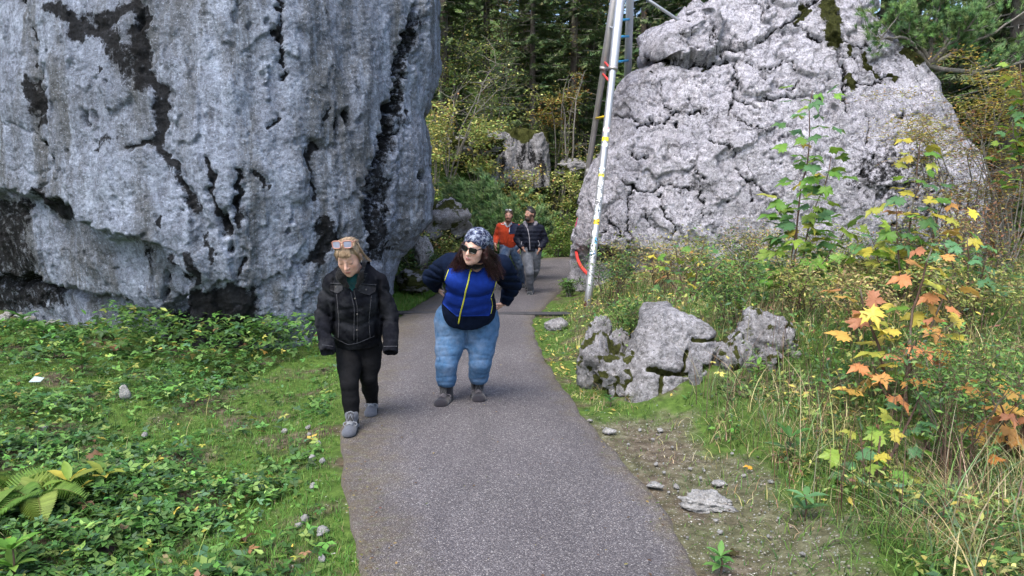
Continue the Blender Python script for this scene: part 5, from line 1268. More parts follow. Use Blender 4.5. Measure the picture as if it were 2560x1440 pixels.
# ------------------------------------------------------------------ people: signed-distance bodies and clothes
from mathutils.bvhtree import BVHTree
A3 = lambda p: np.asarray(p, np.float64)
def nrmz(v): v = A3(v); return v / (np.linalg.norm(v) + 1e-12)
class Vol:
    def __init__(s, lo, hi, h):
        s.h = h; s.lo = A3(lo); n = np.ceil((A3(hi) - s.lo) / h).astype(int) + 1
        s.D = np.full(n, 1.0, np.float32)
        s.ax = [(s.lo[i] + h * np.arange(n[i])).astype(np.float32) for i in range(3)]
    def box(s, lo, hi):
        sl = []; X = []
        for i in range(3):
            a = max(0, int((lo[i] - s.lo[i]) / s.h)); b = min(s.D.shape[i], int((hi[i] - s.lo[i]) / s.h) + 2)
            if b <= a: return None, None
            sl.append(slice(a, b)); sh = [1, 1, 1]; sh[i] = -1; X.append(s.ax[i][a:b].reshape(sh))
        return tuple(sl), X
    def comb(s, sl, d, k, mode):
        a = s.D[sl]; d = d.astype(np.float32)
        if mode == 'u':
            if k > 0:
                t = np.clip(.5 + .5 * (d - a) / k, 0, 1); s.D[sl] = d + (a - d) * t - k * t * (1 - t)
            else: s.D[sl] = np.minimum(a, d)
        elif mode == 's':
            d = -d
            if k > 0:
                t = np.clip(.5 - .5 * (d - a) / k, 0, 1); s.D[sl] = d + (a - d) * t + k * t * (1 - t)
            else: s.D[sl] = np.maximum(a, d)
    def cone(s, a, b, ra, rb, k=.02, mode='u', sq=(1, 1, 1)):
        a, b = A3(a), A3(b); m = max(ra, rb) / min(sq) + k + 3 * s.h
        sl, X = s.box(np.minimum(a, b) - m, np.maximum(a, b) + m)
        if sl is None: return
        ba = (b - a) * sq; L = float(ba @ ba) + 1e-12
        p = [(X[i] - a[i]) * sq[i] for i in range(3)]
        t = np.clip((p[0] * ba[0] + p[1] * ba[1] + p[2] * ba[2]) / L, 0, 1)
        d = np.sqrt((p[0] - t * ba[0]) ** 2 + (p[1] - t * ba[1]) ** 2 + (p[2] - t * ba[2]) ** 2) - (ra + (rb - ra) * t)
        s.comb(sl, d / max(sq), k, mode)
    def chain(s, pts, rad, k=.02, sq=(1, 1, 1)):
        for i in range(len(pts) - 1): s.cone(pts[i], pts[i + 1], rad[i], rad[i + 1], k, 'u', sq)
    def ell(s, c, r, fr=None, k=.02, mode='u'):
        c = A3(c); r = A3(r); m = r.max() + k + 3 * s.h
        sl, X = s.box(c - m, c + m)
        if sl is None: return
        if fr is None: fr = np.eye(3)
        q = [sum((X[i] - c[i]) * fr[j][i] for i in range(3)) for j in range(3)]
        k0 = np.sqrt(sum((q[j] / r[j]) ** 2 for j in range(3))) + 1e-9; k1 = np.sqrt(sum((q[j] / r[j] ** 2) ** 2 for j in range(3))) + 1e-9
        s.comb(sl, k0 * (k0 - 1) / k1, k, mode)
    def plane_cut(s, p, n, lo, hi, k=.006):
        """remove everything on the side n points to, inside the box"""
        n = nrmz(n); sl, X = s.box(lo, hi)
        if sl is None: return
        d = sum((X[i] - p[i]) * n[i] for i in range(3)) + 0 * s.D[sl]
        s.comb(sl, -d, k, 's')
    def ripple(s, fn, band=.035):
        i = np.nonzero(np.abs(s.D) < band)
        pts = np.stack([s.ax[j][i[j]] for j in range(3)], -1)
        s.D[i] += fn(pts).astype(np.float32)
    def mesh(s):
        D = s.D; neg = np.nonzero(D < 0)
        sl = tuple(slice(max(0, a.min() - 2), a.max() + 3) for a in neg); D = D[sl]; lo = s.lo + s.h * np.array([x.start for x in sl])
        S = D < 0
        c = np.zeros([n - 1 for n in D.shape], np.uint8); off = [(i, j, k) for i in (0, 1) for j in (0, 1) for k in (0, 1)]
        nx, ny, nz = D.shape
        for i, j, k in off: c += S[i:nx - 1 + i, j:ny - 1 + j, k:nz - 1 + k]
        idx = np.argwhere((c > 0) & (c < 8))
        val = np.stack([D[idx[:, 0] + i, idx[:, 1] + j, idx[:, 2] + k] for i, j, k in off], 1)
        acc = np.zeros((len(idx), 3)); cnt = np.zeros(len(idx)); O = np.array(off, float)
        for a in range(8):
            for b in range(a + 1, 8):
                if abs(O[a] - O[b]).sum() != 1: continue
                m = (val[:, a] < 0) != (val[:, b] < 0)
                t = val[m, a] / (val[m, a] - val[m, b]); acc[m] += O[a] + t[:, None] * (O[b] - O[a]); cnt[m] += 1
        V = lo + s.h * (idx + acc / cnt[:, None])
        mp = np.full(c.shape, -1, np.int32); mp[tuple(idx.T)] = np.arange(len(idx))
        F = []
        for ax in range(3):
            o = [1, 1, 1]; o[ax] = 0
            A = S[tuple(slice(o[i], D.shape[i] - 1) for i in range(3))]
            sh = [slice(o[i], D.shape[i] - 1) for i in range(3)]; sh[ax] = slice(1, D.shape[ax])
            B = S[tuple(sh)]
            n = [min(A.shape[i], B.shape[i]) for i in range(3)]
            A = A[:n[0], :n[1], :n[2]]; B = B[:n[0], :n[1], :n[2]]
            e = np.argwhere(A != B); sg = A[tuple(e.T)]; e = e + o
            d1 = [0, 0, 0]; d2 = [0, 0, 0]; d1[(ax + 1) % 3] = 1; d2[(ax + 2) % 3] = 1; d1, d2 = np.array(d1), np.array(d2)
            q = np.stack([mp[tuple((e - d1 - d2).T)], mp[tuple((e - d2).T)], mp[tuple(e.T)], mp[tuple((e - d1).T)]], 1)
            q = np.where(sg[:, None], q, q[:, ::-1]); F.append(q[(q >= 0).all(1)])
        return V, np.concatenate(F)
    @staticmethod
    def relax(V, F, n=2, k=.5):
        e = np.concatenate([F[:, [0, 1]], F[:, [1, 2]], F[:, [2, 3]], F[:, [3, 0]]])
        for _ in range(n):
            acc = np.zeros_like(V); c = np.zeros(len(V))
            for d in range(3): acc[:, d] = np.bincount(e[:, 0], V[e[:, 1], d], len(V))
            c = np.bincount(e[:, 0], minlength=len(V)); V = V + k * (acc / np.maximum(c, 1)[:, None] - V)
        return V

def cloth(name, col=None, rough=.9, weave=220, dark=.65, bumpk=.4, sheen=.2, blotch=0.0, spec=.2):
    m = NM(name); co = m.coord()
    c = m.attr('Col', 'Color') if col is None else None
    n = m.noise(co, 26, 6, .7); w = m.noise(co, weave, 2, .6)
    base = c if c is not None else col
    c2 = m.mix(1, base, (dark,) * 3, 'MULTIPLY')
    cc = m.mix(m.ramp(n, (.35, 0.0), (.68, 1.0)), base, c2)
    if blotch: cc = m.mix(m.math('MULTIPLY', m.ramp(m.noise(co, 6, 5, .65), (.46, 0.0), (.66, 1.0)), blotch), cc, m.mix(.35, base, (.5, .52, .56), 'MIX'))
    return m.principled(cc, rough, m.bump(m.math('ADD', m.math('MULTIPLY', n, .6), w), bumpk, .004), spec, Sheen_Weight=sheen)
def skin_mat():
    m = NM('skin'); c = m.attr('Col', 'Color'); co = m.coord()
    c = m.mix(m.ramp(m.noise(co, 45, 4), (.4, 0.0), (.7, .3)), c, m.mix(1, c, (.9, .72, .68), 'MULTIPLY'))
    return m.principled(c, .5, m.bump(m.noise(co, 300, 2), .15, .001), .35, Subsurface_Weight=.12, Subsurface_Radius=(.012, .005, .003))
SKIN = skin_mat()
def hair_mat(name, c1, c2):
    m = NM(name); n = m.noise(m.coord((1, 1, .3)), 60, 5, .7)
    return m.principled(m.mix(m.ramp(n, (.35, 0.0), (.65, 1.0)), c1, c2), .42, m.bump(n, .6, .004), .35)
def plain(name, col, rough=.5, spec=.4, metallic=0.0): 
    m = NM(name); n = m.noise(m.coord(), 35, 4)
    return m.principled(m.mix(m.ramp(n, (.4, 0.0), (.7, .35)), col, tuple(a * .6 for a in col)), rough, None, spec, Metallic=metallic)

def frame(f, up, roll=0.0):
    """rows: image-right, forward, up"""
    f = nrmz(f); up = A3(up); up = nrmz(up - f * (up @ f)); r = np.cross(up, f)
    if roll: up, r = up * math.cos(roll) + r * math.sin(roll), r * math.cos(roll) - up * math.sin(roll)
    return np.stack([r, f, up])
def bx(vol, c, fr, r, k=.012, mode='u'): vol.ell(c, r, fr, k, mode)
def head_sdf(vol, c, fr, s=1.0, male=False, neck_to=None, eyes=True):
    L = lambda x, y, z: c + s * (fr[0] * x + fr[1] * y + fr[2] * z)
    E = lambda p, r, k=.012, mode='u': vol.ell(L(*p), A3(r) * s, fr, k * s, mode)
    j = 1.12 if male else 1.0
    E((0, -.012, .028), (.073, .092, .08), .01)
    E((0, .028, -.035), (.058, .060, .078), .03)
    E((0, .034, -.082), (.043 * j, .044, .034), .03)
    E((0, .064, -.106), (.019 * j, .017, .015), .022)
    for x in (-1, 1):
        E((x * .036, .048, -.034), (.024, .021, .022), .03)
        E((x * .030, .030, -.080), (.020 * j, .03, .022), .02)
    E((0, .074, .012), (.044, .015, .010), .014)
    for x in (-1, 1): E((x * .031, .101, -.004), (.018, .016, .0105), .012, 's')
    for x in (-1, 1): E((x * .031, .0735, -.005), (.0135, .0135, .0135), .003)
    vol.cone(L(0, .088, .004), L(0, .108, -.036), .0065 * s, .0115 * s, .012 * s)
    for x in (-1, 1): E((x * .011, .096, -.041), (.008, .011, .007), .006)
    E((0, .088, -.066), (.021, .010, .0055), .005); E((0, .086, -.076), (.018, .010, .0062), .004)
    for x in (-1, 1): E((x * .074, -.008, -.014), (.008, .019, .029), .006)
    if neck_to is not None: vol.cone(L(0, -.02, -.06), neck_to, .050 * s * j, .058 * s * j, .025)
def face_paint(V, c, fr, s, skin, lips, brow, iris=None, closed=False, beard=None, hairline=None):
    q = (V - c) / s; x, y, z = q @ fr[0], q @ fr[1], q @ fr[2]
    C = np.tile(A3(skin), (len(V), 1))
    near = (x ** 2 + (y) ** 2 + z ** 2) < .16 ** 2
    def blend(mask, col): C[:] = C * (1 - mask[:, None]) + A3(col) * mask[:, None]
    g = lambda cx, cz, rx, rz: np.exp(-(((np.abs(x) - cx) / rx) ** 2 + ((z - cz) / rz) ** 2)) * near * (y > .03)
    blend(.35 * g(.04, -.035, .02, .018), A3(skin) * (1.0, .68, .62))
    blend(.3 * np.exp(-((x / .012) ** 2 + ((z + .04) / .012) ** 2)) * near * (y > .09), A3(skin) * (1, .7, .65))
    lip = np.exp(-((x / .019) ** 4 + ((z + .071) / .0085) ** 4)) * near * (y > .06)
    blend(.85 * lip, lips)
    blend(.7 * np.exp(-((x / .017) ** 4 + ((z + .0712) / .0018) ** 2)) * near * (y > .06), A3(lips) * .35)
    blend(.8 * np.exp(-(((np.abs(x) - .033) / .015) ** 4 + ((z - .016 - .1 * (.03 - np.abs(np.abs(x) - .033))) / .0042) ** 2)) * near * (y > .05), brow)
    if closed: blend(.85 * np.exp(-(((np.abs(x) - .031) / .012) ** 4 + ((z + .010) / .0028) ** 2)) * near * (y > .05), (.06, .035, .03))
    elif iris is not None:
        blend(.8 * np.exp(-(((np.abs(x) - .031) / .011) ** 4 + ((z + .004) / .005) ** 4)) * near * (y > .07), (.6, .56, .52))
        blend(.95 * np.exp(-(((np.abs(x) - .031) / .005) ** 4 + ((z + .004) / .0055) ** 4)) * near * (y > .07), iris)
        blend(.8 * np.exp(-(((np.abs(x) - .031) / .013) ** 4 + ((z - .003) / .002) ** 2)) * near * (y > .06), (.05, .03, .025))
    if beard is not None:
        m = np.clip(sstep(-.040, -.055, z) * sstep(.0, .03, y) * near, 0, 1); m *= 1 - lip; m = np.maximum(m, np.exp(-((x / .02) ** 4 + ((z + .056) / .006) ** 2)) * near * (y > .06))
        m = np.maximum(m, sstep(.05, .062, np.abs(x)) * sstep(.005, -.02, z) * sstep(-.02, .005, y) * near)
        blend(np.clip(m, 0, 1) * .88 * (z > -.14), beard)
    return C
def hand_sdf(vol, w, d, n, side, curl=.5, s=1.0):
    """w wrist, d pointing direction, n palm normal, side: direction of the thumb"""
    d = nrmz(d); n = nrmz(A3(n) - d * (A3(n) @ d)); t = np.cross(d, n); t = t * (1 if t @ A3(side) > 0 else -1)
    pc = w + d * .045 * s
    vol.ell(pc, (.040 * s, .046 * s, .016 * s), np.stack([t, d, n]), .012)
    for i, (o, L) in enumerate(((.028, .070), (.010, .080), (-.009, .074), (-.027, .058))):
        a = w + d * .085 * s + t * o * s; b = a + (d * math.cos(curl * .6) + n * math.sin(curl * .6)) * L * .5 * s; c = b + (d * math.cos(curl * 1.6) + n * math.sin(curl * 1.6)) * L * .5 * s
        vol.chain([a - d * .02, a, b, c], [.0095 * s, .0092 * s, .0085 * s, .0072 * s], .004)
    a = w + d * .028 * s + t * .034 * s; b = a + nrmz(d * .7 + t * .7 + n * .3) * .035 * s; c = b + nrmz(d * .95 + t * .2 + n * .4) * .03 * s
    vol.chain([a, b, c], [.012 * s, .0105 * s, .0085 * s], .008)

def bvh_of(V, F): return BVHTree.FromPolygons([tuple(v) for v in V], [tuple(int(i) for i in f) for f in F])
CAMP = Vector((0, 0, CAMH))
def hit(bv, u, v, off=0.0, default=None):
    """the point of a surface seen at a pixel, lifted by off along its normal"""
    d = Vector(ray(u, v)); d.normalize(); loc, nr, i, dist = bv.ray_cast(CAMP, d)
    if loc is None: return default
    if nr.dot(d) > 0: nr = -nr
    return np.array(loc + nr * off)
def surf_line(bv, pts, n, off):
    pts = resample_raw(np.array(pts, float), n); out = []
    for u, v in pts:
        h = hit(bv, u, v, off)
        if h is not None: out.append(h)
    out = np.array(out)
    for _ in range(2): out[1:-1] = .25 * out[:-2] + .5 * out[1:-1] + .25 * out[2:]
    return out
def resample_raw(pts, n):
    d = np.concatenate([[0], np.cumsum(np.linalg.norm(np.diff(pts, axis=0), axis=1))]); s = np.linspace(0, d[-1], n)
    return np.stack([np.interp(s, d, pts[:, k]) for k in range(pts.shape[1])], 1)
def surf_patch(bv, left, right, nr, nc, off, th=.004):
    """sheet laid on a surface between two pixel polylines (top to bottom), with a rim"""
    A = resample_raw(np.array(left, float), nr); B = resample_raw(np.array(right, float), nr); G_ = np.zeros((nr, nc, 3)); last = None
    ok = np.zeros((nr, nc), bool)
    for i in range(nr):
        for j in range(nc):
            t = j / (nc - 1); u, v = A[i] * (1 - t) + B[i] * t
            h = hit(bv, u, v, off)
            if h is None: continue
            G_[i, j] = h; ok[i, j] = True
    # fill misses with neighbours
    for i in range(nr):
        k = np.nonzero(ok[i])[0]
        if len(k) == 0: G_[i] = G_[i - 1] if i else 0; continue
        for j in range(nc):
            if not ok[i, j]: G_[i, j] = G_[i, k[np.argmin(abs(k - j))]]
    V = G_.reshape(-1, 3); F = [grid_faces(nr, nc)]
    rim = np.concatenate([np.arange(nc), nc * np.arange(1, nr) + nc - 1, (nr - 1) * nc + np.arange(nc - 2, -1, -1), nc * np.arange(nr - 2, 0, -1)])
    cd = -nrmz(V.mean(0) - np.array(CAMP)); b = len(V); V = np.concatenate([V, V[rim] - cd * (th + off)])
    i = np.arange(len(rim)); j = (i + 1) % len(rim)
    F.append(np.stack([rim[i], rim[j], b + j, b + i], 1))
    return V, F

class Person:
    def __init__(s, label, base):
        s.base = A3(base); s.root = empty('person', base); tag(s.root, label, 'person')
    def part(s, name, V, F, mat, col=None, parent=None, smooth=True, label=None):
        V = np.asarray(V) - s.base
        if col is not None and np.ndim(col) == 1: col = np.tile(A3(col), (len(V), 1))
        o = obj(name, make_mesh(name, V, F, col=col, smooth=smooth), mat, parent or s.root)
        if label: o['label'] = label
        return o
def shoe(P_, ankle, toe_dir, L, upper, solecol, lacecol, h=.006, top=.12, mats=None, tongue=None, heel=.3, pitch=0.0, ws=1.0):
    """hiking shoe under an ankle; toe_dir in plan"""
    f = nrmz([toe_dir[0], toe_dir[1], pitch]); up = nrmz(np.array([0, 0, 1.0]) - f * f[2]); r = np.cross(up, f)
    g = A3(ankle).copy()
    fr = np.stack([r, f, up]); r = r * ws
    Q = lambda x, y, z: g + r * x + f * y + up * z
    hh = .085      # ankle joint above the sole
    lo = g - [L, L, .22]; hi = g + [L, L, .2]
    v = Vol(lo, hi, h)
    v.cone(Q(0, -.035, -hh + .035), Q(0, .02, top - .075), .040 * ws, .050 * ws, .02)
    v.ell(Q(0, L * .30, -hh + .035), (.046 * ws, L * .38, .040), fr, .03)
    v.ell(Q(0, L * .50, -hh + .030), (.050 * ws, L * .20, .042), fr, .02)
    v.ell(Q(0, -.03, -hh + .03), (.040 * ws, .045, .036), fr, .02)
    v.cone(Q(0, .035, -.015), Q(0, L * .38, -hh + .055), .036, .032, .02)
    v.plane_cut(Q(0, 0, -hh + .012), -up, lo, hi)
    v.cone(Q(0, .018, top - .045), Q(0, .02, top + .1), .034 * ws, .042 * ws, .006, 's')
    V, F = v.mesh(); V = v.relax(V, F, 1, .4)
    sh = P_.part('shoe', V, F, upper)
    # sole
    n = 30; out = []
    for k in range(n):
        a = 2 * math.pi * k / n; y = math.sin(a); x = math.cos(a)
        ly = (L * .66 if y > 0 else L * .30); w = .050 if y > 0 else .043
        out.append((w * math.copysign(abs(x) ** .75, x), ly * math.copysign(abs(y) ** .8, y)))
    rings = [(1.0, -hh), (1.05, -hh + .004), (1.05, -hh + .022), (.97, -hh + .030)]
    SV = np.concatenate([[Q(x * s_, y * s_, z + (.012 * max(0, y / L - .35) ** 1 * 2 if z < -hh + .01 else .01 * max(0, y / L - .3))) for x, y in out] for s_, z in rings] + [[Q(0, .05, -hh)], [Q(0, .05, -hh + .03)]])
    SF = [grid_faces(4, n, True)]; i = np.arange(n); j = (i + 1) % n
    SF.append(np.concatenate([np.stack([j, i, np.full(n, 4 * n)], 1), np.stack([3 * n + i, 3 * n + j, np.full(n, 4 * n + 1)], 1)]))
    P_.part('sole', SV, SF, solecol, None, sh)
    # tongue panel and laces
    bv = bvh_of(V, F)
    def top_pt(x, y):
        a = Vector(Q(x, y, .25)); loc, nr_, _, _ = bv.ray_cast(a, Vector(-up))
        if loc is None: a = Vector(Q(x, y + .2, top - .03)); loc, nr_, _, _ = bv.ray_cast(a, Vector(-f))
        return None if loc is None else np.array(loc + nr_ * .004)
    tg_ = []
    for y in np.linspace(.05, L * .43, 8):
        row = [top_pt(x, y) for x in (-.021, -.011, 0, .011, .021)]
        if all(q is not None for q in row): tg_.append(row)
    if len(tg_) > 2: P_.part('tongue', np.array(tg_).reshape(-1, 3) - up * .001, grid_faces(len(tg_), 5), SOLE_DK, None, sh)
    ls = []
    ys = np.linspace(.055, L * .42, 6); prev = None
    for k, y in enumerate(ys):
        a, b = top_pt(-.022, y), top_pt(.022, y)
        if a is None or b is None: continue
        m_ = top_pt(0, y)
        ls.append(tube(np.array([a, (a + b) / 2 if m_ is None else m_ + up * .003, b]), .0033, 5))
        if prev is not None: ls.append(tube(np.array([prev[0], (prev[0] + b) / 2 + up * .006, b]), .003, 5)); ls.append(tube(np.array([prev[1], (prev[1] + a) / 2 + up * .006, a]), .003, 5))
        prev = (a, b)
    c0 = Q(0, .068, .01)
    for s_ in (-1, 1):
        t = np.linspace(0, 1, 8)[:, None]; ls.append(tube(c0 + r * s_ * .04 * np.sin(t * 3) + f * .02 * t - up * .04 * t ** 2 + r * s_ * .02 * t, .003, 5))
    LV, LF = merge(ls); P_.part('laces', LV, LF, lacecol, None, sh)['kind'] = 'stuff'
    return sh
def sunglasses(P_, o, fr, w, h, frame_mat, lens_mat, th=.0035, temple=.12, tilt=0.0, square=.45):
    r, f, u = fr
    if tilt: f, u = f * math.cos(tilt) + u * math.sin(tilt), u * math.cos(tilt) - f * math.sin(tilt)
    a = np.linspace(0, 2 * math.pi, 28, endpoint=False)
    fm = []; lens = []
    for s_ in (-1, 1):
        cx = np.sign(np.cos(a)) * np.abs(np.cos(a)) ** square * w / 2; cz = np.sign(np.sin(a)) * np.abs(np.sin(a)) ** square * h / 2
        cx = cx * (1 + .10 * cz / h)
        q = o + r * (s_ * (w / 2 + .009)) + np.outer(cx, r) + np.outer(cz, u) - np.outer(np.abs(cx * s_ + (w / 2)) * .18, f)
        lp = np.concatenate([q, q[:1], q[1:2]]); fm.append(tube(lp, th, 7, False))
        lens.append((np.concatenate([q, q.mean(0)[None] + f * .003]), [np.stack([np.arange(28), (np.arange(28) + 1) % 28, np.full(28, 28)], 1)]))
        e = o + r * s_ * (w + .011) + u * h * .28 - f * w * .18
        fm.append(tube(np.array([e, e - f * temple * .5 + r * s_ * .006, e - f * temple - u * .01 + r * s_ * .004]), th * .95, 6))
    fm.append(tube(np.array([o - r * .010 + u * h * .22, o + u * h * .27 + f * .002, o + r * .010 + u * h * .22]), th, 6))
    V, F = merge(fm); g = P_.part('sunglasses', V, F, frame_mat)
    for V, F in lens: P_.part('lens', V, F, lens_mat, None, g)
    return g
def strands(guides, n, spread, rad, wave, rg, k=14, taper=True):
    """many thin locks following guide curves"""
    out = []
    for _ in range(n):
        g = guides[int(rg.integers(0, len(guides)))]; c = resample_raw(np.array(g, float), k); t = np.linspace(0, 1, k)[:, None]
        o = rg.normal(0, 1, 3) * spread; ph = rg.uniform(0, 6.28, 3); fq = rg.uniform(9, 15)
        w = wave * np.stack([np.sin(fq * t[:, 0] + ph[i]) for i in range(3)], 1) * np.clip(t * 2.5, 0, 1)
        cut = rg.uniform(.75, 1.0); kk = max(5, int(k * cut))
        pts = (c + o * (.35 + .65 * np.sqrt(t)) + w)[:kk]
        r = rad * rg.uniform(.6, 1.3) * (np.linspace(1, .25, kk) if taper else np.ones(kk))
        out.append(tube(pts, r, 4, False))
    return merge(out)
DENIM_BLK = cloth('washed_black_denim', (.0085, .0092, .0128), .95, 260, .5, .5, 0, .10, .05)
FLEECE_BLK = cloth('black_fleece', (.006, .006, .007), 1.0, 140, .5, .9, .1)
LEGGING = cloth('black_leggings', (.0055, .0058, .007), .8, 120, .6, .8, 0, 0, .1)
TEAL = cloth('teal_knit', (.01, .075, .085), .95, 200, .6)
SHOE_GREY = cloth('grey_suede', (.085, .092, .112), .9, 260, .75, .3)
SOLE_DK = plain('dark_rubber', (.03, .03, .032), .8, .2); LACE_GR = plain('grey_laces', (.22, .23, .25), .9, .1)
def fold(amp, sc, off=0.0, o=3): return lambda p: amp * fbm(p * np.array(sc) + off, o)

# ---- woman in the black denim jacket
def woman_denim():
    Pp = Person('woman in black denim jacket and leggings walking with her head bowed', (P(905, 1075, 5.2)[0], 5.2, 0.0))
    W = dict(pel=P(897, 850, 5.36), bel=P(892, 800, 5.30), chest=P(886, 725, 5.16), neck=P(882, 678, 5.06), head=P(872, 640, 4.93), sR=P(832, 706, 5.13), sL=P(946, 702, 5.17), eR=P(806, 788, 5.20), eL=P(976, 790, 5.24), wR=P(816, 862, 5.06), wL=P(976, 862, 5.10),
             hR=P(872, 868, 5.33), hL=P(924, 866, 5.36), kR=P(874, 962, 5.10), kL=P(922, 945, 5.30), aR=P(881, 1052, 5.08), aL=P(930, 1000, 5.57))
    W['aR'][2] = .09; W['aL'][2] = .09
    hf = frame((-.06, -.88, -.46), (0, 0, 1), -.05); HS = 1.07
    # body
    v = Vol(P(770, 560, 5.6) * [1, 0, 0] + [-.05, 4.7, -.02], [P(1010, 560, 5.0)[0], 5.85, 1.62], .0062)
    head_sdf(v, W['head'], hf, HS, neck_to=W['neck'] + [0, .02, -.02])
    v.chain([W['neck'], W['chest'], W['pel']], [.055, .10, .10], .05); v.chain([W['sR'], W['neck'], W['sL']], [.04, .05, .04], .03)
    for a in 'RL':
        v.chain([W['s' + a], W['e' + a], W['w' + a]], [.045, .036, .026], .02)
        hand_sdf(v, W['w' + a] - nrmz(W['w' + a] - W['e' + a]) * .15, W['w' + a] - W['e' + a], (1 if a == 'R' else -1, 0, 0), (0, -1, 0), .9, .7)
    V, F = v.mesh(); V = v.relax(V, F, 1, .35)
    C = face_paint(V, W['head'], hf, HS, (.50, .30, .225), (.42, .15, .13), (.22, .13, .07), closed=True)
    Pp.part('body', V, F, SKIN, C); bb = bvh_of(V, F)
    # leggings
    v = Vol([P(840, 900, 5.2)[0] - .05, 4.85, .06], [P(975, 900, 5.3)[0], 5.75, .95], .0075)
    v.chain([W['pel'] + [0, 0, .02], W['pel'] - [0, 0, .03]], [.135, .13], .04)
    for a in 'RL': v.chain([W['h' + a], W['h' + a] * .45 + W['k' + a] * .55, W['k' + a], W['k' + a] * .55 + W['a' + a] * .45, W['a' + a], W['a' + a] - [0, 0, .03]], [.102, .090, .066, .064, .046, .045], .012)
    v.ripple(fold(.003, (9, 9, 22), 3)); V, F = v.mesh(); V = v.relax(V, F, 1)
    Pp.part('leggings', V, F, LEGGING)
    # denim jacket
    v = Vol([P(775, 700, 5.2)[0] - .06, 4.75, .52], [P(1000, 700, 5.2)[0] + .06, 5.75, 1.52], .0075)
    sq = (1, 1.25, 1)
    v.chain([P(884, 690, 5.12), P(886, 735, 5.16), P(890, 800, 5.27), P(893, 838, 5.33)], [.125, .195, .208, .195], .05, (1, 1.22, 1))
    v.chain([W['sR'], P(884, 690, 5.12), W['sL']], [.070, .095, .070], .06)
    for a in 'RL':
        m_ = .5 * (W['s' + a] + W['e' + a])
        v.chain([W['s' + a], m_, W['e' + a], .5 * (W['e' + a] + W['w' + a]), W['w' + a] + (W['w' + a] - W['e' + a]) * .08], [.070, .070, .066, .062, .058], .014)
    # hem cut, open cuffs, open neck
    hem = P(893, 850, 5.3); v.plane_cut(hem + [0, 0, -.03], (0.0, .35, -1), hem - [.155, .5, .3], hem + [.16, .5, .12])
    for a in 'RL':
        d = nrmz(W['w' + a] - W['e' + a]); v.cone(W['w' + a], W['w' + a] + d * .06, .062, .060, .008); v.plane_cut(W['w' + a] + d * .072, d, W['w' + a] - [.14, .14, .25], W['w' + a] + [.14, .14, .1]); v.cone(W['w' + a] + d * .05, W['w' + a] + d * .16, .036, .042, .004, 's')
    v.cone(P(880, 668, 4.98), P(882, 700, 5.05), .055, .05, .02, 's')
    v.cone(P(876, 690, 4.86), P(877, 718, 4.87), .042, .012, .008, 's')
    def jf(p):
        r = .010 * ridged(p * np.array([6, 6, 3.5]) + 2, 3, .55) * .5 + .007 * fbm(p * np.array([12, 12, 9]), 3)
        u_, v_ = proj(p)
        for ln, w_, dp in (([(835, 700), (838, 760), (836, 840)], 5, .022), ([(948, 705), (945, 760), (940, 845)], 5, .022), ([(842, 705), (905, 800)], 0, 0), ([(880, 722), (893, 770), (893, 860)], 2.2, .010), ([(836, 800), (900, 815), (938, 790)], 6, .012), ([(800, 720), (830, 745)], 5, .014), ([(960, 720), (985, 740)], 4, .012), ([(850, 775), (900, 770)], 5, .009), ([(790, 770), (825, 790)], 4, .012), ([(955, 800), (990, 805)], 4, .012), ([(795, 820), (828, 835)], 4, .01), ([(905, 745), (940, 735)], 4, .008)):
            if w_: r = r + dp * np.exp(-(seg_dist(u_, v_, ln) / w_) ** 2)
        return r
    v.ripple(jf, .05); V, F = v.mesh(); V = v.relax(V, F, 1, .4)
    jk = Pp.part('denim_jacket', V, F, DENIM_BLK, label='oversized washed black denim jacket'); bv = bvh_of(V, F)
    # teal shirt and fleece collar
    v = Vol(P(845, 720, 4.8) + [0, -.05, -.1], P(925, 640, 5.3) + [0, 0, .05], .006)
    v.chain([W['neck'] + [0, -.015, .045], W['neck'] + [0, -.02, -.04], P(884, 712, 5.10), P(884, 750, 5.18)], [.060, .064, .09, .11], .02); v.ripple(fold(.006, (20, 20, 12), 5))
    SV, SF = v.mesh(); Pp.part('shirt', SV, SF, TEAL)
    v = Vol(P(820, 740, 4.7) + [0, -.05, -.1], P(940, 620, 5.4) + [0, 0, .05], .0065)
    cl = [P(910, 655, 5.2), P(918, 668, 5.06), P(908, 688, 4.95), P(892, 715, 4.95)]; cr = [P(852, 660, 5.16), P(842, 672, 5.02), P(852, 692, 4.93), P(870, 718, 4.94)]
    v.chain([P(880, 640, 5.25)] + cl, [.035, .04, .036, .032, .013], .02); v.chain([P(880, 640, 5.25)] + cr, [.035, .04, .036, .032, .013], .02)
    v.ripple(lambda p: .006 * fbm(p * 55, 2) + .006 * fbm(p * 18, 2)); CV, CF = v.mesh(); Pp.part('fleece_collar', CV, CF, FLEECE_BLK, None)
    # pocket flaps, seams, buttons, cuffs
    FL = cloth('denim_flap', (.02, .02, .025), .95, 260, .6, .5, .06, .2)
    for l, r in (([(826, 711), (825, 722), (828, 727)], [(858, 712), (858, 724), (846, 733)]), ([(897, 712), (895, 726), (900, 730)], [(938, 716), (937, 727), (922, 737)])):
        V, F = surf_patch(bv, l, r, 8, 12, .008); Pp.part('pocket_flap', V, F, FL, None, jk)
    SE = cloth('denim_seam', (.04, .041, .05), .95, 260, .7)
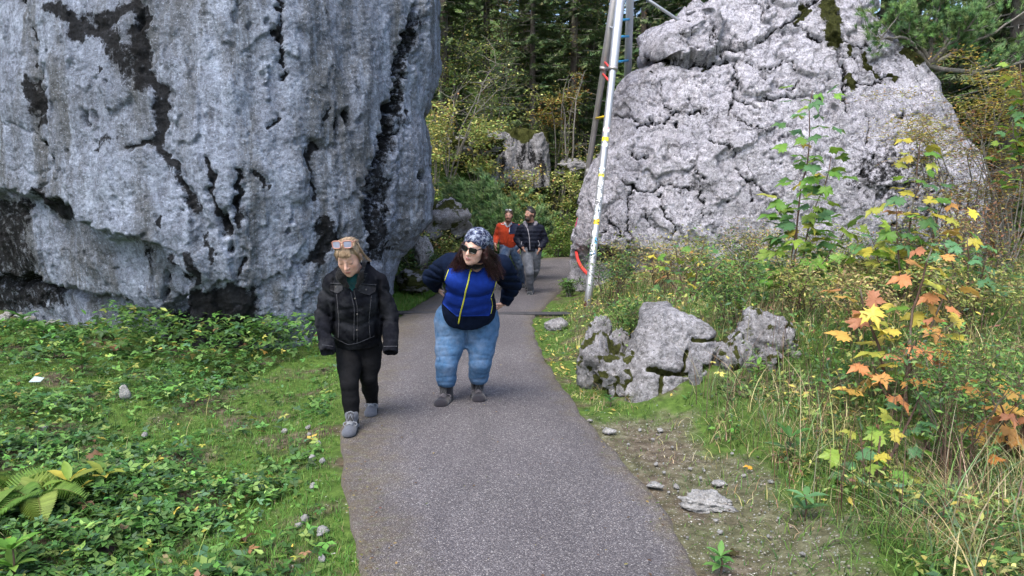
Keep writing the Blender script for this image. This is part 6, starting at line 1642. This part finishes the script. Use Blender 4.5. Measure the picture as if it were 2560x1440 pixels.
    for ln, n in (([(826, 708), (860, 709)], 10), ([(894, 709), (940, 712)], 12), ([(885, 725), (894, 770), (893, 858)], 26), ([(877, 730), (886, 770), (885, 850)], 26), ([(828, 727), (846, 733), (858, 724)], 10), ([(900, 730), (922, 737), (937, 727)], 10), ([(842, 735), (848, 800), (846, 845)], 20), ([(928, 740), (922, 800), (925, 845)], 20), ([(828, 840), (870, 862), (893, 858), (935, 840)], 30), ([(806, 862), (832, 866)], 8), ([(960, 866), (992, 866)], 8)):
        pts = surf_line(bv, ln, n, .0015)
        if len(pts) > 3: V, F = tube(pts, .0028, 5); Pp.part('seam', V, F, SE, None, jk)
    BT = plain('dark_button', (.12, .11, .10), .4, .5, .6)
    for u_, v_ in ((888, 745), (893, 785), (893, 825), (842, 718), (915, 724)):
        c = hit(bv, u_, v_, .004)
        if c is not None: V, F = tube(np.array([c, c + nrmz(np.array(CAMP) - c) * .005]), .007, 10); Pp.part('button', V, F, BT, None, jk)
    # hair: core, fringe and loose side locks
    HB = hair_mat('light_brown_hair', (.17, .115, .07), (.40, .29, .185))
    L = lambda x, y, z: W['head'] + HS * (hf[0] * x + hf[1] * y + hf[2] * z)
    v = Vol(W['head'] - .17, W['head'] + .17, .0055)
    v.ell(L(0, -.018, .034), HS * A3((.079, .095, .084)), hf, .01); v.ell(L(0, -.06, -.035), HS * A3((.066, .058, .07)), hf, .03)
    v.ell(L(0, .105, -.065), HS * A3((.072, .075, .092)), hf, .012, 's')
    v.ripple(lambda p: .004 * fbm((p - W['head']) @ hf.T * np.array([55, 14, 14]), 3))
    HV, HF = v.mesh(); hr = Pp.part('hair', HV, HF, HB)
    rg = np.random.default_rng(5); gd = []
    for x in np.linspace(-.046, .046, 11): gd.append([L(x * .8, .06, .098), L(x * .95, .092, .062), L(x, .100 - abs(x) * .25, .034)])
    a = strands(gd, 300, .0045, .0026, .001, rg, 8)
    gl = [[L(.055, .045, .085), L(.076, .035, .03), L(.080, .01, -.01), L(.088, -.02, -.05)], [L(.055, -.02, .1), L(.084, -.02, .03), L(.094, -.045, -.04), L(.125, -.06, -.10)], [L(-.055, .045, .085), L(-.074, .035, .03), L(-.078, .015, -.01), L(-.08, .0, -.05)], [L(-.055, -.02, .1), L(-.084, -.02, .03), L(-.088, -.05, -.05)]]
    b = strands(gl, 110, .0055, .0022, .003, rg, 12)
    gt = []
    for x in np.linspace(-.06, .06, 9): gt.append([L(x, .06, .092), L(x * 1.05, .0, .118 - x * x * 4), L(x * .9, -.08, .09 - x * x * 4), L(x * .5, -.115, .02)])
    c = strands(gt, 220, .007, .0026, .0015, rg, 12)
    V, F = merge([a, b, c]); Pp.part('hair_locks', V, F, HB, None, hr)['kind'] = 'stuff'
    o = L(0, .072, .128)
    sunglasses(Pp, o, hf, .060, .050, plain('rose_brown_frame', (.36, .17, .13), .3, .5), plain('mirror_lens', (.34, .36, .50), .12, .8, .3), .0042, .09, .35, .5)
    V, F = tube(L(.078, .0, -.045) + .009 * np.stack([np.cos(np.linspace(0, 6.28, 12)) * .3, np.sin(np.linspace(0, 6.28, 12)), np.cos(np.linspace(0, 6.28, 12))], 1), .0018, 5, False); Pp.part('earring', V, F, plain('silver', (.7, .7, .7), .2, .5, 1.0))
    shoe(Pp, W['aR'], (.02, -1), .27, SHOE_GREY, SOLE_DK, LACE_GR); shoe(Pp, W['aL'], (.10, -1), .27, SHOE_GREY, SOLE_DK, LACE_GR)
woman_denim()

# ---- woman in the blue and navy fleece
NAVY_FL = cloth('navy_fleece', (.006, .011, .028), .95, 150, .6, .6, 0, 0, .05)
BLUE_FL = cloth('blue_fleece', (.009, .032, .22), .9, 150, .7, .4, 0, 0, .08)
JEAN = cloth('light_blue_denim', (.062, .138, .262), .9, 260, .62, .5, 0, .36)
YEL = plain('yellow_zip', (.55, .55, .04), .5)
def woman_blue():
    Pp = Person('woman in blue and navy fleece jacket and light jeans bending forward', (P(1160, 1010, 5.85)[0], 5.85, 0.0))
    W = dict(pel=P(1166, 812, 5.86), chest=P(1178, 690, 5.52), neck=P(1196, 652, 5.42), head=P(1189, 615, 5.22), sR=P(1126, 660, 5.56), sL=P(1252, 664, 5.56), eR=P(1080, 692, 5.82), eL=P(1280, 714, 5.84), wR=P(1092, 718, 5.96), wL=P(1262, 756, 5.90),
             hR=P(1128, 838, 5.86), hL=P(1206, 838, 5.86), kR=P(1116, 908, 5.78), kL=P(1200, 905, 5.82), aR=P(1116, 985, 5.86), aL=P(1194, 975, 6.0))
    W['aR'][2] = .09; W['aL'][2] = .09
    hf = frame((-.42, -.88, -.16), (.30, 0, 1), 0); H2 = 1.10
    v = Vol([P(1045, 700, 5.9)[0], 5.0, -.01], [P(1310, 700, 5.6)[0] + .02, 6.25, 1.62], .0065)
    head_sdf(v, W['head'], hf, H2, neck_to=W['neck'] + [0, .03, -.03])
    v.chain([W['neck'], W['chest'], W['pel']], [.06, .12, .10], .04); v.chain([W['sR'], W['neck'], W['sL']], [.05, .06, .05], .03)
    for a in 'RL':
        v.chain([W['s' + a], W['e' + a], W['w' + a]], [.055, .045, .030], .02)
    hand_sdf(v, W['wR'] + [0, 0, -.0], (.45, -.10, -.55), (1, .1, .3), (.2, -1, .2), .25, .95); hand_sdf(v, W['wL'], (-.55, .05, -.45), (-1, .3, 0), (0, -.3, -1), .25, .95)
    V, F = v.mesh(); V = v.relax(V, F, 1, .35)
    C = face_paint(V, W['head'], hf, H2, (.54, .335, .265), (.45, .15, .15), (.05, .03, .025), iris=(.05, .03, .02))
    Pp.part('body', V, F, SKIN, C)
    # jeans
    v = Vol([P(1070, 850, 5.9)[0] - .03, 5.55, .08], [P(1262, 850, 5.9)[0] + .04, 6.25, 1.0], .0078)
    v.chain([P(1138, 800, 5.88), P(1196, 800, 5.88)], [.180, .180], .05, (1, 1.05, 1)); v.chain([P(1136, 828, 5.88), P(1200, 828, 5.88)], [.158, .158], .05, (1, 1.05, 1))
    for a in 'RL': v.chain([W['h' + a], W['h' + a] * .5 + W['k' + a] * .5, W['k' + a], W['k' + a] * .5 + W['a' + a] * .5, W['a' + a] + [0, 0, .10], W['a' + a] + [0, 0, .05]], [.134, .118, .096, .088, .074, .072], .015)
    v.plane_cut([0, 0, .15], (0, 0, -1), [-9, 0, 0], [9, 9, .25])
    def jf(p):
        r = .004 * fbm(p * np.array([14, 14, 9]), 3) + .005 * ridged(p * np.array([7, 7, 17]) + 4, 3) * .5; u_, v_ = proj(p)
        for ln, w_, dp in (([(1165, 830), (1166, 862)], 4, .05), ([(1088, 845), (1150, 838)], 2.5, .008), ([(1090, 862), (1140, 868)], 2.5, .007), ([(1180, 850), (1245, 845)], 2.5, .007), ([(1088, 893), (1135, 890)], 3, .010), ([(1090, 905), (1132, 912)], 2.5, .009), ([(1092, 880), (1138, 872)], 2.5, .006), ([(1170, 885), (1222, 890)], 3, .010), ([(1172, 902), (1220, 900)], 2.5, .009), ([(1176, 872), (1224, 868)], 2.5, .006), ([(1096, 945), (1138, 940)], 2.5, .006), ([(1098, 957), (1138, 956)], 2.5, .008), ([(1176, 950), (1218, 946)], 2.5, .006), ([(1176, 962), (1214, 962)], 2.5, .008), ([(1150, 820), (1110, 850)], 3, .006), ([(1180, 822), (1225, 852)], 3, .006)):
            r = r + .55 * dp * np.exp(-(seg_dist(u_, v_, ln) / w_) ** 2)
        return r
    v.ripple(jf, .05); V, F = v.mesh(); V = v.relax(V, F, 1, .4); jn = Pp.part('jeans', V, F, JEAN); bj = bvh_of(V, F)
    for ln in ([(1166, 812), (1166, 850)], [(1090, 800), (1088, 840), (1100, 900)],):
        pts = surf_line(bj, ln, 14, .002)
        if len(pts) > 3: TV, TF = tube(pts, .003, 5); Pp.part('seam', TV, TF, JEAN, None, jn)
    # fleece jacket
    v = Vol([P(1045, 700, 5.8)[0] - .06, 5.05, .62], [P(1312, 700, 5.6)[0] + .06, 6.3, 1.55], .0075)
    v.chain([P(1190, 655, 5.48), P(1180, 690, 5.50), P(1175, 725, 5.60), P(1172, 768, 5.76), P(1172, 788, 5.82)], [.12, .185, .19, .215, .212], .05, (1, 1.12, 1))
    v.ell(P(1140, 698, 5.42), (.095, .10, .095), None, .05); v.ell(P(1208, 702, 5.42), (.10, .10, .095), None, .05)
    v.chain([W['sR'], P(1190, 655, 5.5), W['sL']], [.085, .10, .085], .05)
    for a in 'RL': v.chain([W['s' + a], .5 * (W['s' + a] + W['e' + a]), W['e' + a], .5 * (W['e' + a] + W['w' + a]), W['w' + a] + nrmz(W['w' + a] - W['e' + a]) * .0], [.098, .096, .084, .070, .050], .015)
    for a in 'RL':
        d = nrmz(W['w' + a] - W['e' + a]); v.plane_cut(W['w' + a] + d * .015, d, W['w' + a] - .08, W['w' + a] + .09); v.cone(W['w' + a] - d * .01, W['w' + a] + d * .15, .036, .045, .004, 's')
    hc = P(1170, 800, 5.7); v.plane_cut(hc + [0, 0, -.045], (.0, .62, -1), hc - [.3, .6, .3], hc + [.3, .3, .16], .01)
    v.cone(P(1194, 640, 5.36), P(1190, 668, 5.36), .05, .045, .02, 's')
    def jf(p):
        r = .008 * ridged(p * np.array([5, 5, 4]) + 7, 3) * .5 + .004 * fbm(p * 12, 3); u_, v_ = proj(p)
        for ln, w_, dp in (([(1115, 728), (1150, 742), (1200, 742), (1232, 730)], 4, .016), ([(1120, 765), (1165, 772), (1225, 760)], 6, .008), ([(1066, 668), (1098, 690)], 3, .014), ([(1062, 690), (1096, 700)], 3, .014), ([(1066, 652), (1100, 672)], 3, .010), ([(1254, 690), (1296, 688)], 3, .014), ([(1258, 706), (1298, 706)], 3, .014), ([(1258, 722), (1296, 726)], 3, .012), ([(1258, 738), (1288, 744)], 3, .012), ([(1125, 680), (1150, 700)], 4, .008), ([(1225, 690), (1200, 700)], 4, .008)):
            r = r + dp * np.exp(-(seg_dist(u_, v_, ln) / w_) ** 2)
        return r
    v.ripple(jf, .05); V, F = v.mesh(); V = v.relax(V, F, 1, .4)
    jk = Pp.part('fleece_jacket', V, F, NAVY_FL, label='blue fleece jacket with navy sleeves and yellow zip'); bv = bvh_of(V, F)
    # blue front panel, black yoke, zip and piping
    Lp = [(1131, 657), (1122, 675), (1113, 700), (1107, 722), (1101, 742), (1108, 760), (1124, 775), (1142, 790)]
    Rp = [(1228, 668), (1236, 690), (1240, 706), (1233, 728), (1226, 745), (1230, 762), (1226, 782), (1222, 789)]
    PV, PF = surf_patch(bv, Lp, Rp, 44, 40, .004, .004); Pp.part('front_panel', PV, PF, BLUE_FL, None, jk); bp = bvh_of(PV, [f for f in PF[0]])
    def hit2(u_, v_, o):
        a = hit(bp, u_, v_, o); return a if a is not None else hit(bv, u_, v_, o)
    def pipe(ln, n, r, o=.004, name='piping', mat=YEL):
        pts = [hit2(u_, v_, o) for u_, v_ in resample_raw(np.array(ln, float), n)]; pts = np.array([p for p in pts if p is not None])
        if len(pts) < 3: return
        for _ in range(2): pts[1:-1] = .25 * pts[:-2] + .5 * pts[1:-1] + .25 * pts[2:]
        TV, TF = tube(pts, r, 6); Pp.part(name, TV, TF, mat, None, jk)
    pipe([(1176, 672), (1172, 700), (1165, 725), (1160, 750), (1152, 780), (1147, 808)], 30, .0062, .005, 'zip')
    pipe([(1131, 657), (1150, 664), (1175, 669), (1200, 670), (1228, 668)], 20, .0028)
    pipe([(1122, 675), (1113, 700), (1110, 712)], 8, .0028); pipe([(1108, 720), (1102, 738), (1098, 748)], 8, .0032); pipe([(1240, 702), (1233, 728), (1227, 742)], 10, .0028); pipe([(1227, 745), (1231, 760), (1226, 784)], 10, .0028)
    pipe([(1176, 672), (1168, 658), (1164, 648)], 6, .003); pipe([(1178, 672), (1186, 660), (1190, 652)], 6, .003)
    c = hit2(1176, 676, .008); TV, TF = tube(np.array([c, c + [0, -.004, -.035]]), [.006, .004], 7); Pp.part('zip_pull', TV, TF, YEL, None, jk)
    # collar
    v = Vol(P(1140, 700, 5.1) - [0, .1, .1], P(1240, 620, 5.7) + [0, .1, .05], .0065)
    v.chain([P(1230, 648, 5.55), P(1212, 656, 5.40), P(1188, 668, 5.30)], [.04, .036, .022], .02); v.chain([P(1155, 642, 5.5), P(1160, 655, 5.38), P(1172, 668, 5.30)], [.04, .036, .02], .02)
    CV, CF = v.mesh(); Pp.part('collar', CV, CF, cloth('black_lining', (.006, .006, .007)), None, jk)
    # white shirt edge under the hem
    # hair
    HD = hair_mat('dark_auburn_hair', (.009, .004, .0045), (.045, .015, .016))
    s_ = H2; L = lambda x, y, z: W['head'] + s_ * (hf[0] * x + hf[1] * y + hf[2] * z)
    v = Vol(W['head'] - .17, W['head'] + .17, .0058); v.ell(L(0, -.022, .02), s_ * A3((.082, .094, .088)), hf, .01); v.ell(L(0, -.05, -.06), s_ * A3((.075, .06, .075)), hf, .03); v.ell(L(0, .115, -.04), s_ * A3((.066, .085, .10)), hf, .012, 's')
    HV, HF = v.mesh(); hr = Pp.part('hair', HV, HF, HD)
    rg = np.random.default_rng(15)
    gl = [[L(-.075, .01, .02), L(-.085, .01, -.05), P(1142, 655, 5.32), P(1132, 690, 5.36)], [L(-.07, -.02, .0), P(1150, 640, 5.36), P(1130, 668, 5.40), P(1122, 692, 5.44)], [L(-.078, .02, .0), P(1155, 640, 5.24), P(1160, 662, 5.27), P(1150, 680, 5.30)]]
    gr = [[L(.078, .0, .02), L(.09, .0, -.06), P(1232, 668, 5.33), P(1246, 704, 5.38)], [L(.07, -.04, .0), P(1226, 640, 5.38), P(1248, 672, 5.42), P(1258, 698, 5.44)], [L(.075, .01, -.03), P(1218, 650, 5.28), P(1228, 680, 5.32), P(1238, 706, 5.36)], [L(.078, -.01, .0), P(1235, 640, 5.40), P(1240, 660, 5.40), P(1252, 690, 5.42)]]
    a = strands(gl, 430, .015, .0027, .007, rg, 13); b = strands(gr, 560, .016, .0027, .008, rg, 13)
    v = Vol(W['head'] - [.26, .2, .38], W['head'] + [.3, .3, .1], .007)
    for g_ in gl + gr: v.chain(g_, [.018, .021, .018, .006], .012)
    v.ripple(lambda p: .010 * ridged(p * np.array([34, 34, 12]), 2) * .6 + .008 * fbm(p * 20, 2), .04)
    cv, cf = v.mesh(); Pp.part('hair_mass', cv, cf, HD, None, hr)
    TV, TF = merge([a, b]); Pp.part('hair_locks', TV, TF, HD, None, hr)['kind'] = 'stuff'
    # patterned headscarf
    v = Vol(W['head'] - .19, W['head'] + .19, .0058); v.ell(L(0, -.018, .040), s_ * A3((.090, .108, .093)), hf, .01)
    v.plane_cut(L(0, .088, .045), hf[1] * .62 - hf[2] * .78, W['head'] - .19, W['head'] + .19, .008)
    v.chain([L(.05, -.09, .03), L(.07, -.11, -.05)], [.04, .02], .03)
    v.ripple(lambda p: .006 * ridged((p - W['head']) @ hf.T * np.array([16, 10, 22]), 2))
    SV, SF = v.mesh(); SV = v.relax(SV, SF, 1)
    m = NM('patterned_headscarf'); co = m.coord()
    w_ = m.vor(co, 22, 'DISTANCE_TO_EDGE'); n = m.noise(co, 26, 4, .6, .6)
    c = m.ramp(n, (.40, (.010, .013, .035)), (.52, (.035, .045, .085)), (.62, (.22, .25, .32)))
    c = m.mix(m.ramp(w_.outputs[0], (.0, .6), (.035, 0.0)), c, (.42, .45, .52))
    Pp.part('headscarf', SV, SF, m.principled(c, .85, None, .2))
    sunglasses(Pp, L(0, .104, -.002), hf, .054, .040, plain('black_frame', (.006, .006, .006), .25, .5), plain('dark_lens', (.008, .008, .009), .08, .6), .004, .11, 0, .6)
    BO = cloth('dark_boot_leather', (.018, .016, .022), .8, 200, .6, .5); LC = plain('dark_laces', (.11, .10, .11), .9)
    for a, dr_ in (('R', (-.22, -1)), ('L', (.12, -1))):
        sh = shoe(Pp, W['a' + a], dr_, .31, BO, SOLE_DK, LC, top=.17, ws=1.28)
        t = np.linspace(0, 2 * math.pi, 20); q = W['a' + a] + [0, -.01, .112] + .064 * np.stack([np.cos(t), np.sin(t), 0 * t], 1); TV, TF = tube(q, .009, 6, False); Pp.part('boot_cuff', TV, TF, cloth('plum_lining', (.11, .035, .06)), None, sh)
woman_blue()

# ---- the two men behind
def man(label, Y, W, hf, skin, hair, beard, jacket, quilt, jeans_mat, shoe_mat, R, s=1.0, h=.0125, base_uv=None, hands=True, feet=((0, -1), (0, -1)), hair_len=.0):
    Pp = Person(label, (W['pel'][0], Y, 0.0))
    lo = np.min([W[k] for k in W], 0) - .3; hi = np.max([W[k] for k in W], 0) + .3; lo[2] = 0
    v = Vol(lo, hi, .0105)
    head_sdf(v, W['head'], hf, s, True, W['neck'] + [0, .02, -.03])
    v.chain([W['neck'], W['chest'], W['pel'] + [0, .02, .08]], [.06, .12, .09], .04); v.chain([W['sR'], W['neck'], W['sL']], [.05, .06, .05], .03)
    for a in 'RL':
        v.chain([W['s' + a], W['e' + a], W['w' + a]], [.05, .042, .031], .02)
        sg_ = 1 if a == 'R' else -1; hand_sdf(v, W['w' + a], (sg_ * .25, .42, -.85) if R.get('pockets') else (0, -.2, -1), (sg_, .3, 0), (0, -1, .2), .3 if R.get('pockets') else .6, 1.0)
    V, F = v.mesh(); V = v.relax(V, F, 1, .3)
    C = face_paint(V, W['head'], hf, s, skin, (.36, .15, .12), (.05, .03, .02), iris=(.04, .03, .025), beard=beard)
    Pp.part('body', V, F, SKIN, C)
    v = Vol(lo, hi, h)
    v.chain([W['hR'] + [0, 0, .06], W['hL'] + [0, 0, .06]], [.125, .125], .04, (1, 1.1, 1))
    for a in 'RL': v.chain([W['h' + a], .5 * (W['h' + a] + W['k' + a]), W['k' + a], .5 * (W['k' + a] + W['a' + a]), W['a' + a] + [0, 0, .0], W['a' + a] - [0, 0, .03]], [.112, .098, .078, .072, .062, .066], .015)
    v.ripple(lambda p: .008 * fbm(p * np.array([10, 10, 16]), 3), .05); V, F = v.mesh(); Pp.part('jeans', V, F, jeans_mat)
    v = Vol(lo, hi, h)
    v.chain([W['neck'] + [0, .03, -.06], W['chest'], .5 * (W['chest'] + W['pel']), W['pel'] + [0, 0, .06]], R['t'], .05, (1, 1.25, 1))
    v.chain([W['sR'], W['neck'] + [0, .02, -.09], W['sL']], [R['a'][0], .10, R['a'][0]], .05)
    for a in 'RL': v.chain([W['s' + a], .5 * (W['s' + a] + W['e' + a]), W['e' + a], .5 * (W['e' + a] + W['w' + a]), W['w' + a]], R['a'], .015)
    for a in 'RL':
        d = nrmz(W['w' + a] - W['e' + a]); v.plane_cut(W['w' + a] - d * .0, d, W['w' + a] - .07, W['w' + a] + .08)
    v.plane_cut(W['pel'] + [0, 0, R.get('hem', 0.0)], (0, .12, -1), W['pel'] - [.24, .3, .35], W['pel'] + [.24, .3, .1])
    v.cone(W['neck'] + [0, -.03, .06], W['neck'] + [0, -.06, -.05], .06, .04, .02, 's')
    if quilt: v.ripple(lambda p: -.008 * np.abs(np.sin(p[:, 2] * math.pi / .075)) + .007 * fbm(p * 13, 3), .07)
    else: v.ripple(lambda p: .010 * ridged(p * np.array([6, 6, 5]), 3) * .5 + .005 * fbm(p * 12, 3), .05)
    V, F = v.mesh(); V = v.relax(V, F, 1, .3); jk = Pp.part('jacket', V, F, jacket); bv = bvh_of(V, F)
    L = lambda x, y, z: W['head'] + s * (hf[0] * x + hf[1] * y + hf[2] * z)
    v = Vol(W['head'] - .17, W['head'] + .17, .008); v.ell(L(0, -.018, .036), s * A3((.080, .098, .081 + hair_len)), hf, .01); v.ell(L(0, -.05, -.02), s * A3((.074, .056, .06)), hf, .02); v.ell(L(0, .118, -.05), s * A3((.085, .085, .112)), hf, .01, 's')
    V, F = v.mesh(); Pp.part('hair', V, F, hair)
    if beard is not None:
        v = Vol(W['head'] - .17, W['head'] + .17, .006); v.ell(L(0, .05, -.100), s * A3((.052, .045, .036)), hf, .01); v.ell(L(0, .085, -.057), (.026, .018, .008), hf, .012); v.ell(L(0, .096, -.072), (.022, .02, .008), hf, .01, 's'); v.ell(L(0, .02, -.03), (.052, .06, .07), hf, .012, 's')
        v.ripple(lambda p: .005 * fbm(p * 60, 2))
        V, F = v.mesh(); Pp.part('beard', V, F, hair_mat('beard_hair', tuple(np.array(beard) * .7), tuple(np.array(beard) * 1.4)))
    SOLW = plain('white_rubber_sole', (.6, .6, .6), .7, .2)
    for a, d in zip('RL', feet): shoe(Pp, W['a' + a], d, .28, shoe_mat, SOLW if R.get('wsole') else SOLE_DK, SOLE_DK, .008)
    return Pp, jk, bv, L, W
def near(d, u, v, Y): return P(u, v, Y)
Wn = dict(pel=P(1327, 628, 13.45), chest=P(1327, 580, 13.42), neck=P(1326, 557, 13.42), head=P(1325, 535, 13.34), sR=P(1303, 571, 13.45), sL=P(1351, 571, 13.45), eR=P(1293, 598, 13.52), eL=P(1362, 600, 13.52), wR=P(1307, 619, 13.34), wL=P(1349, 622, 13.34),
          hR=P(1317, 636, 13.45), hL=P(1339, 636, 13.47), kR=P(1324, 682, 13.22), kL=P(1339, 676, 13.55), aR=P(1326, 724, 13.42), aL=P(1321, 712, 14.0))
Wn['aR'][2] = .095; Wn['aL'][2] = .13
PUFF = cloth('navy_puffer', (.006, .008, .018), .62, 60, .7, .4, .0, 0, .2)
GJEAN = cloth('grey_denim', (.085, .092, .11), .9, 200, .7, .4, .1, .4)
SHD = cloth('dark_sneaker', (.03, .034, .04), .8, 200, .6)
Pp, jk, bv, L, W = man('bearded man in navy puffer jacket and grey jeans, hands in pockets', 13.45, Wn, frame((-.72, -.66, .14), (0, 0, 1)), (.36, .20, .145), hair_mat('short_black_hair', (.012, .010, .009), (.035, .028, .024)), (.022, .016, .013), PUFF, True, GJEAN, SHD, dict(t=[.12, .185, .185, .175], a=[.070, .074, .068, .064, .054], hem=.02, wsole=True, pockets=True), s=1.08, feet=((-.15, -1), (-.1, -1)))
ZG = plain('zip_grey', (.30, .29, .32), .5)
for ln, n, r, nm in (([(1319, 572), (1323, 590), (1325, 625)], 20, .008, 'zip'), ([(1345, 601), (1349, 610), (1347, 616)], 8, .006, 'pocket_zip'), ([(1305, 604), (1303, 612)], 6, .006, 'pocket_zip')):
    pts = surf_line(bv, ln, n, .004)
    if len(pts) > 3: V, F = tube(pts, r, 6); Pp.part(nm, V, F, ZG, None, jk)
v = Vol(W['neck'] - .3, W['neck'] + .3, .009)
v.chain([W['neck'] + [-.10, .03, -.0], W['neck'] + [-.095, -.06, -.02], W['neck'] + [-.05, -.135, -.12]], [.034, .036, .014], .02); v.chain([W['neck'] + [.10, .03, .0], W['neck'] + [.10, -.05, -.01], W['neck'] + [.02, -.135, -.12]], [.034, .036, .014], .02); v.chain([W['neck'] + [-.10, .05, .0], W['neck'] + [0, .10, .0], W['neck'] + [.10, .05, .0]], [.036, .04, .036], .02)
V, F = v.mesh(); Pp.part('hood_lining', V, F, cloth('grey_lining', (.20, .19, .22)), None, jk)
v = Vol(W['neck'] - .3, W['neck'] + .3, .009); v.chain([W['neck'] + [0, .0, .02], W['neck'] + [0, -.03, -.05], W['neck'] + [0, -.03, -.14]], [.060, .075, .10], .02); V, F = v.mesh(); Pp.part('shirt', V, F, cloth('black_tee', (.007, .007, .008)))
sunglasses(Pp, L(0, .035, .118), frame((-.72, -.66, .14), (0, 0, 1)), .05, .035, plain('black_frame', (.006, .006, .006), .3), plain('dark_lens', (.02, .02, .025), .1, .6), .005, .10, .6)

Wo = dict(pel=P(1272, 618, 14.3), chest=P(1270, 578, 14.25), neck=P(1270, 558, 14.22), head=P(1272, 538, 14.1), sR=P(1249, 566, 14.25), sL=P(1293, 568, 14.3), eR=P(1241, 592, 14.32), eL=P(1302, 598, 14.4), wR=P(1238, 610, 14.1), wL=P(1298, 622, 14.3),
          hR=P(1264, 624, 14.28), hL=P(1284, 626, 14.32), kR=P(1256, 656, 13.85), kL=P(1299, 664, 14.35), aR=P(1258, 705, 14.0), aL=P(1305, 708, 14.6))
Wo['aR'][2] = .16; Wo['aL'][2] = .095
ORG = cloth('orange_fleece', (.42, .045, .013), .9, 150, .75, .4, .1)
BJEAN = cloth('blue_denim', (.035, .065, .125), .9, 200, .65, .4, .1, .4)
hfo = frame((-.12, -.98, -.02), (.03, 0, 1))
Pp, jk, bv, L, W = man('bearded man in orange fleece jacket and blue jeans', 14.3, Wo, hfo, (.40, .22, .165), hair_mat('short_brown_hair', (.04, .026, .018), (.10, .065, .045)), (.085, .045, .028), ORG, False, BJEAN, SHD, dict(t=[.125, .185, .18, .170], a=[.074, .074, .066, .058, .046], hem=0.0), s=1.05, feet=((-.1, -1), (.1, -1)))
V, F = surf_patch(bv, [(1274, 556), (1273, 570), (1272, 585)], [(1296, 560), (1296, 572), (1295, 584)], 10, 10, .006, .006); Pp.part('chest_pocket', V, F, cloth('navy_pocket', (.012, .018, .05)), None, jk)
for ln, n, r, nm, mt in (([(1276, 561), (1274, 570), (1273, 581)], 8, .008, 'pocket_zip', plain('white_zip', (.6, .6, .62))), ([(1266, 558), (1268, 580), (1268, 612)], 16, .006, 'zip', plain('orange_zip', (.4, .05, .02))), ([(1252, 560), (1260, 562)], 6, .006, 'chest_logo', plain('white_print', (.75, .75, .75)))):
    pts = surf_line(bv, ln, n, .005)
    if len(pts) > 3: V, F = tube(pts, r, 6); Pp.part(nm, V, F, mt, None, jk)
v = Vol(W['neck'] - .25, W['neck'] + .25, .008); v.chain([W['neck'] + [-.07, .02, .01], W['neck'] + [-.06, -.06, -.01], W['neck'] + [-.02, -.10, -.07]], [.022, .024, .012], .01); v.chain([W['neck'] + [.07, .02, .01], W['neck'] + [.06, -.06, -.01], W['neck'] + [.0, -.10, -.07]], [.022, .024, .012], .01); V, F = v.mesh(); Pp.part('shirt_collar', V, F, cloth('white_collar', (.55, .56, .60)))
sunglasses(Pp, L(0, .06, .105), hfo, .05, .032, plain('grey_frame', (.1, .1, .1), .3), plain('clear_lens', (.3, .32, .35), .1, .6), .004, .10, .5)

# ---- someone in pink, almost wholly hidden behind the rear tripod leg and the boulder
Wp = {}
cx, Yp = P(1466, 560, 16.4)[0], 16.4
for k, (dx, dy, z) in dict(pel=(0, 0, .98), chest=(0, 0, 1.3), neck=(0, 0, 1.47), head=(.02, -.03, 1.60), sR=(-.17, 0, 1.40), sL=(.17, 0, 1.40), eR=(-.235, .02, 1.14), eL=(.235, .02, 1.14), wR=(-.20, -.08, .92), wL=(.20, -.08, .92), hR=(-.08, 0, .90), hL=(.08, 0, .90), kR=(-.08, -.04, .5), kL=(.08, .02, .5), aR=(-.08, 0, .095), aL=(.08, .08, .095)).items(): Wp[k] = np.array([cx + dx, Yp + dy, z])
PNK = cloth('pink_jacket', (.48, .03, .13), .8, 150, .6)
man('person in pink jacket mostly hidden behind the rear tripod leg and the pale boulder', Yp, Wp, frame((.6, -.8, 0), (0, 0, 1)), (.5, .3, .23), hair_mat('brown_hair', (.03, .02, .015), (.08, .05, .03)), None, PNK, False, GJEAN, SHD, dict(t=[.11, .16, .16, .155], a=[.062, .062, .056, .05, .042], hem=.0), s=.95, h=.014)
